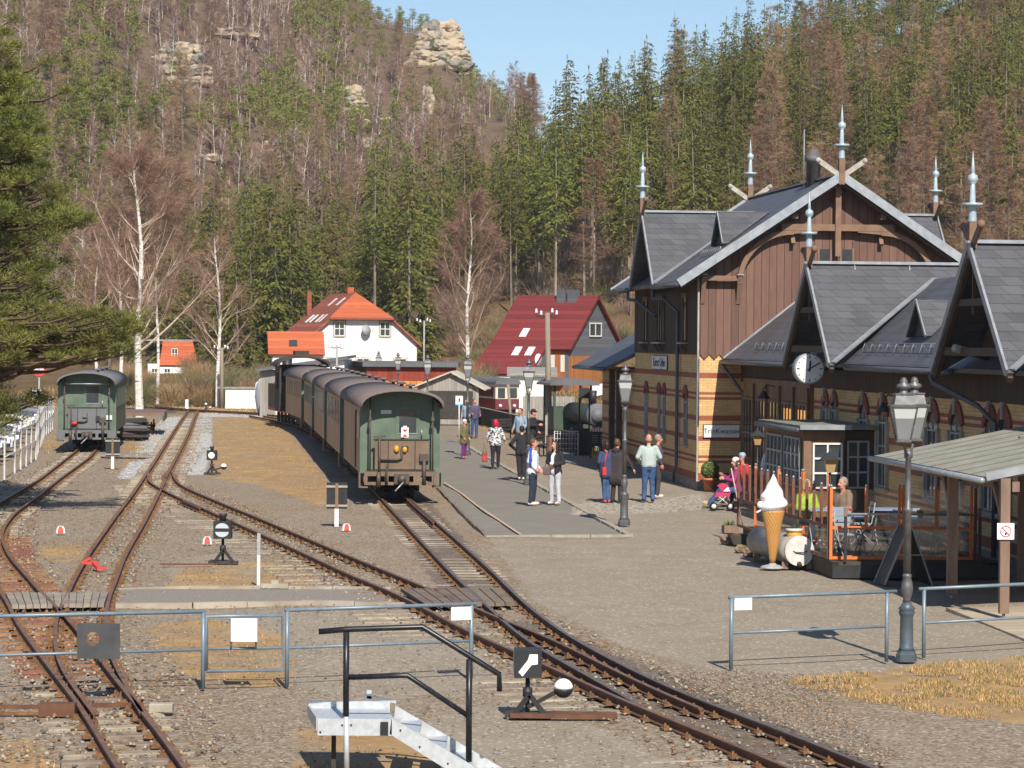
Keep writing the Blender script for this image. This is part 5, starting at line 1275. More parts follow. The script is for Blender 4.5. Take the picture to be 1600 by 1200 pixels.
# ---- platform furniture
b = G(717, 691); t = empty('platform_sign', b, 0, 'white platform sign with a dark pictogram on a slim white post', 'sign')
MB().tube([(0, 0, 0), (0, 0, 1.95)], .025, WFR, 8).build('post', t); o = MB().box(-.16, .16, -.02, 0, 1.62, 2.0, SGN).box(-.16, .16, -.022, -.0005, 1.60, 1.66, pm('blue_band', (.2, .5, .62), (.18, .45, .58), s=3)).build('board', t)
MB().prism([(-.03, 1.73), (.02, 1.73), (.05, 1.85), (.03, 1.92), (-.02, 1.86), (-.01, 1.8)], (-.028, -.0205), LET).build('pictogram', o)
BFM = boardmat('black_fence', (.035, .032, .03), (.055, .048, .042), .12, axis='x', gapc=.3)
CAPM = pm('fence_cap', (.33, .27, .2), (.24, .2, .15), s=3, rough=.9)
def plank_fence(label, pts, h, m, cap=True):
    t = empty('plank_fence', pts[0], 0, label, 'fence')
    for a, b in zip(pts[:-1], pts[1:]):
        a2, b2 = a-pts[0], b-pts[0]
        mb = MB(); mb.bar(a2+Vector((0, 0, h/2)), b2+Vector((0, 0, h/2)), .05, h, m); mb.build('panel', t)
        if cap: MB().bar(a2+Vector((0, 0, h+.02)), b2+Vector((0, 0, h+.02)), .14, .04, CAPM).build('cap_rail', t)
        MB().box(b2.x-.05, b2.x+.05, b2.y-.08, b2.y+.02, 0, h+.02, GFR).build('post', t)
    return t
plank_fence('long black plank fence along the back of the platform', [G(692, 655), G(745, 662), G(800, 677), G(850, 690), G(893, 702)], .88, BFM)
def lattice_gate(px, py, w_, h_, label):
    b = G(px, py); t = empty('lattice_gate', b, 0, label, 'gate')
    MB().tube([(0, 0, 0), (0, 0, h_), (w_, 0, h_), (w_, 0, 0)], .022, WFR, 6).build('frame', t)
    mb = MB()
    for i in range(1, 8): mb.tube([(w_*i/8, 0, .08), (w_*i/8, 0, h_)], .009, WFR, 4)
    for i in range(5): mb.tube([(0, 0, .1+h_*.2*i), (w_, 0, .1+h_*.2*i)], .009, WFR, 4)
    mb.build('lattice', t)
lattice_gate(866, 713, .9, .96, 'white lattice gate between the black fence and the notice stand')
BRN = pm('brown_bin_wood', (.19, .10, .07), (.13, .07, .05), s=4)
def bin_(px, py, label, h=.7, r=.2):
    b = G(px, py); t = empty('litter_bin', b, 0, label, 'bin'); MB().lathe([(r, 0), (r, h)], BRN, n=10, smooth=False).build('body', t); MB().lathe([(r+.01, h), (r+.01, h+.03), (r*.6, h+.04)], UND, n=10).build('rim', t)
bin_(861, 712, 'brown litter bin left of the white lattice gate', .74, .19); bin_(778, 684, 'brown litter bin by the bench in front of the black fence', .62, .2)
def bench(px, py, rz, label):
    b = G(px, py); t = empty('bench', b, rz, label, 'bench')
    for i in range(4): MB().box(-.7, .7, -.25+i*.11, -.17+i*.11, .42, .45, UND).build('seat_slat', t)
    for i in range(3): MB().box(-.7, .7, .22, .25, .55+i*.13, .64+i*.13, UND).build('back_slat', t)
    for s in (-.6, .6): MB().bar((s, -.2, 0), (s, -.2, .43), .04, .04, BLK).bar((s, .2, 0), (s, .24, .9), .04, .04, BLK).build('leg', t)
bench(790, 686, .9, 'dark slatted bench by the far brown litter bin'); bench(846, 712, 1.1, 'dark slatted bench between the black fence and the near brown bin')
# notice stand with black boards
b = G(935, 716); t = empty('notice_stand', b, 0, 'black notice boards under a red and white striped strip by the station', 'notice board')
MB().box(-.28, .38, -.02, .02, .45, 1.0, BLK).build('board', t)
mb = MB(); mb.box(-.30, .40, -.03, .03, 1.0, 1.12, WP); mb.build('strip', t)
mb = MB(); 
for i in range(7): mb.box(-.28+i*.1, -.23+i*.1, -.036, -.031, 1.0, 1.12, REDP)
mb.build('red_stripe', t)
for i in range(4): MB().box(-.25, -.03, -.026, -.0205, .85-.09*i, .87-.09*i, GFR).box(.06, .34, -.026, -.0205, .85-.09*i, .875-.09*i, GFR).build('text_line', t)
for x in (-.3, .4): MB().box(x-.03, x+.03, -.03, .03, 0, 1.0, BLK).build('post', t)
mb = MB()
for i in range(7): mb.box(-.24+i*.09, -.2+i*.09, -.02, 0, .05, .42, YEL)
mb.build('picket', t)
b = G(912, 712); t = empty('tall_frame_board', b, 0, 'tall black frame with a dark information panel beside the lattice gate', 'notice board')
for x in (-.18, .2): MB().box(x-.03, x+.03, -.03, .03, 0, 2.55, BLK).build('post', t)
MB().box(-.2, .2, -.02, .02, 2.2, 2.6, BLK).build('board', t); MB().box(-.35, .2, .03, .06, 0, 1.05, UND).build('lower_board', t)
# utility poles
WPOL = pm('pole_wood', (.27, .22, .16), (.2, .16, .12), s=2, stretch=(3, 3, .4), rough=.9); PORC = pm('porcelain', (.8, .8, .8), (.7, .7, .7), s=4, rough=.2)
def upole(label, base, h, lean=0, arms=1, steel=False):
    t = empty('utility_pole', base, 0, label, 'utility pole'); m = WPOL if not steel else GFR
    MB().tube([(0, 0, 0), (-lean*h*.5, 0, h*.5), (-lean*h, 0, h)], [.15, .12, .10] if not steel else [.06, .05, .05], m, 10).build('pole', t)
    for x, z in ((-.45, .0), (-.25, -.08), (.2, .02), (.38, -.06)):
        o = MB().tube([(-lean*h, 0, h-.15), (-lean*h+x, 0, h-.15+z), (-lean*h+x, 0, h+.0+z)], .014, BLK, 4).build('arm', t)
        MB().lathe([(.05, 0), (.06, .05), (.04, .1), (.05, .14), (.02, .18)], PORC, (-lean*h+x, 0, h-.02+z), 8).build('insulator', o)
pb = Vector((59/FPX*110, 110, 0)); upole('wooden utility pole with white insulators in front of the red-roofed house', pb, 5.55, .022)
MB().box(pb.x-.17, pb.x+.20, pb.y-.12, pb.y-.14+.05, .1, 1.35, STN).build('pole_footing', None, 'pale concrete footing strapped to the wooden utility pole', 'footing')
upole('thin pole with white insulators between the white house and the tall birch', Vector(((662-800)/FPX*170, 170, 0)), 5.6, 0, steel=True)
upole('grey pole standing before the white gable house and the train', Vector(((526-800)/FPX*142, 142, 0)), 4.1, 0, steel=True)
upole('leaning wooden pole beside the small birch at the far track', Vector(((347-800)/FPX*168, 168, 0)), 3.8, .01)
# white picket fence at the left
WPK = pm('picket_white', (.58, .56, .54), (.42, .4, .38), s=7, rough=.7)
t = empty('picket_fence', G(8, 752), 0, 'white steel picket fence beside the car park at the left', 'fence'); o0 = G(8, 752)
pts = [G(x, y) for x, y in ((7, 750), (23, 740), (41, 729), (56, 719), (61, 704), (69, 683), (82, 672), (91, 668))]
tops = []
for a, b in zip(pts[:-1], pts[1:]):
    n_ = max(1, int((b-a).length/2.0))
    for i in range(n_):
        p = a.lerp(b, i/n_)-o0; MB().box(p.x-.026, p.x+.026, p.y-.02, p.y+.02, 0, 1.6, WPK).build('picket', t); tops.append(p)
for z in (.7, 1.35): MB().tube([p+Vector((0, 0, z)) for p in tops], .018, WPK, 5).build('rail', t)
t['label'] = 'white steel picket fence beside the car park at the left'
# no-entry sign
b = Vector(((61-800)/FPX*103, 103, 0)); t = empty('no_entry_sign', b, .15, 'round red no-entry sign on a slim pole above the parked cars', 'road sign')
MB().tube([(0, 0, 0), (0, 0, 3.3)], .03, GFR, 8).build('pole', t); mb = MB(); mb.M = Matrix.Translation((0, -.04, 3.17)) @ Matrix.Rotation(PI/2, 4, 'X'); mb.lathe([(.29, 0), (.29, .02)], REDP, n=24, smooth=False); o = mb.build('disc', t)
MB().box(-.2, .2, -.075, -.061, 3.12, 3.21, WP).build('white_bar', o)
MB().box(-.25, .1, -.03, .0, 1.9, 2.35, WP).build('lower_plate', t)
# parked cars
CW = {}
def carpaint(nm, c): 
    m, n, b = newmat('car_paint_'+nm); b.inputs['Base Color'].default_value = L4(c); b.inputs['Roughness'].default_value = .22; b.inputs['Coat Weight'].default_value = .7; b.inputs['Coat Roughness'].default_value = .05
    if nm == 'silver': b.inputs['Metallic'].default_value = .5
    return m
def car(loc, rz, paint, label):
    t = empty('parked_car', loc, rz, label, 'car', 'cars parked behind the white picket fence')
    # profile along y (length 4.2), half width .85
    prof = [(-2.1, .35), (-2.12, .62), (-1.95, .80), (-1.1, .93), (-.45, 1.38), (.9, 1.42), (1.65, 1.0), (2.05, .92), (2.1, .4)]
    mb = MB(); vs = []
    lay = [(-.85, .86), (-.80, 1.0), (.80, 1.0), (.85, .86)]
    k = len(prof)
    def ring(x, zf):
        out = []
        for y, z in prof:
            xx = x*(.80 if z > 1.2 else (.97 if z > .85 else 1.0)) if abs(x) > .3 else x
            out.append((xx, y, .3+(z-.3)*zf))
        return out
    for x, zf in ((-.86, .97), (-.5, 1.0), (.5, 1.0), (.86, .97)): vs += ring(x, zf)
    fs = [(a*k+i, a*k+i+1, (a+1)*k+i+1, (a+1)*k+i) for a in range(3) for i in range(k-1)]+[tuple(range(k)), tuple(range(3*k, 4*k))[::-1]]+[(a*k, (a+1)*k, (a+1)*k+k-1, a*k+k-1) for a in range(3)]
    mb.add(vs, fs, paint, False); o = mb.build('body', t); o.modifiers.new('b', 'BEVEL').width = .05; o.modifiers['b'].segments = 3
    for p in o.data.polygons: p.use_smooth = True
    MB().add([(-.66, -1.04, .99), (.66, -1.04, .99), (.58, -.5, 1.355), (-.58, -.5, 1.355)], [(0, 1, 2, 3)], GLS).build('windscreen', t)
    MB().add([(-.6, .95, 1.39), (.6, .95, 1.39), (.66, 1.55, 1.08), (-.66, 1.55, 1.08)], [(0, 1, 2, 3)], GLS).build('rear_window', t)
    for s in (-1, 1):
        MB().add([(s*.845, -.95, .98), (s*.70, -.48, 1.32), (s*.70, .8, 1.35), (s*.845, 1.3, 1.0)], [(0, 1, 2, 3)], GLS).build('side_window', t)
        MB().box(s*.62-.16, s*.62+.16, -2.15, -2.05, .62, .76, PORC).build('headlight', t)
        for y in (-1.3, 1.3):
            w_ = MB().tube([(s*.68, y, .31), (s*.88, y, .31)], .31, BLK, 16).build('wheel', t); MB().tube([(s*.87, y, .31), (s*.89, y, .31)], .18, ZN, 10).build('rim', w_)
    return t
cols = [('silver', (.5, .52, .55), 'silver'), ('blue', (.02, .04, .16), 'dark blue'), ('grey', (.12, .13, .15), 'dark grey'), ('white', (.7, .7, .7), 'white'), ('navy', (.03, .06, .2), 'bright navy'), ('black', (.02, .02, .025), 'black')]
PC = {c[0]: carpaint(c[0], c[1]) for c in cols}
for k, (Y, xr2, nm, lb) in enumerate(((91, -17.2, 'silver', 'silver car nearest the near end of the white picket fence'), (94.6, -17.6, 'navy', 'bright navy car next to the nearest silver car'), (98.5, -18.0, 'white', 'white car third along the row behind the pickets'), (102.4, -18.9, 'grey', 'dark grey car fourth along the row behind the pickets'),
        (106.5, -19.4, 'blue', 'dark blue car below the no-entry sign'), (111, -20.0, 'silver', 'silver car just beyond the no-entry sign pole'), (116, -20.9, 'black', 'black car in the middle of the far parked row'), (121.5, -21.5, 'white', 'white car in the far parked row left of the green carriage'), (127, -22.2, 'blue', 'dark blue car just left of the lone green carriage'), (133, -22.6, 'grey', 'dark grey car farthest along the parked row'))):
    car((xr2-2.3, Y, 0), PI/2+random.uniform(-.05, .05), PC[nm], lb)
# ================================================================ shelter, cafe terrace and its things
FELT2 = pm('shelter_felt', (.30, .285, .23), (.23, .215, .175), s=2.5, rough=.9, world=True, bp=.2)
OR = pm('orange_post', (.72, .19, .045), (.6, .15, .035), s=8, rough=.5); ORB = pm('brown_post', (.20, .075, .045), (.15, .055, .035), s=8, rough=.6)
DK = boardmat('deck_boards', (.085, .06, .045), (.06, .043, .035), .14, axis='y', gapc=.3)
SHP = pm('shelter_post_wood', (.24, .155, .11), (.17, .11, .08), s=3, rough=.8, stretch=(4, 4, .6))
n0 = G(1540, 745, 2.28); f0 = G(1366, 712, 2.28); dirn = (f0-n0).normalized(); perp = Vector((dirn.y, -dirn.x, 0))
sh = empty('shelter', (n0.x, n0.y, 0), 0, 'open platform shelter with grey felt roof on wooden posts at the right', 'shelter')
A = Vector((0, 0, 2.28)); B = Vector((f0.x-n0.x, f0.y-n0.y, 2.28)); up = .2
mid_ = A.lerp(B, .15)
C = B+perp*6+Vector((0, 0, 6*up)); D_ = A+perp*6+Vector((0, 0, 6*up))
mb = MB(); mb.slab([A, B, C, D_], .1, FELT2); r_ = mb.build('roof', sh)
mb = MB()
for i in range(1, 9): q = A.lerp(B, i/9)+Vector((0, 0, .006)); mb.bar(q, q+perp*6+Vector((0, 0, 6*up)), .03, .012, pm('felt_seam', (.14, .13, .10), s=4))
mb.build('roof_seam', r_)
MB().tube([A+Vector((0, 0, -.06))-perp*.05, B+Vector((0, 0, -.06))-perp*.05+dirn*.15], .05, ZN, 8).build('gutter', sh)
MB().bar(A+Vector((0, 0, .0))-dirn*.03, D_-dirn*.03, .04, .13, ZN).build('verge_trim', sh)
def gpost(px, py, w_=.15):
    b = G(px, py)-sh.location; zt = 2.2+.2*max(0, (b-A).dot(perp)); o = MB().box(b.x-w_/2, b.x+w_/2, b.y-w_/2, b.y+w_/2, .1, zt, SHP).build('post', sh)
    MB().tube([(b.x, b.y, 0), (b.x, b.y, .1)], .025, ZN, 6).build('post_shoe', o); return b
p1 = gpost(1487, 937, .17); p2 = gpost(1568, 968, .15)
for q in (p1, p2): MB().bar((q.x, q.y, 1.55), (q.x+dirn.x*.6, q.y+dirn.y*.6, 2.15), .09, .09, SHP).build('brace', sh)
mb = MB(); mb.bar(A+Vector((0, 0, -.16))+perp*.5, B+Vector((0, 0, -.16))+perp*.5, .12, .16, SHP); mb.build('eave_beam', sh)
for k in (2.2, 4.2):
    q = B.lerp(A, .3)+perp*k; MB().box(q.x-.08, q.x+.08, q.y-.08, q.y+.08, 0, 2.3+k*.2, SHP).build('post', sh)
mb = MB(); FL = boardmat('pale_floor_boards', (.46, .38, .28), (.36, .29, .21), .14, axis='y', gapc=.5)
fq = [G(1478, 951), G(1640, 1016), G(1800, 1016), G(1700, 948)]
mb.add([p+Vector((0, 0, .02)) for p in fq]+[p+Vector((0, 0, -.1)) for p in fq], [(0, 1, 2, 3), (4, 7, 6, 5), (0, 4, 5, 1), (1, 5, 6, 2), (2, 6, 7, 3), (3, 7, 4, 0)], FL); mb.build('shelter_floor', kind='structure')
# sign on its own wooden post (no smoking / no dogs style prohibition)
b = G(1568, 960); sg = empty('prohibition_sign', (p2.x+sh.location.x, p2.y+sh.location.y-.09, 1.42), 0, 'white square sign with a crossed red ring on the shelter post', 'sign')
MB().box(-.135, .135, -.02, 0, -.13, .13, WP).build('plate', sg)
mb = MB(); k = 20; vs = []
for r in (.09, .078):
    for y in (-.03, -.021): vs += [(r*math.cos(2*PI*i/k), y, r*math.sin(2*PI*i/k)) for i in range(k)]
mb.add(vs, [(i, (i+1) % k, 2*k+(i+1) % k, 2*k+i) for i in range(k)], REDP); mb.bar((-.06, -.026, .06), (.06, -.026, -.06), .008, .012, REDP, up=(1, 0, 1)); mb.build('ring', sg)
MB().sph((.0, -.024, -.04), .018, LET, 6, 4).build('symbol', sg)
# ---- deck
dk0 = G(1300, 903); dk = empty('terrace_deck', dk0, 0, 'dark timber terrace deck of the cafe', 'deck')
u_ = Vector((-math.sin(SANG), math.cos(SANG), 0)); v_ = Vector((math.cos(SANG)*.999, .045, 0)).normalized()
DX = 3.25; DY = 9.6; DZ = .30
c0 = v_*.0; c1_ = v_*DX; c2 = v_*DX+u_*DY; c3 = v_*.0+u_*DY+v_*.2
top = [c+Vector((0, 0, DZ)) for c in (c0, c1_, c2, c3)]
mb = MB(); mb.add(top+[c0, c1_, c2, c3], [(0, 1, 2, 3), (0, 4, 5, 1), (1, 5, 6, 2), (2, 6, 7, 3), (3, 7, 4, 0)], DK); mb.build('deck_boards', dk)
MB().bar(c0+Vector((0, 0, .12))-u_*.02, c1_+Vector((0, 0, .12))-u_*.02, .04, .24, BLK).build('fascia', dk)
def at(a, b, z=0): return dk0+v_*a+u_*b+Vector((0, 0, DZ+z))
# windbreak: front run
def windbreak(label, a0, b0, a1, b1, n, m, doubles=(), h=1.38, gh=.62):
    o = at(a0, b0); t = empty('glass_windbreak', o, 0, label, 'windbreak', 'glazed windbreaks round the cafe terrace')
    e = at(a1, b1)-o
    MB().bar((0, 0, .05), e+Vector((0, 0, .05)), .05, .055, m).build('bottom_rail', t); MB().bar((0, 0, gh), e+Vector((0, 0, gh)), .05, .06, m).build('mid_rail', t)
    for i in range(n+1):
        p = e*(i/n); full = i in (0, n) or i in doubles
        for dx in ((-.035, .035) if i in doubles else (0,)):
            q = p+e.normalized()*dx; mb = MB(); mb.bar(q+Vector((0, 0, .02 if full else gh)), q+Vector((0, 0, h)), .055, .055, m); pp = mb.build('post', t)
            MB().sph(q+Vector((0, 0, h+.03)), .028, ZN, 6, 4).build('post_cap', pp)
    q = MB(); q.add([Vector((0, 0, .08)), e+Vector((0, 0, .08)), e+Vector((0, 0, h-.04)), Vector((0, 0, h-.04))], [(0, 1, 2, 3)], CG_); q.build('pane', t); return t
windbreak('orange-posted glass windbreak along the front of the cafe terrace', .05, .35, 2.72, .35, 4, OR, (2,))
windbreak('brown-posted glass windbreak along the track side of the cafe terrace', .03, .45, .03, 9.3, 14, ORB)
windbreak('dark brown glass windbreak at the shaded right end of the terrace', 2.8, .35, 3.2, 4.5, 2, ORB)
windbreak('orange windbreak in the middle of the terrace beside the kiosk', 1.1, 5.2, .35, 9.0, 3, OR, (1,))
# black posts with a steel rail in front
o = at(.24, -.02); t = empty('steel_rail', o, 0, 'steel bar rail on short black posts in front of the cafe terrace', 'railing')
e = at(2.78, -.02)-o
for q in (Vector((0, 0, 0)), e): MB().bar(q+Vector((0, 0, 0)), q+Vector((0, 0, .86)), .055, .055, BLK).build('post', t); MB().bar(q+Vector((0, 0, .86)), q+Vector((0, 0, 1.02)), .06, .06, SHP).build('post_head', t)
MB().tube([Vector((0, 0, .9)), e+Vector((0, 0, .9))], .022, ZN, 8).build('bar', t)
# A-frame chalk board
b = G(1412, 905); t = empty('a_frame_board', G(1414, 912), .15, 'black folding chalk board standing before the terrace behind the lamp post', 'a-board')
for s, m in ((-1, 'front_panel'), (1, 'rear_panel')):
    mb = MB(); a, b2, c, d = Vector((-.03+s*.45, -.3, 0)), Vector((-.03+s*.45, .35, 0)), Vector((s*.03, .35, 1.05)), Vector((s*.03, -.3, 1.05))
    mb.slab([a, b2, c, d], .02, BLK); o = mb.build(m, t)
    MB().bar(a, d, .03, .03, GFR).bar(b2, c, .03, .03, GFR).build('edge_strip', o)
MB().bar((-.27, -.3, .55), (.27, -.3, .55), .02, .02, GFR).build('stay', t)
# bistro chairs and tables
SEAT = pm('bistro_seat', (.34, .39, .45), (.28, .33, .39), s=5, rough=.5); BLU = pm('blue_table', (.28, .34, .5), (.24, .3, .44), s=4, rough=.4)
def bistro_chair(loc, rz, label):
    t = empty('bistro_chair', loc, rz, label, 'chair', 'folding bistro chairs on the terrace')
    for i in range(4): MB().box(-.2, .2, -.19+i*.1, -.11+i*.1, .44, .46, SEAT).build('seat_slat', t)
    for s in (-.2, .2):
        MB().tube([(s, -.22, .0), (s, .0, .3), (s, .2, .46), (s, .27, .88)], .013, GFR, 6).tube([(s, .28, .0), (s, .0, .28), (s, -.2, .44)], .013, GFR, 6).build('leg', t)
    for z in (.62, .74, .85): MB().box(-.2, .2, .235+(z-.6)*.1, .25+(z-.6)*.1, z-.03, z+.03, SEAT).build('back_slat', t)
    MB().tube([(-.2, -.2, .05), (.2, -.2, .05)], .011, GFR, 5).build('stretcher', t); return t
def bistro_table(loc, label, flower=None):
    t = empty('bistro_table', loc, .1, label, 'table', 'bistro tables on the terrace'); MB().box(-.35, .35, -.35, .35, .70, .725, BLU).build('table_top', t)
    for s in (-.28, .28): MB().tube([(s, -.28, 0), (s, .28, .7)], .013, GFR, 6).tube([(s, .28, 0), (s, -.28, .7)], .013, GFR, 6).build('leg', t)
    if flower:
        p = Vector(loc)+Vector((0, 0, .725)); f = empty('table_flowers', p, 0, flower[1], 'flowers'); MB().lathe([(.05, 0), (.06, .08), (.05, .09)], flower[0], n=8).build('pot', f)
        mb = MB(); 
        for i in range(9): mb.sph((random.uniform(-.06, .06), random.uniform(-.06, .06), .13+random.uniform(-.03, .03)), .028, YEL if flower[0] is not REDP else REDP, 5, 4)
        mb.build('blossom', f)
bistro_table(at(.75, 1.9), 'blue bistro table behind the near left corner of the terrace', (REDP, 'red flower pot on the near left bistro table'))
bistro_table(at(2.1, 1.7), 'blue bistro table near the right end of the terrace', (ORB, 'small pot of yellow flowers on the right bistro table'))
bistro_table(at(.8, 4.3), 'blue bistro table where the pair in green and tan sit'); bistro_table(at(2.2, 4.6), 'blue bistro table in the shade by the station wall')
for a, b, r, l in ((.55, 1.0, .3, 'bistro chair in front of the near left table'), (1.35, 1.6, -1.4, 'bistro chair right of the near left table'), (1.65, 1.1, .5, 'bistro chair left in front of the right table'), (2.45, 1.0, -.2, 'bistro chair right in front of the right table'),
                   (2.95, 1.9, -1.2, 'bistro chair at the shaded right edge of the terrace'), (.75, 2.7, 3.1, 'bistro chair behind the near left table'), (2.1, 2.5, 3.0, 'bistro chair behind the right table'), (1.5, 4.1, -1.5, 'empty bistro chair beside the sitting pair')):
    bistro_chair(at(a, b), r, l)
# cafe garden lanterns
def garden_lantern(loc, label, h=1.62):
    t = empty('garden_lantern', loc, 0, label, 'lantern', 'small cafe lanterns'); MB().tube([(0, 0, 0), (0, 0, h)], .025, BLK, 8).build('pole', t)
    MB().lathe([(.10, h), (.16, h+.24)], pm('amber_glass', (.42, .27, .12), (.34, .2, .08), s=6, rough=.3), n=4, smooth=False, rot=PI/4).build('glass', t)
    MB().lathe([(.27, h+.24), (.08, h+.37), (.03, h+.40), (.02, h+.45)], BLK, n=4, smooth=False, rot=PI/4).build('hood', t)
garden_lantern(at(.22, 1.2, 0), 'small cafe lantern in front of the kiosk windows', 1.62)
garden_lantern(SM4 @ Vector((-.3, -10.3, 0)), 'small cafe lantern below the drinking water sign', 1.72)
# giant ice cream cone
b = G(1207, 888); ic = empty('ice_cream_figure', b, 0, 'giant advertising ice cream cone with white swirl by the terrace', 'ice cream figure')
m, n, bs = newmat('waffle'); tc = n.nodes.new('ShaderNodeTexCoord').outputs['Object']; s_ = nd(n, 'ShaderNodeSeparateXYZ'); n.links.new(tc, s_.inputs[0])
ang = mth(n, 'ARCTAN2', s_.outputs[1], s_.outputs[0]); zz = mth(n, 'LOGARITHM', mth(n, 'ADD', s_.outputs[2], .15), 2.718)
fa = mth(n, 'ABSOLUTE', mth(n, 'SUBTRACT', mth(n, 'FRACT', mth(n, 'ADD', mth(n, 'MULTIPLY', ang, 3.0), mth(n, 'MULTIPLY', s_.outputs[2], 9.0))), .5))
fb = mth(n, 'ABSOLUTE', mth(n, 'SUBTRACT', mth(n, 'FRACT', mth(n, 'SUBTRACT', mth(n, 'MULTIPLY', ang, 3.0), mth(n, 'MULTIPLY', s_.outputs[2], 9.0))), .5))
g_ = ramp(n, mth(n, 'MAXIMUM', fa, fb), .36, .46); n.links.new(mixc(n, g_, (.52, .22, .05), (.80, .48, .17)), bs.inputs['Base Color']); bump(n, bs, g_, .8, .02); bs.inputs['Roughness'].default_value = .5
MB().lathe([(.24, 0), (.25, .02), (.2, .05), (.07, .08), (.07, .1)], GFR, n=20).build('base', ic)
MB().lathe([(.045, .09), (.07, .2), (.115, .5), (.17, .85), (.225, 1.10), (.225, 1.13), (.19, 1.13)], m, n=28).build('cone', ic)
WHT = pm('ice_white', (.86, .85, .83), (.82, .81, .8), s=3, rough=.35)
mb = MB(); vs = []; NR, NS = 34, 28
for i in range(NR):
    t_ = i/(NR-1); z_ = 1.10+.74*t_; rr = float(np.interp(t_, (0, .05, .16, .30, .45, .62, .8, .93, 1), (.20, .235, .262, .252, .212, .150, .080, .034, .004)))
    for j in range(NS):
        a = 2*PI*j/NS; sw = 1+.085*math.sin(a-t_*19)+.03*math.sin(2*a-t_*9)
        vs.append((rr*sw*math.cos(a)+.02*math.sin(t_*9)*(1-t_), rr*sw*math.sin(a), z_))
mb.add(vs, [(i*NS+j, i*NS+(j+1) % NS, (i+1)*NS+(j+1) % NS, (i+1)*NS+j) for i in range(NR-1) for j in range(NS)]+[tuple(reversed(range(NS))), tuple(range((NR-1)*NS, NR*NS))], WHT, True)
mb.sph((-.25, -.02, 1.24), .07, WHT, 8, 6); mb.tube([(-.25, -.05, 1.13), (-.33, -.08, 1.09)], .02, WHT, 6); mb.build('swirl', ic)
# old milk tank lying on its side
b = G(1249, 890); tk = empty('old_tank', b, 0, 'white round-ended old metal tank lying behind the ice cream cone', 'tank')
TK = pm('tank_metal', (.40, .38, .34), (.25, .20, .15), s=2.5, rough=.5, metal=.2); TKW = pm('tank_white', (.62, .61, .57), (.5, .48, .43), s=7, rough=.6)
cc = Vector((0, .05, .36)); dd = Vector((-.52, 2.5, 0))
MB().tube([cc, cc+dd*.25, cc+dd], [.29, .30, .30], TK, 24).build('barrel', tk)
MB().tube([cc-dd.normalized()*.03, cc+dd.normalized()*.02], .295, TKW, 28, smooth=False).tube([cc-dd.normalized()*.0+Vector((-.13, -.05, .0)), cc+Vector((-.07, -.06, -.03)), cc+Vector((.08, -.06, -.03)), cc+Vector((.14, -.05, 0))], .012, UND, 5).build('end_cap', tk)
MB().tube([cc+Vector((0, -.0, -.25)), cc+Vector((0, -.1, -.27))], .05, UND, 12).build('outlet', tk)
MB().tube([cc+dd*.13+Vector((0, 0, .2)), cc+dd*.13+Vector((0, 0, .36))], .15, YEL, 16).tube([cc+dd*.13+Vector((0, 0, .36)), cc+dd*.13+Vector((0, 0, .41))], .17, TKW, 16).tube([cc+dd*.13+Vector((-.05, 0, .42)), cc+dd*.13+Vector((.0, 0, .48)), cc+dd*.13+Vector((.05, 0, .42))], .02, UND, 6).build('manhole', tk)
for k in (.05, .8): q = cc+dd*k; MB().box(q.x-.3, q.x-.18, q.y-.06, q.y+.06, 0, .14, SHP).box(q.x+.18, q.x+.3, q.y-.06, q.y+.06, 0, .14, SHP).build('chock', tk)
# planter trough with stones
b = G(1165, 850); t = empty('planter_trough', b, .1, 'dark planter trough on rough stones by the end of the windbreak', 'planter')
MB().prism([(-.30, 0), (.30, 0), (.38, .2), (-.38, .2)], (-.2, .2), UND).build('trough', t); MB().box(-.34, .34, -.17, .17, .19, .22, HM).build('soil', t)
def rock(name, loc, r, m, label, seed=0, sc=(1, 1, .7), cat='stone', group=None):
    bm = bmesh.new(); bmesh.ops.create_icosphere(bm, subdivisions=3, radius=r)
    for v in bm.verts:
        n_ = mnoise.noise(v.co/r*1.3+Vector((seed*7.1, seed, 0)))+.5*mnoise.noise(v.co/r*3+Vector((seed, 0, 3)))
        v.co *= 1+.38*n_+.10*mnoise.cell(v.co/r*2.2+Vector((seed, 0, 0))); v.co.x *= sc[0]; v.co.y *= sc[1]; v.co.z *= sc[2]
    me = bpy.data.meshes.new(name); bm.to_mesh(me); bm.free(); me.materials.append(m); o = bpy.data.objects.new(name, me); COL.objects.link(o); o.location = loc; tag(o, label, cat, group); return o
RK = pm('brown_fieldstone', (.24, .165, .10), (.14, .10, .065), s=5, rough=.9, bp=.5)
for i, (px, py, r, l) in enumerate(((1138, 848, .16, 'brown rough stone left of the planter trough'), (1158, 862, .13, 'flat brown stone in front of the planter trough'), (1172, 868, .15, 'ochre rough stone by the tank end of the planter'), (1182, 852, .2, 'large brown stone between planter trough and tank'), (1190, 868, .16, 'brown stone touching the old tank'))):
    rock('field_stone', G(px, py)+Vector((0, 0, r*.4)), r, RK, l, i, group='stones round the planter')
b = G(1140, 832); t = empty('wooden_box', b, .2, 'small wooden box with a green plant by the planter trough', 'box'); MB().box(-.16, .2, -.12, .12, 0, .17, SHP).build('crate', t)
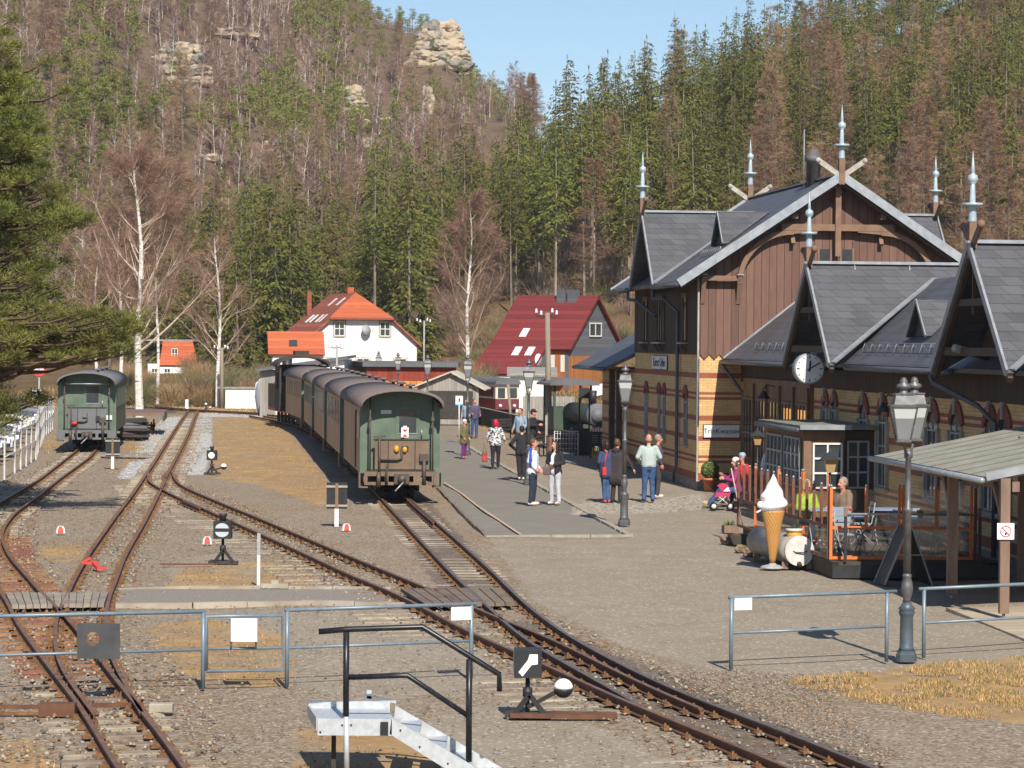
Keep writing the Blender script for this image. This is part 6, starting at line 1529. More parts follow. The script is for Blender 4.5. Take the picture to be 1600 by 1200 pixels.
def tuft(name, parent, c, r, h, n_, mats, w_=.012):
    p = np.zeros((n_, 3)); rng = np.random.default_rng(n_); a = rng.uniform(0, 2*PI, n_); el = rng.uniform(.2, 1.4, n_); L = rng.uniform(.5, 1, n_)*h
    base = np.stack([c[0]+rng.normal(0, r*.35, n_), c[1]+rng.normal(0, r*.35, n_), np.full(n_, c[2])], 1)
    tip = base+np.stack([np.cos(a)*np.cos(el)*L, np.sin(a)*np.cos(el)*L, np.sin(el)*L], 1); s = np.stack([-np.sin(a)*w_, np.cos(a)*w_, 0*a], 1); m_ = (base+tip)/2
    V = np.stack([base, m_+s, tip, m_-s], 1).reshape(-1, 3); return npobj(name, npmesh(name, V, np.arange(4*n_).reshape(-1, 4), mats, rng.integers(0, len(mats), n_)), parent)
LF = [pm('box_leaf', (.09, .13, .035), (.06, .09, .025), s=6, rough=.6), pm('box_leaf_light', (.17, .2, .06), (.13, .16, .045), s=6, rough=.6)]
tuft('plant', t, (0, 0, .15), .15, .16, 60, LF, .02)
# terracotta pot with box shrub
b = G(1109, 766); t = empty('potted_shrub', b, 0, 'round box shrub in a terracotta pot at the sunlit brick corner', 'plant pot')
MB().lathe([(.155, 0), (.21, .3), (.235, .3), (.24, .36), (.2, .36)], pm('terracotta', (.55, .19, .08), (.46, .16, .07), s=4, rough=.8), n=20).build('pot', t)
rng = np.random.default_rng(5); n_ = 2600; d = rng.normal(size=(n_, 3)); d /= np.linalg.norm(d, axis=1)[:, None]; r = .28*rng.uniform(.5, 1, n_)**.4; c = d*r[:, None]*np.array([1, 1, .95])+np.array([0, 0, .60])
e1 = np.cross(d, rng.normal(size=(n_, 3))); e1 /= np.linalg.norm(e1, axis=1)[:, None]; e2 = np.cross(d, e1)*.6+d*.5; s = .022
V = np.stack([c-e1*s, c-e2*s, c+e1*s, c+e2*s], 1).reshape(-1, 3); npobj('foliage', npmesh('foliage', V, np.arange(4*n_).reshape(-1, 4), LF, rng.integers(0, 2, n_)), t)
# rake handle leaning at the terrace
MB().tube([G(1161, 842)+Vector((0, 0, .25)), G(1161, 842)+Vector((-.28, .0, 1.58))], .016, pm('broom_wood', (.5, .38, .24), (.4, .3, .2), s=5), 6).build('broom_handle', None, 'light wooden broom handle leaning over the planter trough', 'broom')
# pram
b = G(1128, 797); pr = empty('pram', b, 0, 'small pushchair with magenta and white hood beside the sitting adult', 'pushchair')
for x in (-.22, .22):
    for y in (-.12, .12):
        w_ = MB().tube([(x, y-.012, .1), (x, y+.012, .1)], .10, BLK, 16).build('wheel', pr); MB().tube([(x, y-.016, .1), (x, y+.016, .1)], .065, WFR, 12).build('hub', w_)
for y in (-.12, .12): MB().tube([(-.22, y, .1), (.16, y, .42)], .010, WFR, 5).tube([(.22, y, .1), (-.16, y, .42)], .010, WFR, 5).tube([(-.16, y, .42), (-.50, y, .72)], .010, UND, 5).build('frame', pr)
PK = pm('magenta_fabric', (.5, .04, .12), (.42, .03, .1), s=6)
MB().prism([(-.2, .36), (.18, .36), (.22, .46), (-.16, .48)], (-.13, .13), PK).build('seat', pr)
mb = MB(); pv = [(.18*math.cos(a), .18*math.sin(a)) for a in np.linspace(.1, 2.4, 8)]; mb.prism([(.02, .48)]+[(.02+x*1.1, .48+z*1.25) for x, z in pv], (-.14, .14), PK); mb.build('hood', pr)
MB().prism([(.02, .5), (.2, .5), (.14, .62)], (-.145, -.141), WP).build('hood_panel', pr)
# wooden chair under the sitting adult is a bench
b = G(1150, 792); t = empty('garden_bench', b, 0, 'dark bench under the adult with the magenta jacket', 'bench'); MB().box(-.15, .5, -.2, .5, .38, .42, UND).build('seat', t); 
for x in (-.1, .45): MB().box(x-.02, x+.02, -.18, -.14, 0, .38, UND).box(x-.02, x+.02, .44, .48, 0, .38, UND).build('leg', t)
# ================================================================ people
SKN = pm('skin', (.55, .30, .20), (.50, .26, .17), s=20, rough=.55); SKR = pm('skin_ruddy', (.60, .26, .17), (.52, .22, .15), s=20, rough=.55)
def cloth(nm, c, c2=None, s=8): return pm('cloth_'+nm, c, c2 or tuple(x*.75 for x in c), s=s, rough=.85, bp=.2)
def capsule(mb, p0, p1, r0, r1, m, n=10):
    p0 = Vector(p0); p1 = Vector(p1); d = (p1-p0); L = d.length; d.normalize()
    mb.tube([p0, p0.lerp(p1, .5), p1], [r0, (r0+r1)/2, r1], m, n); mb.sph(p0, r0, m, n, 8); mb.sph(p1, r1, m, n, 8)
def remesh(mb, name, parent, vox, mats=None, fn=None, smooth=3):
    me = mb.mesh(name); o = bpy.data.objects.new(name, me); COL.objects.link(o)
    r = o.modifiers.new('r', 'REMESH'); r.mode = 'VOXEL'; r.voxel_size = vox
    s = o.modifiers.new('s', 'SMOOTH'); s.iterations = smooth; s.factor = .5
    dg = bpy.context.evaluated_depsgraph_get(); m2 = bpy.data.meshes.new_from_object(o.evaluated_get(dg)); bpy.data.objects.remove(o)
    m2.name = name; m2.materials.clear()
    for m in mats: m2.materials.append(m)
    n_ = len(m2.polygons); m2.polygons.foreach_set('use_smooth', np.ones(n_, bool))
    if fn:
        c = np.zeros(n_*3, np.float32); m2.polygons.foreach_get('center', c); m2.polygons.foreach_set('material_index', fn(c.reshape(-1, 3)).astype(np.int32))
    else: m2.polygons.foreach_set('material_index', np.zeros(n_, np.int32))
    ob = bpy.data.objects.new(name, m2); COL.objects.link(ob); ob.parent = parent; return ob
EYE = pm('eye_dark', (.04, .03, .025), s=9); LIP = pm('lip', (.38, .12, .10), s=9)
def person(loc, rz, label, H_=1.75, top=None, bottom=None, shoe=None, hair=None, hairstyle='short', skin=SKN, pose=None, coat=0.0, sit=False, hood=None, girth=1.0, arms=None, legs=None, lean=0.0, headturn=0.0, hat=None, hatband=None, topmat=None, bag=None, group=None, undertop=None, stripe=None, vox=.014):
    """local: faces -y, x = its left when seen from front reversed; arms/legs: lists of joint positions in metres for H=1.75"""
    t = empty('person', loc, rz, label, 'person', group); k = H_/1.75
    V3 = lambda a: Vector((a[0]*k, a[1]*k, a[2]*k))
    hipz = .93 if not sit else .50
    hip = Vector((0, 0, hipz)); ch = Vector((0, -.02+lean*.35, hipz+.36)); nk = Vector((0, lean*.55, hipz+.55)); hd = Vector((0, -.03+lean*.65, hipz+.70))
    sh = [Vector((s*.175*girth**.5, lean*.5, hipz+.49)) for s in (-1, 1)]
    if arms is None: arms = [[(-.25, .02, hipz+.22), (-.25, -.06, hipz-.02)], [(.25, .02, hipz+.22), (.25, -.06, hipz-.02)]]
    if legs is None: legs = [[(-.10, -.01, .50), (-.11, .03, .09)], [(.10, -.02, .50), (.11, .02, .09)]]
    hp = [Vector((s*.09, 0, hipz-.02)) for s in (-1, 1)]
    mb = MB(); m0 = skin
    C = lambda a, b, r0, r1, M=None: capsule(M or mb, V3(a), V3(b), r0*k, r1*k, m0)
    # body: trunk, neck, head, limbs, hands
    C(hip, ch, .115*girth, .125*girth); C(ch, nk, .12*girth, .055); C(nk-Vector((0, 0, .03)), hd, .052, .055)
    HM4 = Matrix.Translation(V3(hd)) @ Matrix.Rotation(headturn, 4, 'Z')
    hc = lambda p: HM4 @ (Vector(p)*k)
    mb.sph(hc((0, .015, .045)), .1*k, m0, 14, 10, (.80, .98, 1.12)); mb.sph(hc((0, -.02, -.03)), .066*k, m0, 12, 8, (.9, 1, 1))
    capsule(mb, hc((0, -.088, .035)), hc((0, -.108, .005)), .010*k, .016*k, m0, 8)
    for s in (-1, 1): mb.sph(hc((s*.080, .01, .02)), .022*k, m0, 8, 6, (.45, .8, 1.3)); mb.sph(hc((s*.03, -.075, -.005)), .022*k, m0, 8, 6)
    for s in (0, 1):
        el, wr = Vector(arms[s][0]), Vector(arms[s][1]); C(sh[s], el, .052, .043); C(el, wr, .041, .028)
        d = (wr-el).normalized(); side = d.cross(Vector((0, 1, 0)) if abs(d.y) < .8 else Vector((0, 0, 1))).normalized(); fwd = d.cross(side).normalized()
        hd_ = wr+d*.05; C(wr, wr+d*.075, .026, .030); C(wr+d*.03-fwd*.02, wr+d*.075-fwd*.02, .022, .02); C(wr+d*.03+fwd*.02, wr+d*.075+fwd*.02, .022, .02)
        pal = side*(.5 if s == 0 else -.5)
        for f, L in ((-.036, .062), (-.013, .075), (.011, .07), (.034, .055)):
            a = wr+d*.08+fwd*f; b = a+d*L*.55+pal*.012; c = b+d*L*.45+pal*.03; C(a, b, .0095, .009); C(b, c, .009, .0085)
        C(wr+d*.03-fwd*.03, wr+d*.075-fwd*.058, .012, .010); C(wr+d*.075-fwd*.058, wr+d*.105-fwd*.055+pal*.02, .010, .009)
    for s in (0, 1):
        kn, an = Vector(legs[s][0]), Vector(legs[s][1]); C(hp[s], kn, .082*girth, .052); C(kn, an, .055, .036)
        if len(legs[s]) < 3: legs[s] = list(legs[s])+[(an.x, an.y-.16, max(.03, an.z-.06))]
        C(an, Vector(legs[s][2]), .036, .03)
    inv = HM4.inverted(); IM = np.array(inv)
    def face(c):
        q = (np.c_[c, np.ones(len(c))] @ IM.T)[:, :3]/k; r = np.zeros(len(c))
        for s in (-1, 1): r[(np.hypot(q[:, 0]-s*.030, q[:, 2]-.040) < .0125) & (q[:, 1] < -.05)] = 1
        r[(abs(q[:, 0]) < .026) & (abs(q[:, 2]+.038) < .008) & (q[:, 1] < -.05)] = 2
        return r
    remesh(mb, 'body', t, .010, [skin, EYE, LIP], face, 2)
    # trousers
    mb = MB(); hip2 = hip+Vector((0, 0, .05)); wst = hip+Vector((0, lean*.1, .13))
    for s in (0, 1):
        kn, an = Vector(legs[s][0]), Vector(legs[s][1]); C(hp[s], kn, .106*girth, .076, mb); C(kn, an+(kn-an).normalized()*.0, .074, .064, mb)
    C(Vector((-.05, .01, hipz)), Vector((.05, .01, hipz)), .125*girth, .125*girth, mb); C(hip2, wst, .13*girth, .125*girth, mb)
    remesh(mb, 'trousers', t, vox, [bottom])
    # top garment
    mb = MB(); low = hip+Vector((0, 0, .03-coat*.5))
    g_ = girth*1.0
    for s in (-1, 1):
        o = Vector((s*.045*g_, 0, 0)); C(low+o+Vector((0, 0, .02)), ch+o, (.142+.05*coat)*g_, .140*g_, mb); C(ch+o, sh[0 if s < 0 else 1]-Vector((s*.04, 0, .0)), .125*g_, .07, mb)
    C(ch, nk-Vector((0, 0, .02)), .12, .065, mb)
    if coat > .05:
        for s in (-1, 1): C(low+Vector((s*.07*g_, .02, -.0)), hip+Vector((s*.05, 0, .1)), .13*g_*(1+coat*.3), .13*g_, mb)
    for s in (0, 1):
        el, wr = Vector(arms[s][0]), Vector(arms[s][1]); C(sh[s], el, .076, .066, mb); C(el, wr-(wr-el).normalized()*.015, .063, .046, mb)
    if hood: C(nk+Vector((-.06, .09, .0)), nk+Vector((.06, .09, .0)), .06, .06, mb); C(nk+Vector((0, .08, -.05)), nk+Vector((0, .08, -.12)), .07, .03, mb)
    fn = None; ms = [top]
    if undertop: ms = [top, undertop]; fn = lambda c: ((abs(c[:, 0]) < .055*k) & (c[:, 1] < -.06*k)).astype(int)
    if stripe: ms = [top, stripe]; fn = lambda c: (((c[:, 2] > (hipz+.40)*k) & (abs(c[:, 0]) < .2*k) & (c[:, 1] > -.02)) | ((abs(c[:, 0]) > .17*k) & (c[:, 2] > (hipz+.1)*k) & (abs(c[:, 1]) < .035)) ).astype(int)
    remesh(mb, 'jacket' if coat or undertop or stripe else 'jumper', t, vox, ms, fn)
    for s in (0, 1):
        an, to = Vector(legs[s][1]), Vector(legs[s][2]); mb = MB(); d = (to-an); d.z = 0; d.normalize()
        b = Vector((an.x, an.y, max(an.z-.045, .035))) if not sit else an-Vector((0, 0, .04))
        C(b-d*.03, b+d*.15, .046, .038, mb); C(an, b, .046, .045, mb); mb.M = Matrix.Identity(4)
        remesh(mb, 'shoe', t, .012, [shoe])
    # hair
    if hair:
        mb = MB(); z0 = .045
        mb.sph(hc((0, .03, .062)), .104*k, hair, 14, 10, (.86, .98, 1.06)); 
        if hairstyle == 'short': mb.sph(hc((0, .055, .03)), .085*k, hair, 12, 8, (.9, .8, 1.0))
        if hairstyle == 'bob':
            for s in (-1, 1): capsule(mb, hc((s*.075, .03, .06)), hc((s*.082, .015, -.05)), .035*k, .032*k, hair)
            capsule(mb, hc((0, .07, .05)), hc((0, .07, -.06)), .07*k, .055*k, hair)
        if hairstyle == 'long':
            for s in (-1, 1): capsule(mb, hc((s*.075, .02, .06)), hc((s*.10, .02, -.14)), .038*k, .035*k, hair)
            capsule(mb, hc((0, .07, .05)), hc((0, .08, -.15)), .075*k, .06*k, hair)
        if hairstyle == 'fringe': 
            mb = MB()
            for s in (-1, 1): mb.sph(hc((s*.065, .04, .01)), .045*k, hair, 8, 6, (.6, 1.1, 1.0))
            mb.sph(hc((0, .085, .0)), .055*k, hair, 8, 6, (1.2, .6, .9))
        remesh(mb, 'hair', t, .013, [hair])
    if hat:
        mb = MB(); mb.sph(hc((0, .012, .085)), .108*k, hat, 14, 10, (.88, 1.0, .86)); capsule(mb, hc((0, .012, .05)), hc((0, .012, .06)), .098*k, .098*k, hat) if False else None
        if hatband == 'peak': capsule(mb, hc((-.04, -.09, .075)), hc((.04, -.09, .075)), .022*k, .022*k, hat); capsule(mb, hc((0, -.1, .07)), hc((0, -.14, .06)), .03*k, .02*k, hat)
        remesh(mb, 'hat', t, .012, [hat])
    return t
C_ = cloth
W_WHT = C_('white', (.68, .70, .76), (.58, .6, .68)); BLUEC = C_('royal', (.03, .08, .36)); NAVY = C_('navy', (.025, .035, .06)); JEAN = C_('jeans', (.055, .11, .23), (.02, .045, .12), 7); BLKC = C_('black', (.022, .020, .026)); DKG = C_('darkgrey', (.05, .05, .055))
PALE = C_('palegrey', (.52, .52, .56)); SW_ = C_('mint', (.40, .46, .44), (.34, .40, .38)); PRP = C_('plum', (.09, .07, .12)); OLV = C_('olive', (.15, .135, .06)); MAG = C_('magenta', (.32, .03, .16)); REDC = C_('red', (.6, .04, .04)); LIME = C_('lime', (.36, .48, .05)); TAN = C_('tan', (.24, .16, .11)); GRNS = C_('greenshoe', (.2, .22, .06)); CYAN = C_('lightblue', (.28, .36, .45)); PURP = C_('purple', (.16, .03, .18)); WSH = C_('white_shoe', (.7, .66, .62)); PKS = C_('pink_shoe', (.6, .10, .14)); LILAC = C_('blue_anorak', (.045, .055, .12))
HBR = pm('hair_brown', (.12, .065, .035), s=14); HDK = pm('hair_dark', (.025, .014, .012), s=14); HGR = pm('hair_grey', (.30, .24, .19), s=14); HRD = pm('hair_red', (.62, .015, .06), (.5, .01, .04), s=14); HBL = pm('hair_blond', (.42, .28, .14), s=14)
KNW = pm('knit_white', (.75, .68, .66), (.6, .52, .52), s=20, rough=.9); KNB = pm('knit_blue', (.25, .33, .42), (.35, .42, .5), s=14, rough=.9)
pat, n, bs = newmat('black_white_print'); v_n = nd(n, 'ShaderNodeTexVoronoi'); v_n.feature = 'F1'; v_n.inputs['Scale'].default_value = 13; n.links.new(tco(n, (1, 1, 1.3)), v_n.inputs['Vector'])
ns_ = noi(n, tco(n), 16, 3, .6, 1.2); n.links.new(mixc(n, ramp(n, ns_, .49, .52), (.02, .02, .025), (.72, .72, .74)), bs.inputs['Base Color']); bs.inputs['Roughness'].default_value = .8
def bagmesh(parent, c, sx, sy, sz, m, name='handbag'):
    mb = MB(); mb.box(c[0]-sx, c[0]+sx, c[1]-sy, c[1]+sy, c[2]-sz, c[2]+sz, m); o = mb.build('bag_body', parent); b = o.modifiers.new('b', 'BEVEL'); b.width = min(sx, sy, sz)*.6; b.segments = 3; return o
# 1 man in white and blue jacket, profile facing right
person(G(832, 789), rad(75), 'man in a white and blue jacket with dark trousers facing the woman in white trousers', 1.74, W_WHT, NAVY, WSH, HBR, 'short', SKR, stripe=BLUEC, coat=.12, hood=True,
       arms=[[(-.24, .04, 1.17), (-.17, -.12, .98)], [(.24, .04, 1.17), (.17, -.14, .98)]])
# 2 woman black jacket white trousers
wp = person(G(867, 788), rad(-32), 'dark-haired woman in a black padded jacket and white trousers', 1.68, BLKC, PALE, WSH, HDK, 'long', SKN, coat=.10, undertop=W_WHT, headturn=rad(-20),
       arms=[[(-.26, .02, 1.18), (-.05, -.19, 1.13)], [(.26, .02, 1.18), (.05, -.20, 1.10)]], legs=[[(-.11, -.02, .50), (-.12, .02, .09)], [(.11, -.02, .50), (.13, .0, .09)]])
hb = empty('handbag', G(854, 790)+Vector((0, 0, .93)), 0, 'brown-grey handbag at the hip of the woman in white trousers', 'bag'); bagmesh(hb, (0, 0, 0), .10, .05, .11, C_('bag_taupe', (.14, .10, .09))); MB().tube([(-.05, 0, .1), (.02, .02, .38), (.09, 0, .1)], .009, BLKC, 5).build('strap', hb)
# 3 red haired woman walking away
person(G(774, 731.5), rad(172), 'woman with bright red hair and black and white patterned top walking away', 1.64, pat, BLKC, BLKC, HRD, 'bob', SKN, girth=1.16, coat=.06,
       arms=[[(-.29, .02, 1.17), (-.36, -.02, .98)], [(.28, .02, 1.17), (.27, -.02, .92)]], legs=[[(-.10, -.05, .50), (-.08, -.10, .10)], [(.10, -.0, .50), (.09, .10, .14)]])
cb_ = empty('shopping_bag', G(757, 727)+Vector((0, 0, .0)), 0, 'red and black shopping bag carried by the red-haired woman', 'bag'); bagmesh(cb_, (.0, 0, .28), .10, .05, .17, C_('bag_red', (.5, .06, .05), (.06, .05, .05), 5)); MB().tube([(-.06, 0, .44), (-.01, 0, .78), (.06, 0, .44)], .012, C_('bag_red', (.5, .06, .05)), 5).build('handle', cb_)
# 4 child olive coat
person(G(725, 716), rad(60), 'child in an olive coat, white hat and purple leggings', 1.42, OLV, PURP, PKS, None, None, SKN, coat=.42, girth=1.1, hat=KNW, hood=True, arms=[[(-.25, .02, 1.17), (-.22, -.10, .96)], [(.25, .02, 1.17), (.22, -.12, .96)]])
# 5 person in blue jeans behind the far lamp and companion
person(G(741, 684), rad(20), 'person in a dark jacket and blue jeans standing behind the far platform lamp', 1.72, PRP, JEAN, BLKC, HBR, 'short', SKR, coat=.1, arms=[[(-.26, .0, 1.18), (-.2, -.18, 1.12)], [(.26, .0, 1.18), (.22, -.16, 1.06)]])
person(G(729, 682), rad(-30), 'person with reddish hair half hidden by the far platform lamp', 1.66, CYAN, NAVY, BLKC, HRD if False else HBR, 'bob', SKR)
# 6 men around lamp x 820
person(G(813, 712), rad(-35), 'man in glasses and light blue jacket beside the second platform lamp', 1.78, CYAN, DKG, BLKC, HBR, 'short', SKR, coat=.1, arms=[[(-.26, .02, 1.18), (-.30, -.06, .98)], [(.26, .02, 1.18), (.22, -.14, 1.0)]])
person(G(832, 716), rad(70), 'man in a dark cap and black jacket with a raised hand', 1.80, BLKC, DKG, BLKC, HDK, 'short', SKR, coat=.14, hat=BLKC, hatband='peak', arms=[[(-.26, -.03, 1.2), (-.20, -.30, 1.22)], [(.24, .02, 1.18), (.2, -.14, .98)]])
person(G(814, 749), rad(165), 'figure in black with hand on hip behind the second platform lamp', 1.66, BLKC, BLKC, WSH, HDK, 'short', SKN, coat=.12, lean=-.12, arms=[[(-.25, .04, 1.17), (-.2, -.1, 1.0)], [(.36, .06, 1.16), (.2, -.02, .98)]], legs=[[(-.08, -.02, .5), (-.1, .05, .09)], [(.08, .0, .5), (.05, .0, .09)]])
# 7 pair in dark coats
person(G(947, 785), rad(205), 'woman in a blue anorak with a red shoulder bag and blue jeans', 1.64, LILAC, JEAN, PKS, HDK, 'bob', SKN, coat=.3, girth=1.05, arms=[[(-.25, -.0, 1.18), (-.15, -.14, 1.0)], [(.25, .02, 1.17), (.2, -.14, 1.0)]], legs=[[(-.06, -.02, .50), (-.07, .02, .09)], [(.07, -.0, .50), (.06, .04, .09)]])
rb = empty('shoulder_bag', G(943.5, 786)+Vector((0, -.2, .88)), 0, 'small red shoulder bag of the woman in the blue anorak', 'bag'); bagmesh(rb, (0, 0, 0), .055, .03, .11, REDC); MB().tube([(0, 0, .1), (.02, .03, .3), (.07, .06, .52)], .012, REDC, 5).build('strap', rb)
person(G(963.5, 785), rad(160), 'person in a long dark hooded coat behind the platform corner lamp', 1.70, C_('dark_plum', (.045, .032, .036)), C_('dark_brown_tr', (.04, .03, .028)), BLKC, HBR, 'short', SKR, coat=.62, girth=1.22, hood=True, arms=[[(-.34, .02, 1.18), (-.46, -.06, .95)], [(.28, .02, 1.18), (.25, -.1, .98)]])
# 8 pair by the wall
person(G(1013, 784), rad(186), 'bald man in a pale grey-green jumper and blue jeans seen from behind', 1.82, SW_, JEAN, BLKC, HGR, 'fringe', SKR, girth=1.12, arms=[[(-.30, .03, 1.18), (-.22, -.16, 1.05)], [(.30, .03, 1.18), (.22, -.16, 1.05)]], legs=[[(-.10, -.02, .50), (-.11, .03, .09)], [(.10, -.0, .50), (.12, .01, .09)]])
person(G(1027, 777), rad(100), 'man in a plum jumper and grey trousers beside the bald man', 1.74, PRP, DKG, WSH, HGR, 'short', SKR, arms=[[(-.26, .02, 1.17), (-.24, -.06, .95)], [(.26, .02, 1.17), (.24, -.04, .95)]])
# 9 sitting with pram: adult in red/magenta, long legs out to the left
SIT = [[(-.13, -.42, .46), (-.13, -.70, .12), (-.13, -.86, .16)], [(.13, -.44, .46), (.13, -.78, .10), (.13, -.94, .14)]]
person(G(1150, 793), rad(-82), 'adult in a magenta jacket and jeans sitting with outstretched legs by the pushchair', 1.72, MAG, JEAN, GRNS, HBR, 'bob', SKN, sit=True, coat=.1, hat=KNW, arms=[[(-.24, -.14, .76), (-.12, -.34, .86)], [(.24, -.12, .74), (.1, -.34, .78)]], legs=SIT)
person(G(1160, 785), rad(-60), 'person in a red jacket and blue knit hat sitting behind the magenta jacket', 1.76, REDC, DKG, BLKC, HBR, 'short', SKR, sit=True, coat=.1, hat=KNB, legs=[[(-.13, -.42, .48), (-.13, -.48, .09)], [(.13, -.42, .48), (.13, -.46, .09)]])
# 10 person behind glass near the kiosk, in white
person(SM4 @ Vector((.35, -9.0, 0)), rad(150), 'person in white trousers behind the glazed kiosk corner', 1.7, W_WHT, PALE, WSH, HBR, 'short', SKN)
# 11 two sitting at the terrace table
person(at(.55, 4.75), rad(25), 'blond woman with glasses in a lime green jacket at a terrace table', 1.68, LIME, NAVY, BLKC, HBL, 'bob', SKR, sit=True, coat=.08, legs=[[(-.12, -.42, .48), (-.12, -.46, .09)], [(.12, -.42, .48), (.12, -.46, .09)]], arms=[[(-.24, -.06, .74), (-.12, -.28, .72)], [(.24, -.06, .74), (.12, -.28, .72)]])
person(at(1.25, 4.5), rad(-55), 'man in a tan jacket sitting opposite the blond woman on the terrace', 1.76, TAN, DKG, BLKC, HGR, 'short', SKR, sit=True, coat=.12, hood=True, girth=1.1, legs=[[(-.12, -.42, .48), (-.12, -.46, .09)], [(.12, -.42, .48), (.12, -.46, .09)]], arms=[[(-.24, -.06, .74), (-.12, -.28, .72)], [(.24, -.06, .74), (.12, -.28, .72)]])
# ================================================================ houses and sheds beyond the yard
TILE = boardmat('orange_tiles', (.50, .125, .05), (.36, .085, .04), .28, vert=False, gapc=.6); TILB = boardmat('old_brown_tiles', (.34, .10, .06), (.24, .075, .05), .28, vert=False, gapc=.6)
TILR = boardmat('red_tiles', (.20, .032, .03), (.15, .026, .026), .34, vert=False, gapc=.5)
WSHW = pm('white_render', (.82, .80, .76), (.74, .71, .66), s=.8, rough=.9); GSL = boardmat('grey_slate_wall', (.13, .13, .14), (.10, .10, .11), .3, vert=False, gapc=.7)
ORW = boardmat('orange_timber', (.42, .16, .05), (.32, .12, .04), .18, gapc=.5); DRW = boardmat('dark_red_boards', (.26, .05, .03), (.2, .04, .025), .3, gapc=.6); ORS = boardmat('orange_striped_fence', (.68, .28, .05), (.55, .2, .04), .35, gapc=.25)
GRW = boardmat('grey_boards', (.34, .31, .27), (.24, .22, .19), .16, gapc=.45); CORR = pm('corrugated_roof', (.50, .46, .38), (.40, .36, .29), s=2, rough=.7)
GTR = pm('ochre_window_trim', (.5, .38, .2), (.42, .32, .17), s=5)
BRP = pm('patched_brick', (.46, .16, .08), (.78, .74, .66), s=1.1, rough=.9, lo=.42, hi=.5)
def wnd(parent, x, z, w_, h_, y=0, m=WFR, trim=None, name='window'):
    o = MB().box(x-w_/2, x+w_/2, y-.03, y-.0, z-h_/2, z+h_/2, GLS).build(name, parent); mb = MB()
    for a in (-w_/2, 0, w_/2): mb.box(x+a-.03, x+a+.03, y-.06, y-.031, z-h_/2, z+h_/2, m)
    for a in (-h_/2, 0, h_/2): mb.box(x-w_/2, x+w_/2, y-.062, y-.031, z+a-.03, z+a+.03, m)
    mb.build('frame', o)
    if trim:
        mb = MB(); e = .12; mb.box(x-w_/2-e, x-w_/2-.031, y-.05, y, z-h_/2-e, z+h_/2+e, trim); mb.box(x+w_/2+.031, x+w_/2+e, y-.05, y, z-h_/2-e, z+h_/2+e, trim); mb.box(x-w_/2, x+w_/2, y-.05, y, z+h_/2+.031, z+h_/2+e, trim); mb.box(x-w_/2, x+w_/2, y-.08, y, z-h_/2-e, z-h_/2-.031, trim); mb.build('surround', o)
    return o
# white house: gable faces -y, origin at its left front corner
k = 20.6; Y0 = 204
wh = empty('white_house', (P(474, 600, Y0).x, Y0, 0), .26, 'white gabled house with bright orange half-hipped roof behind the train', 'house')
Wd, Ln, EV, HIP, RDG = 8.8, 12.5, 4.25, 6.05, 8.0; xm_ = Wd/2; g0 = (RDG-EV)/(xm_); xh = (HIP-EV)/g0
MB().prism([(0, 0), (Wd, 0), (Wd, EV), (Wd-xh, HIP), (xh, HIP), (0, EV)], (0, .3), WSHW).build('gable_wall', wh)
MB().box(0, .3, .3, Ln, 0, EV, WSHW).box(Wd-.3, Wd, .3, Ln, 0, EV, WSHW).build('side_wall', wh)
o_ = .35; hy = 2.1
mb = MB(); mb.slab([(xm_, hy, RDG), (xh-.1, -o_, HIP), (-o_, -o_, EV-o_*g0), (-o_, Ln, EV-o_*g0), (xm_, Ln, RDG)], .15, TILB); mb.build('roof_slope', wh)
mb = MB(); mb.slab([(xm_, hy, RDG), (Wd-xh+.1, -o_, HIP), (Wd+o_, -o_, EV-o_*g0), (Wd+o_, Ln, EV-o_*g0), (xm_, Ln, RDG)], .15, TILB); mb.build('roof_slope', wh)
MB().slab([(xm_, hy-.05, RDG+.03), (xh-.2, -o_-.1, HIP+.0), (Wd-xh+.2, -o_-.1, HIP+.0)], .12, TILE).build('hip', wh)
MB().bar((xh-.2, -o_-.12, HIP-.08), (Wd-xh+.2, -o_-.12, HIP-.08), .12, .14, TILB).build('hip_gutter', wh)
for x, z, w_, h_, tr in ((2.75, 5.2, .75, 1.05, None), (6.3, 5.2, .75, 1.05, None), (.95, .0, 1, 1, 0), ): 
    if tr is None: wnd(wh, x, z, w_, h_, 0, WFR, STN)
for x in (1.6, 4.6, 7.5): wnd(wh, x, 2.2, .95, 1.45, 0, WFR, GTR)
MB().tube([(4.75, -.35, 5.1), (4.78, -.42, 5.12)], .40, GFR, 16).bar((4.75, 0, 4.7), (4.75, -.36, 5.0), .06, .06, GFR).build('satellite_dish', wh)
MB().box(xm_-.1, xm_+.4, 4.6, 5.1, RDG-.5, RDG+.45, TILE).build('chimney', wh)
MB().box(2.3, 2.65, Ln-1.5, Ln-1.2, 5.9, 8.2, TILB).build('chimney', wh)
for yy, t_ in ((2.4, .45), (3.9, .45), (6.4, .45), (8.1, .45), (3.3, .8), (6.6, .8)):
    x = t_*xm_; z = EV+x*g0; mb = MB(); mb.slab([(x-.35, yy, z-.3+.08), (x-.35, yy+.65, z-.3+.08), (x+.35, yy+.65, z+.3+.08), (x+.35, yy, z+.3+.08)], .06, PORC); mb.build('skylight', wh)
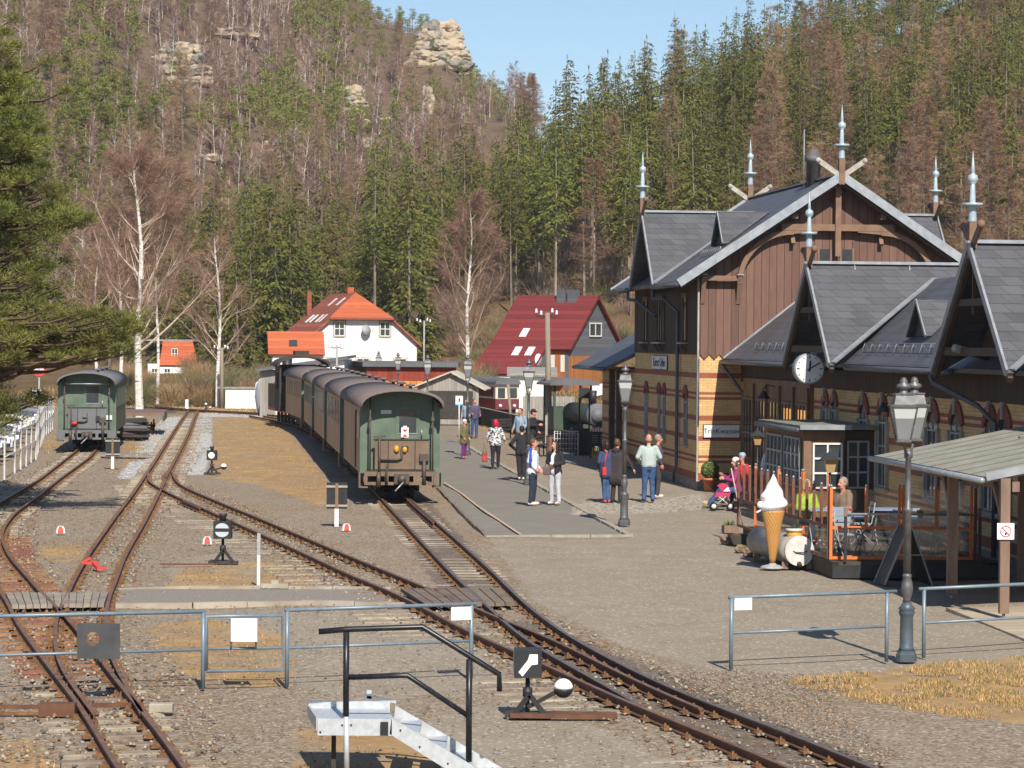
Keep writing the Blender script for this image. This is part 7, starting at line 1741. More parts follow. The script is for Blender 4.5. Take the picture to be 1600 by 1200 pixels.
# orange annex left of it
an = empty('annex_house', (P(426, 600, 201).x, 201, 0), .12, 'small white annex with orange roof at the left of the white house', 'house')
MB().box(0, 3.8, .3, 4.2, 0, 3.2, WSHW).build('wall', an)
MB().prism([(.3, 2.85), (4.2, 2.85), (2.25, 4.7)], (-.1, .0), GRW, 'x').prism([(.3, 0), (4.2, 0), (4.2, 2.85), (.3, 2.85)], (-.06, 0.0), GRW, 'x').build('end_wall', an)
MB().slab([(-.35, 0, 3.25), (3.9, 0, 3.25), (3.9, 2.25, 4.95), (-.35, 2.25, 4.95)], .15, TILE).build('roof_slope', an)
MB().slab([(-.35, 4.5, 3.25), (3.9, 4.5, 3.25), (3.9, 2.25, 4.95), (-.35, 2.25, 4.95)], .15, TILE).build('roof_slope', an)
MB().slab([(1.25, .7, 3.87), (1.85, .7, 3.87), (1.85, 1.3, 4.32), (1.25, 1.3, 4.32)], .06, GLS).build('skylight', an)
# pale shed with lean-to roof in front of them
sd_ = empty('lean_to_shed', (P(430, 650, 152).x, 152, 0), -.05, 'pale patched shed with dark lean-to roof beside the locomotive', 'shed')
MB().box(0, 3.9, 0, 4, 0, 2.35, BRP).build('wall', sd_); MB().prism([(0, 2.35), (3.9, 2.35), (3.9, 3.25), (0, 2.7)], (.0, 3.9), WSHW).build('upper_wall', sd_)
MB().box(-.9, -.001, .1, 3.9, 0, 2.6, GRW).build('board_wall', sd_); MB().slab([(-1.1, -.35, 2.66), (4.1, -.35, 3.4), (4.1, 4.3, 3.5), (-1.1, 4.3, 2.76)], .14, RFG).build('roof', sd_)
MB().box(2.0, 3.0, -.03, 0, .9, 1.6, UND).build('hatch', sd_)
# low white wall and upturned boat
lw = empty('low_wall', (P(352, 640, 168).x, 168, 0), .03, 'low whitewashed wall left of the pale shed', 'wall'); MB().box(0, 2.3, 0, .3, 0, 1.25, WSHW).build('wall_body', lw); MB().box(-.5, 2.4, -.1, .5, 1.25, 1.35, GRW).build('coping', lw)
bt = empty('upturned_boat', (P(405, 640, 158).x, 158, 0), .3, 'grey boat standing on end against the pale shed', 'boat')
mb = MB(); rs = [(.05, 0), (.18, .35), (.26, .9), (.25, 1.4), (.18, 1.75), (.05, 1.95)]
mb.lathe(rs, pm('boat_grey', (.25, .27, .30), (.2, .21, .24), s=4), (0, 0, 0), 14); mb.build('hull', bt); MB().tube([(-.27, 0, .9), (-.19, 0, 1.75), (.0, 0, 1.97), (.19, 0, 1.75), (.27, 0, .9)], .03, WP, 6).build('gunwale', bt)
# long red shed and orange fence
rsd = empty('red_shed', (P(572, 640, 152).x, 152, 0), .0, 'long low shed with dark red walls and flat grey roof behind the train', 'shed')
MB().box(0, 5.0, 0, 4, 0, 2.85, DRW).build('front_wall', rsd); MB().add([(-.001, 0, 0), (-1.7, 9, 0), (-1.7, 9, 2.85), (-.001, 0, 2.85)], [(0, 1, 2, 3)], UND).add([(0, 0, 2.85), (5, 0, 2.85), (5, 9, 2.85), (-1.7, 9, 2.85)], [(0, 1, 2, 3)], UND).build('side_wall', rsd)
MB().prism([(-.2, -.3), (5.2, -.3), (5.2, 9.3), (-2, 9.3)], (2.86, 3.12), RFG, 'z').build('roof', rsd)
of_ = empty('striped_fence', (P(600, 640, 146).x, 146, 0), 0, 'orange fence of upright boards in front of the red shed', 'fence'); MB().box(0, 2.1, 0, .06, 0, 2.15, ORS).build('boards', of_)
# wooden shed with pale roof
wd = empty('wooden_shed', (P(652, 640, 140).x, 140, 0), -.06, 'grey wooden shed with pale low-pitched roof beyond the platform', 'shed')
MB().prism([(0, 0), (3.2, 0), (3.2, 1.85), (1.75, 2.62), (0, 2.0)], (0, .1), GRW).build('front_wall', wd); MB().box(0, .1, .1, 4, 0, 1.9, GRW).build('side_wall', wd)
MB().slab([(-.35, -.3, 1.93), (1.75, -.3, 2.78), (1.75, 4, 2.78), (-.35, 4, 1.93)], .08, CORR).slab([(1.75, -.3, 2.78), (3.6, -.3, 1.85), (3.6, 4, 1.85), (1.75, 4, 2.78)], .08, CORR).build('roof', wd)
MB().box(.5, 2.9, -.04, -.001, .3, 1.75, UND).build('opening', wd)
# red-roofed house
rh = empty('red_house', (P(888, 600, 208).x, 208, 0), -.56, 'house with dark red tiled roof and grey slate gable left of the station', 'house')
# local x along the ridge, gable wall at x=0 facing +x; y away
GW = 8.0; EV2, RD2 = 4.1, 8.0
MB().prism([(0, 0), (GW, 0), (GW, EV2), (GW/2, RD2-.15), (0, EV2)], (-.3, -.02), GSL, 'x').build('gable_wall', rh)
MB().prism([(.1, 0), (GW-.1, 0), (GW-.1, 3.2), (.1, 3.2)], (-.02, .06), ORW, 'x').build('lower_wall', rh)
MB().box(-7, -.3, 0, .3, 0, EV2, ORW).build('front_wall', rh)
gs2 = (RD2-EV2)/(GW/2)
mb = MB(); mb.slab([(.35, GW/2, RD2), (-7.2, GW/2, RD2), (-7.2, -.35, EV2-.35*gs2), (.35, -.35, EV2-.35*gs2)], .18, TILR).build('roof_slope', rh)
MB().slab([(.35, GW/2, RD2), (-7.2, GW/2, RD2), (-7.2, GW+.35, EV2-.35*gs2), (.35, GW+.35, EV2-.35*gs2)], .18, TILR).build('roof_slope', rh)
MB().slab([(-1.9, .1, EV2+.12*gs2+.02), (-7.2, .1, EV2+.12*gs2+.02), (-7.6, -2.6, EV2-2.6*gs2*.9), (-1.9, -2.6, EV2-2.6*gs2*.9)], .16, TILR).build('catslide_roof', rh)
MB().prism([(-2.4, 0), (0, 0), (0, EV2-.1), (-2.4, 1.9)], (-2.3, -2.05), GSL, 'x').build('catslide_wall', rh)
MB().box(-7.3, -2.3, -2.4, -2.1, 0, 1.9, WSHW).build('catslide_front', rh)
for y in (GW/2-.95, GW/2+.0): 
    for z in (5.25,): pass
o = MB().box(-.0, .05, GW/2-.85, GW/2+.85, 4.85, 5.75, GLS).build('window', rh)
MB().box(.051, .08, GW/2-.95, GW/2-.85, 4.75, 5.85, WFR).box(.051, .08, GW/2-.05, GW/2+.05, 4.75, 5.85, WFR).box(.051, .08, GW/2+.85, GW/2+.95, 4.75, 5.85, WFR).box(.082, .10, GW/2-.95, GW/2+.95, 4.75, 4.85, WFR).box(.082, .10, GW/2-.95, GW/2+.95, 5.75, 5.85, WFR).build('frame', o)
for x in (-3.2, -2.2): MB().box(x, x+.75, GW/2-.6, GW/2+.1, RD2-.8, RD2+.45, GSL).build('chimney', rh)
for x, yy in ((-4.6, -.7), (-3.4, -.7), (-4.9, .9)):
    z = EV2+yy*gs2*.93; MB().slab([(x, yy-.35, z-.3+.1), (x+.6, yy-.35, z-.3+.1), (x+.6, yy+.35, z+.36+.1), (x, yy+.35, z+.36+.1)], .05, PORC).build('skylight', rh)
MB().tube([(-2.0, -1.25, 2.9), (-1.93, -1.25, 2.9)], .5, WP, 16).build('satellite_dish', rh)
MB().box(-1.9, 0, -.9, 0, 1.5, 1.62, ORW).build('balcony', rh)
for x in (-1.6, -.7): MB().box(x, x+.35, -.03, 0, 2.0, 3.3, WFR).build('narrow_window', rh)
# far house at the left with orange roof
fh = empty('far_house', (P(252, 600, 235).x, 235, 0), .05, 'distant white house with orange roof between the two left birches', 'house')
MB().box(-1.2, 3.0, .2, 5, 0, 2.1, WSHW).build('wall', fh); MB().slab([(-.2, 0, 2.0), (3.2, 0, 2.0), (2.6, 1.6, 4.1), (.0, 1.6, 4.1)], .15, TILE).build('roof', fh); MB().box(-2.2, 3, 1.6, 5, 4.1, 4.25, GRW).build('upper_roof', fh)
for x in (-.6, .5, 2.2): wnd(fh, x, 1.35, .5, .7, .2)
wnd(fh, 1.1, 3.0, .5, .9, .7)
# small cream shed and barrier pieces in the mid distance
t = empty('cream_shed', (P(812, 650, 165).x, 165, 0), 0, 'cream plastered shed below the red-roofed house', 'shed'); MB().box(-.6, 1.9, 0, 3, 0, 2.35, WSHW).build('wall', t); MB().slab([(-.8, -.3, 2.3), (2.3, -.3, 2.3), (2.3, 3.2, 2.75), (-.8, 3.2, 2.75)], .1, GRW).build('roof', t)
t = empty('grey_board_fence', (P(800, 650, 128).x, 128, 0), 0, 'weathered grey boards between the railcar and the museum locomotive', 'fence'); MB().box(.5, 3.0, 0, .06, 0, 1.75, GRW).build('panel', t)
for i, (x, h) in enumerate(((0, 2.3), (.45, 2.2))): MB().tube([(x, .2, 0), (x-.2+.5*i, .2, h)], .07, WPOL, 8).build('stake', t)
t = empty('white_canopy', (P(945, 650, 120).x, 120, 0), 0, 'white tin roof behind the small museum locomotive', 'shed'); MB().slab([(-.6, -.5, 2.0), (1.8, -.5, 2.55), (1.8, 4, 2.9), (-.6, 4, 2.3)], .08, WSHW).build('roof', t); MB().box(0, .1, 0, .1, 0, 2.05, GRW).box(1.4, 1.5, 0, .1, 0, 2.4, GRW).build('post', t)

for px, py, h, l in ((292, 640, .62, 'white marker post beyond the far end of the straight track'), (427, 650, .35, 'short pale stone post by the far curve of the track')):
    g = G(px, py); MB().box(-.09, .09, -.06, .06, 0, h, WP).build('marker_post', None, l, 'post', loc=g)
# ================================================================ trees
def leafmat(name, c1, c2, rough=.75, rnd=.25, trans=0):
    m, n, b = newmat(name); b.inputs['Roughness'].default_value = rough; b.inputs['Specular IOR Level'].default_value = .2
    co = tco(n, world=True); c = mixc(n, ramp(n, noi(n, co, .9, 3), .35, .65), c1, c2)
    oi = nd(n, 'ShaderNodeObjectInfo'); hs = nd(n, 'ShaderNodeHueSaturation'); n.links.new(c, hs.inputs['Color'])
    n.links.new(mth(n, 'MULTIPLY_ADD', oi.outputs['Random'], 2*rnd, 1-rnd), hs.inputs['Value']); n.links.new(mth(n, 'MULTIPLY_ADD', oi.outputs['Random'], .03, .485), hs.inputs['Hue'])
    n.links.new(hs.outputs[0], b.inputs['Base Color'])
    if trans: 
        tr = nd(n, 'ShaderNodeBsdfTranslucent'); n.links.new(hs.outputs[0], tr.inputs[0]); mx = nd(n, 'ShaderNodeMixShader'); mx.inputs[0].default_value = trans
        n.links.new(b.outputs[0], mx.inputs[1]); n.links.new(tr.outputs[0], mx.inputs[2]); n.links.new(mx.outputs[0], n.nodes['Material Output'].inputs[0])
    return m
NS = leafmat('spruce_needles', (.18, .168, .036), (.095, .10, .024), trans=.25); NP = leafmat('pine_needles', (.27, .275, .06), (.16, .175, .042), trans=.25); NPN = leafmat('near_pine_needles', (.25, .235, .06), (.125, .13, .035), rnd=.0, trans=.25)
TWL = leafmat('larch_twigs', (.31, .185, .105), (.235, .14, .085)); TWB = leafmat('birch_twigs', (.32, .20, .165), (.24, .145, .12)); TWN = leafmat('near_birch_twigs', (.30, .175, .125), (.23, .13, .095), rnd=0)
BKS = leafmat('spruce_bark', (.25, .195, .15), (.15, .12, .09)); BKB = leafmat('birch_bark', (.62, .55, .48), (.42, .35, .30)); BKP = leafmat('pine_bark', (.30, .19, .12), (.2, .14, .1)); BKN = leafmat('near_pine_bark', (.13, .085, .055), (.09, .06, .04), rnd=0)
class TB:
    def __init__(s): s.V = []; s.F = []; s.m = []; s.n = 0
    def quads(s, A, B, C, D, mi):
        k = len(A); s.V.append(np.stack([A, B, C, D], 1).reshape(-1, 3)); s.F.append(np.arange(4*k).reshape(-1, 4)+s.n); s.n += 4*k; s.m.append(np.full(k, mi))
    def tube(s, path, r, mi, n=5):
        path = np.asarray(path, float); k = len(path); r = np.asarray(r, float)*np.ones(k); d = np.gradient(path, axis=0); d /= np.linalg.norm(d, axis=1)[:, None]+1e-9
        a = np.cross(d, [0, 0, 1.0]); l = np.linalg.norm(a, axis=1); a[l < .05] = np.cross(d[l < .05], [0, 1.0, 0]); a /= np.linalg.norm(a, axis=1)[:, None]; b = np.cross(d, a)
        t = np.arange(n)*2*PI/n; R = path[:, None]+(a[:, None]*np.cos(t)[None, :, None]+b[:, None]*np.sin(t)[None, :, None])*r[:, None, None]
        A, B, C, D = R[:-1], np.roll(R, -1, 1)[:-1], np.roll(R, -1, 1)[1:], R[1:]
        s.quads(A.reshape(-1, 3), B.reshape(-1, 3), C.reshape(-1, 3), D.reshape(-1, 3), mi)
    def arr(s): return np.concatenate(s.V), np.concatenate(s.F), np.concatenate(s.m)
def strokes(tb, p, d, L, w_, mi, rng, droop=0.0):
    """thin kites from p along d"""
    n_ = len(p); d = d/(np.linalg.norm(d, axis=1)[:, None]+1e-9); s = np.cross(d, rng.normal(size=(n_, 3))); s /= np.linalg.norm(s, axis=1)[:, None]+1e-9
    s *= np.asarray(w_).reshape(-1, 1) if np.ndim(w_) else w_; L = np.asarray(L).reshape(-1, 1) if np.ndim(L) else L
    e = p+d*L; e[:, 2] -= droop*np.ravel(L*np.ones((n_, 1))); m = (p+e)/2; m[:, 2] += droop*.15*np.ravel(L*np.ones((n_, 1)))
    tb.quads(p, m+s, e, m-s, mi)
def conifer(seed, h=22, bare=.3, rb=2.4, dens=1.0, mats=(0, 1)):
    rng = np.random.default_rng(seed); tb = TB(); zt = np.linspace(-1.5, h, 9); bend = rng.normal(0, .12, 2)
    path = np.stack([bend[0]*(zt/h)**2*2, bend[1]*(zt/h)**2*2, zt], 1); tb.tube(path, np.linspace(.21, .03, 9), 0, 5)
    z = h*bare; P0, D0, LL = [], [], []
    while z < h*.985:
        f = (z/h-bare)/(1-bare); R = rb*1.45*(1-f)**.78*(.55+.45*min(1, f*5+.35))*rng.uniform(.8, 1.12); nb = int(rng.integers(4, 7))
        for j in range(nb):
            if rng.random() < .12: continue
            a = rng.uniform(0, 2*PI); L = R*rng.uniform(.6, 1.15); up = -.15+.55*f
            k = max(2, int(L/.27*dens)); t = np.linspace(.15, 1, k); 
            x = np.cos(a)*L*t; y = np.sin(a)*L*t; zz = z+up*L*t-.28*L*t*t+rng.normal(0, .05, k)
            for ttt in (0, 1):
                P0.append(np.stack([x, y, zz], 1)+rng.normal(0, .07, (k, 3))); sd = rng.choice([-1, 1], k)*rng.uniform(.3, 1.1, k)
                D0.append(np.stack([np.cos(a+sd), np.sin(a+sd), rng.uniform(-.55, .1, k)], 1)); LL.append(rng.uniform(.35, .75, k)*(.6+.4*(1-f)))
        z += rng.uniform(.30, .55)*(h/22)*(1.15-.4*f)
    p = np.concatenate(P0); d = np.concatenate(D0); L = np.concatenate(LL); strokes(tb, p, d, L, L*.20, 1, rng, .3)
    # dead twigs on the bare stem
    nd_ = 26; zb = rng.uniform(h*.1, h*bare+1, nd_); a = rng.uniform(0, 2*PI, nd_); strokes(tb, np.stack([0*a, 0*a, zb], 1), np.stack([np.cos(a), np.sin(a), -.2+0*a], 1), rng.uniform(.5, 1.5, nd_), .018, 0, rng)
    # leader
    strokes(tb, np.array([[bend[0]*2, bend[1]*2, h-.3]]*3), np.array([[.1, 0, 1], [-.1, .05, 1], [0, -.1, 1.]]), .9, .06, 1, rng); return tb.arr()
def pine(seed, h=12, crown=.68, R=2.5, n_cl=46, per=36, mi=1):
    rng = np.random.default_rng(seed); tb = TB(); z = np.linspace(-1.2, h*.93, 8); b = rng.normal(0, .35, 2); path = np.stack([b[0]*(z/h)**2, b[1]*(z/h)**2, z], 1); tb.tube(path, np.linspace(.17, .05, 8), 0, 5)
    for i in range(n_cl):
        f = rng.uniform(0, 1)**.8; zc = h*(1-crown)+h*crown*f; rr = R*(1-.75*f**1.5)*rng.uniform(.25, 1); a = rng.uniform(0, 2*PI); c = np.array([math.cos(a)*rr, math.sin(a)*rr, zc])
        st = np.array([0, 0, zc-.5*rr]); tb.tube([st, (st+c)/2+[0, 0, -.1], c], [.05, .035, .015], 0, 3)
        q = rng.normal(0, 1, (per, 3)); q /= np.linalg.norm(q, axis=1)[:, None]; s = rng.uniform(.45, .8); pp = c+q*np.array([s, s, s*.45])*rng.uniform(.2, 1, (per, 1)); d = q*np.array([1, 1, .5])+np.array([0, 0, .45]); strokes(tb, pp, d, rng.uniform(.25, .5, per), .085, mi, rng)
    return tb.arr()
def baretree(seed, h=14, lean=0.0, conical=False, nbr=36, twl=1.1, tw=26, w_=.020, stem=.13, spread=.30, twm=1, start=.3):
    rng = np.random.default_rng(seed); tb = TB(); z = np.linspace(-1, h, 9); ph = rng.uniform(0, 6); path = np.stack([lean*z+.12*np.sin(z*.5+ph), .08*np.sin(z*.4+ph), z], 1); tb.tube(path, np.linspace(stem, .02, 9), 0, 5)
    for i in range(nbr):
        f = rng.uniform(start, .97); zc = f*h; a = rng.uniform(0, 2*PI); L = (h*spread*(1.02-f)/(1-start)*.9+.5)*rng.uniform(.6, 1.1) if conical else h*spread*math.sin(min(1, (1.04-f)/(1-start)*1.25)*PI/2)*rng.uniform(.5, 1.0)
        el = rng.uniform(-.05, .25) if conical else rng.uniform(.5, 1.05); c = np.array([lean*zc, 0, zc]); t = np.linspace(0, 1, 4)[:, None]; d = np.array([math.cos(a)*math.cos(el), math.sin(a)*math.cos(el), math.sin(el)])
        pth = c+d*L*t+np.array([0, 0, .12*L])*t**2; tb.tube(pth, np.linspace(.03, .008, 4)*(1 if conical else 1.3), 0, 3)
        tt = rng.uniform(.2, 1, tw)[:, None]; pp = c+d*L*tt+np.array([0, 0, .12*L])*tt**2; dd = d+rng.normal(0, .55, (tw, 3)); strokes(tb, pp, dd, rng.uniform(.4, 1, tw)*twl, w_, twm, rng, .25 if not conical else .15)
    return tb.arr()
def mk(name, arr, mats): V, F, m = arr; return npmesh(name, V, F, mats, m)
SPR = [mk('spruce_tree', conifer(i, 22, b, r), [BKS, NS]) for i, (b, r) in enumerate(((.40, 2.5), (.46, 2.2), (.34, 2.7), (.52, 2.1), (.22, 2.8), (.44, 2.9), (.30, 2.2)))]
SPF = [mk('spruce_tree', conifer(20+i, 15, .06, 2.6), [BKS, NS]) for i in range(2)]
LAR = [mk('larch_tree', baretree(40+i, 20, 0, True, 90, 1.0, 40, .017, .15, .17, start=.33), [BKS, TWL]) for i in range(3)]
PIN = [mk('pine_tree', pine(60+i), [BKP, NP]) for i in range(4)]
BIR = [mk('birch_tree', baretree(80+i, 12, l, False, 30, 1.1, 34, .020, .085, .2, start=.3), [BKB, TWB]) for i, l in enumerate((0, .06, .12, -.03))]
GRPS = {'spruce': 'spruces of the wooded slopes', 'larch': 'bare larches of the wooded slopes', 'pine': 'pines on the rocky hillside', 'birch': 'pale birches on the rocky hillside'}
def plant(meshes, name, x, y, s, label, cat, rz=None, z=None, sx=1):
    o = bpy.data.objects.new(name, meshes[random.randrange(len(meshes))]); COL.objects.link(o)
    o.location = (x, y, float(H(x, y))-.2 if z is None else z); o.rotation_euler = (random.gauss(0, .02), random.gauss(0, .02), random.uniform(0, 6.28) if rz is None else rz); o.scale = (s*sx, s*sx, s)
    tag(o, label, cat, GRPS[cat]); return o
def proj(x, y, z):
    return 800+FPX*x/y, 532-FPX*(z-CAM_H)/y
def poisson(x0, x1, y0, y1, d, ok, rng, n_):
    cell = {}; out = []
    X = rng.uniform(x0, x1, n_); Y_ = rng.uniform(y0, y1, n_)
    for x, y in zip(X, Y_):
        if not ok(x, y): continue
        i, j = int(x//d), int(y//d); hit = False
        for a in (-1, 0, 1):
            for b in (-1, 0, 1):
                for q in cell.get((i+a, j+b), ()):
                    if (q[0]-x)**2+(q[1]-y)**2 < d*d: hit = True; break
                if hit: break
            if hit: break
        if hit: continue
        cell.setdefault((i, j), []).append((x, y)); out.append((x, y))
    return out
rg2 = np.random.default_rng(11)
inview = lambda x, y, m=5: abs(x) < .1905*y+m
# ---- right / middle wooded slope
def okR(x, y):
    if not inview(x, y): return False
    px = 800+FPX*x/y
    ymin = 240 if px > 470 else 232
    if px < 380: ymin = 262
    if px < 160: return False
    if y < ymin: return False
    if 640 < px < 780 and y < 258: return False
    hl = float(H(x, y)); return y < 400 and (hl < 62)
pts = poisson(-62, 92, 230, 400, 3.3, okR, rg2, 45000); pts.sort(key=lambda p: p[1])
pts = [p for p in pts if p[1] < 385-max(0, -p[0]-8)*1.5]
spr, lar = [], []
for x, y in pts:
    px = 800+FPX*x/y; n1 = mnoise.noise(Vector((x*.045, y*.045, 3.3))); n2 = mnoise.noise(Vector((x*.11, y*.11, 9)))
    pl_ = .05+.75*max(0, n1)+.22*n2
    if px > 1180 and y < 258: pl_ = .62
    if px > 1420 and y < 270: pl_ = .78
    if 820 < px < 1150 and y > 330: pl_ += .1
    (lar if rg2.random() < pl_ else spr).append((x, y))
def sizes(y): return rg2.uniform(.50, .86)*(1 if y < 275 else .93)
LS = {0: 'tall dark spruce with a bare lower stem on the wooded slope', 1: 'spruce high up on the wooded ridge'}
stuffV, stuffF, stuffM, off = [], [], [], 0
cntS = cntL = 0
low = []
for x, y in spr:
    px = 800+FPX*x/y
    if cntS < 285:
        plant(SPR, 'spruce_tree', x, y, sizes(y), 'tall dark spruce with bare lower stem on the forested slope behind the station', 'spruce'); cntS += 1
    else: low.append((x, y, 0))
for x, y in lar:
    if cntL < 240: plant(LAR, 'larch_tree', x, y, rg2.uniform(.60, .84), 'bare reddish-brown larch on the forested slope behind the station', 'larch'); cntL += 1
    else: low.append((x, y, 1))
# upper rows merged as one forest mass
PR = [conifer(120+i, 20, .35, 2.5, .7) for i in range(3)]; PL_ = [baretree(140+i, 19, 0, True, 50, 1.1, 24, .024, .17, .15, start=.33) for i in range(2)]
for x, y, kd in low:
    V, F, m = (PR if kd == 0 else PL_)[int(rg2.integers(0, 3 if kd == 0 else 2))]; a = rg2.uniform(0, 6.28); s = rg2.uniform(.42, .80); c, s_ = math.cos(a)*s, math.sin(a)*s
    q = np.stack([V[:, 0]*c-V[:, 1]*s_+x, V[:, 0]*s_+V[:, 1]*c+y, V[:, 2]*s+float(H(x, y))-.2], 1); stuffV.append(q); stuffF.append(F+off); stuffM.append(m+2*kd); off += len(V)
if stuffV: npobj('ridge_forest', npmesh('ridge_forest', np.concatenate(stuffV), np.concatenate(stuffF), [BKS, NS, BKS, TWL], np.concatenate(stuffM)), kind='stuff')

# young spruces and bushes at the forest foot
for x_, y_, s in [(P(px, 540, Y).x, Y, s) for px, Y, s in ((430, 225, .95), (455, 228, 1.0), (395, 226, .9), (480, 230, .8), (372, 222, .8), (410, 232, 1.1), (640, 222, .95), (655, 226, .8), (905, 213, .42), (260, 240, .9), (330, 245, 1.0), (300, 238, .7), (350, 235, .8))]:
    plant(SPF, 'spruce_tree', x_, y_, s, 'full-skirted young spruce at the foot of the wooded slope', 'spruce')
# ---- rocky left hill
ROCKS = []
SND = pm('sandstone', (.46, .36, .25), (.30, .25, .19), s=.35, rough=.95, world=True, bp=.6); SND2 = pm('sandstone_grey', (.30, .27, .22), (.18, .165, .14), s=.5, rough=.95, world=True, bp=.6)
def outcrop(px, py, w_, h_, label, seed, layers=3, dy=0):
    g = GH(px, py, 250, 800)
    if g is None: g = P(px, py, 478); g.z = P(px, py, 478).z
    k = FPX/g.y; W_, Hh = w_/k, h_/k; t = empty('rock_outcrop', g, 0, label, 'rock outcrop', 'sandstone outcrops on the left hill'); rr = random.Random(seed)
    n_ = max(3, int(W_/1.5))
    for L in range(layers):
        z = -Hh*.42+Hh*1.08*L/layers; ww = W_*(1-(.10 if seed in (1, 3, 4) else .18)*L)
        for i in range(n_):
            x = -ww/2+ww*(i+.5)/n_+rr.uniform(-.4, .4); r = ww/n_*rr.uniform(.85, 1.15)
            o = rock('boulder', (x, -2.2+.8*L+rr.uniform(-.5, .5), z+rr.uniform(-.2, .2)+(.12*Hh if layers > 2 else -.2*Hh)), r, SND if rr.random() < .7 else SND2, None, seed+L*10+i, (1.3, 1.0, max(.30, Hh/layers/r*.66)), cat=None)
            o.parent = t; ROCKS.append((g.x+x, g.y, r))
    return t
outcrop(286, 112, 80, 60, 'layered pale sandstone outcrop high on the left hill among birches', 1, 4)
outcrop(365, 52, 60, 16, 'low row of grey boulders near the top of the left hill', 2, 2); outcrop(283, 70, 30, 8, 'few small boulders above the layered outcrop', 9, 1)
t_ = outcrop(688, 84, 84, 74, 'big sandstone crag on the skyline where the hill drops to the sky', 3, 5); outcrop(722, 108, 30, 26, 'broken sandstone step just right of the skyline crag', 8, 2)
outcrop(548, 180, 44, 64, 'stepped ochre sandstone bluff in the middle of the left hill', 4, 4); outcrop(620, 192, 62, 22, 'flat pale rock slab right of the ochre bluff', 5, 2)
outcrop(668, 172, 22, 52, 'narrow rock pillar with a small cap above the spruces', 6, 4); outcrop(572, 220, 40, 20, 'low pinkish rock below the ochre bluff', 7, 2); outcrop(330, 245, 34, 12, 'small grey ledge in the shadowed middle of the left hill', 11, 1); outcrop(425, 230, 30, 26, 'dark grey rock face left of the spruce belt', 12, 2)
def okL(x, y):
    if not inview(x, y, 3): return False
    z = float(H(x, y)); 
    if y < 262: return False
    if z < 5 and x > -40: return False
    px, py = proj(x, y, z)
    if py < -90: return False
    if x > -5 and y < 420: return False
    for rx, ry, r in ROCKS:
        if abs(rx-x) < r+1.2 and -15 < y-ry < 3: return rg2.random() < .08
    return True
ptl = poisson(-100, 8, 262, 500, 2.5, okL, rg2, 90000); ptl.sort(key=lambda p: p[1])

cp = cb2 = 0; lowl = []; rg2.shuffle(ptl)
PPR = [pine(160+i, 9, .7, 2.2, 26, 22) for i in range(3)]; PBR = [baretree(170+i, 11, l, False, 22, 1.1, 22, .030, .085, .2, start=.3) for i, l in enumerate((0, .1, .18))]
sel = []
for x, y in ptl:
    z = float(H(x, y)); px, py = proj(x, y, z)
    n1 = mnoise.noise(Vector((px*.0065, py*.008, 1.3))); n2 = mnoise.noise(Vector((px*.02, py*.02, 5)))
    pp = .62+1.3*n1+.5*n2
    # birch belts seen on the slope
    if 300 < px < 640 and 20 < py < 190: pp -= .75
    if 190 < px < 260 and 20 < py < 220: pp -= .5
    if 470 < px < 640 and -20 < py < 105: pp += 1.0
    if px < 130: pp += .25
    if py > 250: pp -= .02
    kd = 'pine' if rg2.random() < pp else ('birch' if (n2 > -.25) else 'larch'); sel.append((x, y, kd))
sel.sort(key=lambda p: p[1])
for x, y, kd in sel:
    z = float(H(x, y)); px, py = proj(x, y, z)
    if kd == 'pine' and cp < 290: plant(PIN, 'pine_tree', x, y, rg2.uniform(.42, .80)*(.6 if px > 540 and py < 120 else 1), 'green pine on the steep rocky hillside at the left', 'pine'); cp += 1
    elif kd == 'birch' and cb2 < 290: plant(BIR, 'birch_tree', x, y, rg2.uniform(.5, .9)*(.6 if px > 540 and py < 120 else 1), 'bare pale-stemmed birch on the steep rocky hillside', 'birch', rz=rg2.uniform(-.5, .5)); cb2 += 1
    elif kd == 'larch' and cntL < 285 and z < 45: plant(LAR, 'larch_tree', x, y, rg2.uniform(.45, .7), 'bare brown tree on the steep rocky hillside', 'larch'); cntL += 1
    else: lowl.append((x, y, 0 if kd == 'pine' else 1))
VV, FF, MM, off = [], [], [], 0
for x, y, kd in lowl:
    V, F, m = (PPR if kd == 0 else PBR)[int(rg2.integers(0, 3))]; a = rg2.uniform(0, 6.28) if kd == 0 else rg2.uniform(-.5, .5); s = rg2.uniform(.5, .95)*(.6 if 800+FPX*x/y > 540 and y > 420 else 1); c, s_ = math.cos(a)*s, math.sin(a)*s
    VV.append(np.stack([V[:, 0]*c-V[:, 1]*s_+x, V[:, 0]*s_+V[:, 1]*c+y, V[:, 2]*s+float(H(x, y))-.2], 1)); FF.append(F+off); MM.append(m+2*kd); off += len(V)
if VV: npobj('hillside_wood', npmesh('hillside_wood', np.concatenate(VV), np.concatenate(FF), [BKP, NP, BKB, TWB], np.concatenate(MM)), kind='stuff')

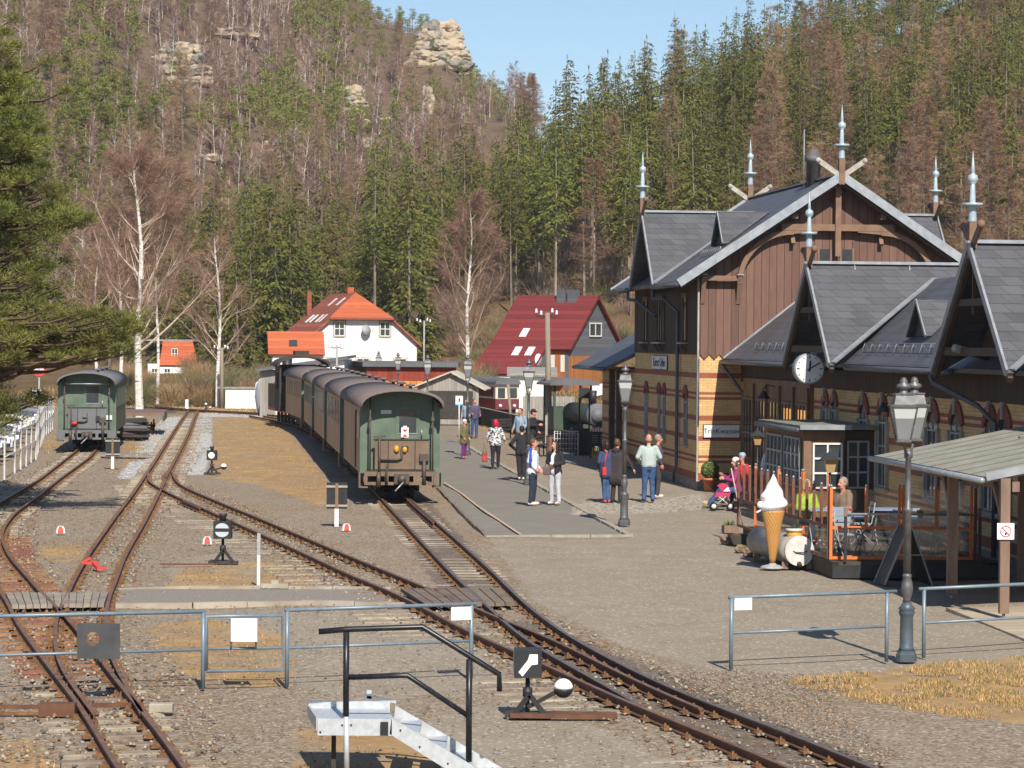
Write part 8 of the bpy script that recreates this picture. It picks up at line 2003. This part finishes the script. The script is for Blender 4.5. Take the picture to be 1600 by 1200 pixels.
# undergrowth: leafless shrubs along the forest foot and round the houses
def bush(name, arr_seed, h, R, n_, mats, up=.8):
    rng = np.random.default_rng(arr_seed); tb = TB(); a = rng.uniform(0, 2*PI, n_); r = R*np.sqrt(rng.uniform(0, 1, n_)); p = np.stack([np.cos(a)*r*.5, np.sin(a)*r*.5, rng.uniform(0, h*.5, n_)], 1); d = np.stack([np.cos(a)*.5*r/R, np.sin(a)*.5*r/R, up+0*a], 1)+rng.normal(0, .25, (n_, 3)); strokes(tb, p, d, rng.uniform(.35, .8, n_)*h, .014, 0, rng); strokes(tb, p+d*.3*h, rng.normal(0, 1, (n_, 3))*.5+d, rng.uniform(.2, .4, n_)*h, .009, 0, rng); return mk(name, tb.arr(), mats)
BUSHM = [pm('shrub_brown', (.26, .16, .09), (.19, .12, .07), s=1, world=True), pm('shrub_olive', (.17, .16, .07), (.13, .12, .05), s=1, world=True), pm('shrub_ochre', (.36, .24, .11), (.26, .17, .08), s=1, world=True)]
BU = [bush('leafless_shrub', 200+i, 2.2, 1.6, 420, [BUSHM[i % 3]]) for i in range(6)]
def shrub(x, y, s, i=None):
    o = bpy.data.objects.new('leafless_shrub', BU[random.randrange(6) if i is None else i]); COL.objects.link(o); o.location = (x, y, float(H(x, y))-.1 if y > 170 else -.05); o.scale = (s, s, s*random.uniform(.7, 1.1)); o.rotation_euler = (0, 0, random.uniform(0, 6)); tag(o, 'leafless brown shrub among the rough grass before the wooded slope', 'shrub', 'leafless shrubs before the slopes')
cnt = 0
for i in range(260):
    y = rg2.uniform(172, 236); px = rg2.choice([rg2.uniform(180, 420), rg2.uniform(640, 780), rg2.uniform(690, 1000), rg2.uniform(380, 640)]); x = (px-800)/FPX*y
    if 470 < px < 660 and y < 222: continue
    if 400 < px < 480 and y < 210: continue
    if 770 < px < 960 and y < 224: continue
    if 235 < px < 300 and y < 242: continue
    shrub(x, y, rg2.uniform(.5, 1.15)); cnt += 1
for px, Y in ((270, 172), (285, 176), (320, 172), (300, 180), (335, 178), (350, 176), (365, 172), (380, 170), (870, 128), (890, 122), (905, 126), (930, 124), (855, 135), (700, 175), (720, 180), (240, 178), (225, 172), (212, 176), (255, 186), (310, 190)):
    shrub((px-800)/FPX*Y, Y, random.uniform(.5, .9))
UB = []
for i, m_ in enumerate(range(4)):
    UB.append(bush('undergrowth', 300+i, 2.0, 1.7, 90, [BUSHM[0]]).copy())
uv = [np.array([v.co[:] for v in m.vertices]) for m in UB]; uf = [np.array([p.vertices[:] for p in m.polygons]) for m in UB]
VV, FF, MM, off = [], [], [], 0
for k in range(5200):
    if k % 3: y = rg2.uniform(262, 500); x = rg2.uniform(-.19*y, 5)
    else: y = rg2.uniform(228, 330); x = rg2.uniform(-.12*y, .19*y)
    z = float(H(x, y)); i = int(rg2.integers(0, 4)); s = rg2.uniform(.4, 1.1); a = rg2.uniform(0, 6.3)
    if y > 262 and z < 2 and x > -30: continue
    if any(abs(rx-x) < r+1 and -4 < y-ry < 4 for rx, ry, r in ROCKS): continue
    V = uv[i]*s; VV.append(np.stack([V[:, 0]*math.cos(a)-V[:, 1]*math.sin(a)+x, V[:, 0]*math.sin(a)+V[:, 1]*math.cos(a)+y, V[:, 2]+z-.1], 1)); FF.append(uf[i]+off); MM.append(np.full(len(uf[i]), int(rg2.choice(3, p=(.6, .25, .15))))); off += len(V)
npobj('undergrowth', npmesh('undergrowth', np.concatenate(VV), np.concatenate(FF), [pm('brush_mauve', (.25, .16, .125), (.18, .115, .09), s=1, world=True), BUSHM[1], BUSHM[0]], np.concatenate(MM)), kind='stuff')
blades('meadow_grass', np.stack([rg2.uniform(-36, 12, 30000), rg2.uniform(158, 236, 30000)], 1), .08, .3, GB[:3]+[MATS['grass_green']], rg2, wd=.02, zf=lambda x, y: H(x, y)-.05)
# ---- three big birches
def bigbirch(seed, h, fork, r0, nlimb, spread, wob=.25, clus=1.0, lean=0.0, tw=60, flist=None):
    rng = np.random.default_rng(seed); tb = TB(); limbs = []
    z = np.linspace(0, h, 16); path = np.stack([lean*z+wob*np.sin(z*.55+seed)*z/h, wob*.6*np.cos(z*.45+seed)*z/h, z], 1); tb.tube(path, r0*(1-z/h)**.8+.02, 0, 8)
    at_ = lambda zz: np.array([np.interp(zz, z, path[:, 0]), np.interp(zz, z, path[:, 1]), zz]); P_, D_, L_ = [], [], []
    for i in range(nlimb):
        f = fork+(.97-fork)*(i+rng.uniform(0, .8))/nlimb; c = at_(f*h); a = rng.choice([0, PI])+rng.normal(0, .7); L = h*spread*(1.03-f)**.65*rng.uniform(.75, 1.15); el = rng.uniform(.55, 1.1)
        t = np.linspace(0, 1, 8)[:, None]; d = np.array([math.cos(a)*math.cos(el), math.sin(a)*math.cos(el), math.sin(el)]); bend = np.array([0, 0, .30*L]); wobv = rng.normal(0, .05*L, 3)
        pth = c+d*L*t+bend*t**2+wobv*np.sin(t*PI*1.5); rr = max(.032, r0*(1-f)*.46); tb.tube(pth, np.linspace(rr, .010, 8), 1, 5)
        for j in range(7):
            tt = rng.uniform(.2, .95); cc = c+d*L*tt+bend*tt**2+wobv*math.sin(tt*PI*1.5); dd = d+rng.normal(0, .45, 3)+np.array([0, 0, .25]); dd /= np.linalg.norm(dd); l2 = L*rng.uniform(.25, .5)*(1.1-tt*.5); t3 = np.linspace(0, 1, 5)[:, None]
            p2 = cc+dd*l2*t3+np.array([0, 0, .12*l2])*t3**2; tb.tube(p2, np.linspace(.018, .006, 5), 1, 4)
            k = tw; ta = rng.uniform(.1, 1, k)[:, None]; P_.append(cc+dd*l2*ta+np.array([0, 0, .12*l2])*ta**2); D_.append(dd+rng.normal(0, .55, (k, 3))); L_.append(rng.uniform(.4, 1.1, k)*clus)
        k = tw; ta = rng.uniform(.3, 1, k)[:, None]; P_.append(c+d*L*ta+bend*ta**2); D_.append(d+rng.normal(0, .55, (k, 3))); L_.append(rng.uniform(.4, 1.0, k)*clus)
    tb2 = TB(); strokes(tb2, np.concatenate(P_), np.concatenate(D_), np.concatenate(L_), .0052, 0, rng, .3); return tb.arr(), tb2.arr()
bkn, n, bs = newmat('near_birch_bark'); co_ = tco(n, (1, 1, 3.2), False); v_ = noi(n, co_, 2.4, 5, .75); n.links.new(mixc(n, ramp(n, v_, .56, .62), mixc(n, ramp(n, noi(n, co_, .8), .4, .6), (.72, .68, .62), (.55, .48, .42)), (.06, .045, .04)), bs.inputs['Base Color']); bs.inputs['Roughness'].default_value = .8
LIMB = pm('birch_limb', (.52, .42, .33), (.40, .29, .22), s=2, rough=.8)
def setbirch(px, Y, ytop, seed, label, **kw):
    x = (px-800)/FPX*Y; zt = CAM_H+(532-ytop)/FPX*Y; z0 = float(H(x, Y)) if Y > 171 else 0; a, b = bigbirch(seed, zt-z0, **kw); t = empty('birch', (x, Y, z0-.1), 0, label, 'birch')
    V, F, m = a; npobj('trunk', npmesh('trunk', V, F, [bkn, LIMB], m), t); V, F, m = b; npobj('crown', npmesh('crown', V, F, [TWN], None), t); return t
setbirch(218, 150, 250, 3, 'tall white-barked birch with reddish twigs behind the lone green carriage', fork=.25, r0=.22, nlimb=40, spread=.46, lean=-.012, tw=120)
setbirch(340, 170, 372, 5, 'slender white birch left of the pale shed', fork=.22, r0=.12, nlimb=22, spread=.32, tw=22)
setbirch(731, 192, 312, 8, 'white birch standing alone between the white house and the red-roofed house', fork=.18, r0=.16, nlimb=26, spread=.38, tw=90)
setbirch(188, 168, 330, 12, 'second thinner birch left behind the tallest birch', fork=.3, r0=.12, nlimb=18, spread=.34, tw=60); setbirch(246, 176, 300, 13, 'thin birch right behind the tallest birch', fork=.4, r0=.10, nlimb=16, spread=.3, tw=60); setbirch(150, 182, 350, 14, 'dull birch among the pines at the far left', fork=.3, r0=.11, nlimb=16, spread=.36, tw=60)
# ---- near pines at the left edge
def nearpine(px0, Y, h, clumps, seed, label, z_off=0):
    rng = np.random.default_rng(seed); x0 = (px0-800)/FPX*Y; t = empty('near_pine', (x0, Y, 0), 0, label, 'pine'); tb = TB(); zz = np.linspace(0, h, 10)
    tb.tube(np.stack([.15*np.sin(zz*.5), .1*np.cos(zz*.4), zz], 1), np.linspace(.22, .06, 10), 0, 8); tb2 = TB()
    for (cx, cy, rx, ry) in clumps:
        c0 = P(cx, cy, Y)-Vector((x0, Y, 0)); k = FPX/Y; Rx, Rz = rx/k, ry/k; ns = max(6, int(rx*ry/80))
        for i in range(ns):
            q = rng.normal(0, .58, 3); c = np.array([c0.x+q[0]*Rx, rng.normal(0, .9), c0.z+q[2]*Rz]); base = c*np.array([.55, .5, 1])+np.array([0, 0, -.25]) if i % 7 else np.array([0, 0, max(.5, c[2]-abs(c[0])*.25-.3)])
            tb.tube([base, base*.5+c*.5+[0, 0, -.1], c], [.05, .035, .012], 0, 4)
            m_ = 320; d = rng.normal(0, 1, (m_, 3)); d /= np.linalg.norm(d, axis=1)[:, None]; s = rng.uniform(.16, .42); pp = c+d*np.array([s*1.3, s*1.2, s*.55])*rng.uniform(.1, 1, (m_, 1)); strokes(tb2, pp, d*[1, 1, .6]+[0, 0, .55], rng.uniform(.07, .14, m_), .0095, 0, rng)
    V, F, m = tb.arr(); npobj('trunk', npmesh('trunk', V, F, [BKN]), t); V, F, m = tb2.arr(); npobj('crown', npmesh('crown', V, F, [NPN]), t)
nearpine(-60, 67, 10.5, [(5, 140, 30, 60), (-5, 60, 20, 40), (15, 230, 45, 55), (75, 330, 55, 26), (20, 350, 60, 50), (100, 345, 36, 12), (50, 430, 50, 36), (20, 500, 50, 40), (0, 180, 50, 80), (10, 290, 50, 60)], 5, 'large near pine whose upper boughs fill the left edge')
nearpine(-90, 66, 6.5, [(60, 515, 80, 26), (130, 515, 80, 22), (180, 505, 36, 20), (30, 545, 60, 26), (110, 548, 60, 16), (150, 535, 40, 18), (0, 640, 34, 30), (35, 628, 22, 16), (10, 560, 40, 30)], 6, 'low near pine with long boughs over the parked cars')
# ================================================================ thin valley haze
hz = MB(); hz.add([(-950, -450, -1.6), (950, -450, -1.6), (950, 1350, -1.6), (-950, 1350, -1.6), (-950, -450, 190), (950, -450, 190), (950, 1350, 190), (-950, 1350, 190)], [(0, 3, 2, 1), (4, 5, 6, 7), (0, 1, 5, 4), (1, 2, 6, 5), (2, 3, 7, 6), (3, 0, 4, 7)], bpy.data.materials.new('haze_air'))
hm = hz.ms[0]; hm.use_nodes = True; hn = hm.node_tree; hn.nodes.remove(hn.nodes['Principled BSDF'])
pv_ = nd(hn, 'ShaderNodeVolumePrincipled'); pv_.inputs['Color'].default_value = (.9, .93, 1, 1); pv_.inputs['Density'].default_value = .00017; pv_.inputs['Anisotropy'].default_value = .2
hn.links.new(pv_.outputs[0], hn.nodes['Material Output'].inputs['Volume'])
hz.build('haze', kind='stuff')
sc.cycles.volume_bounces = 0
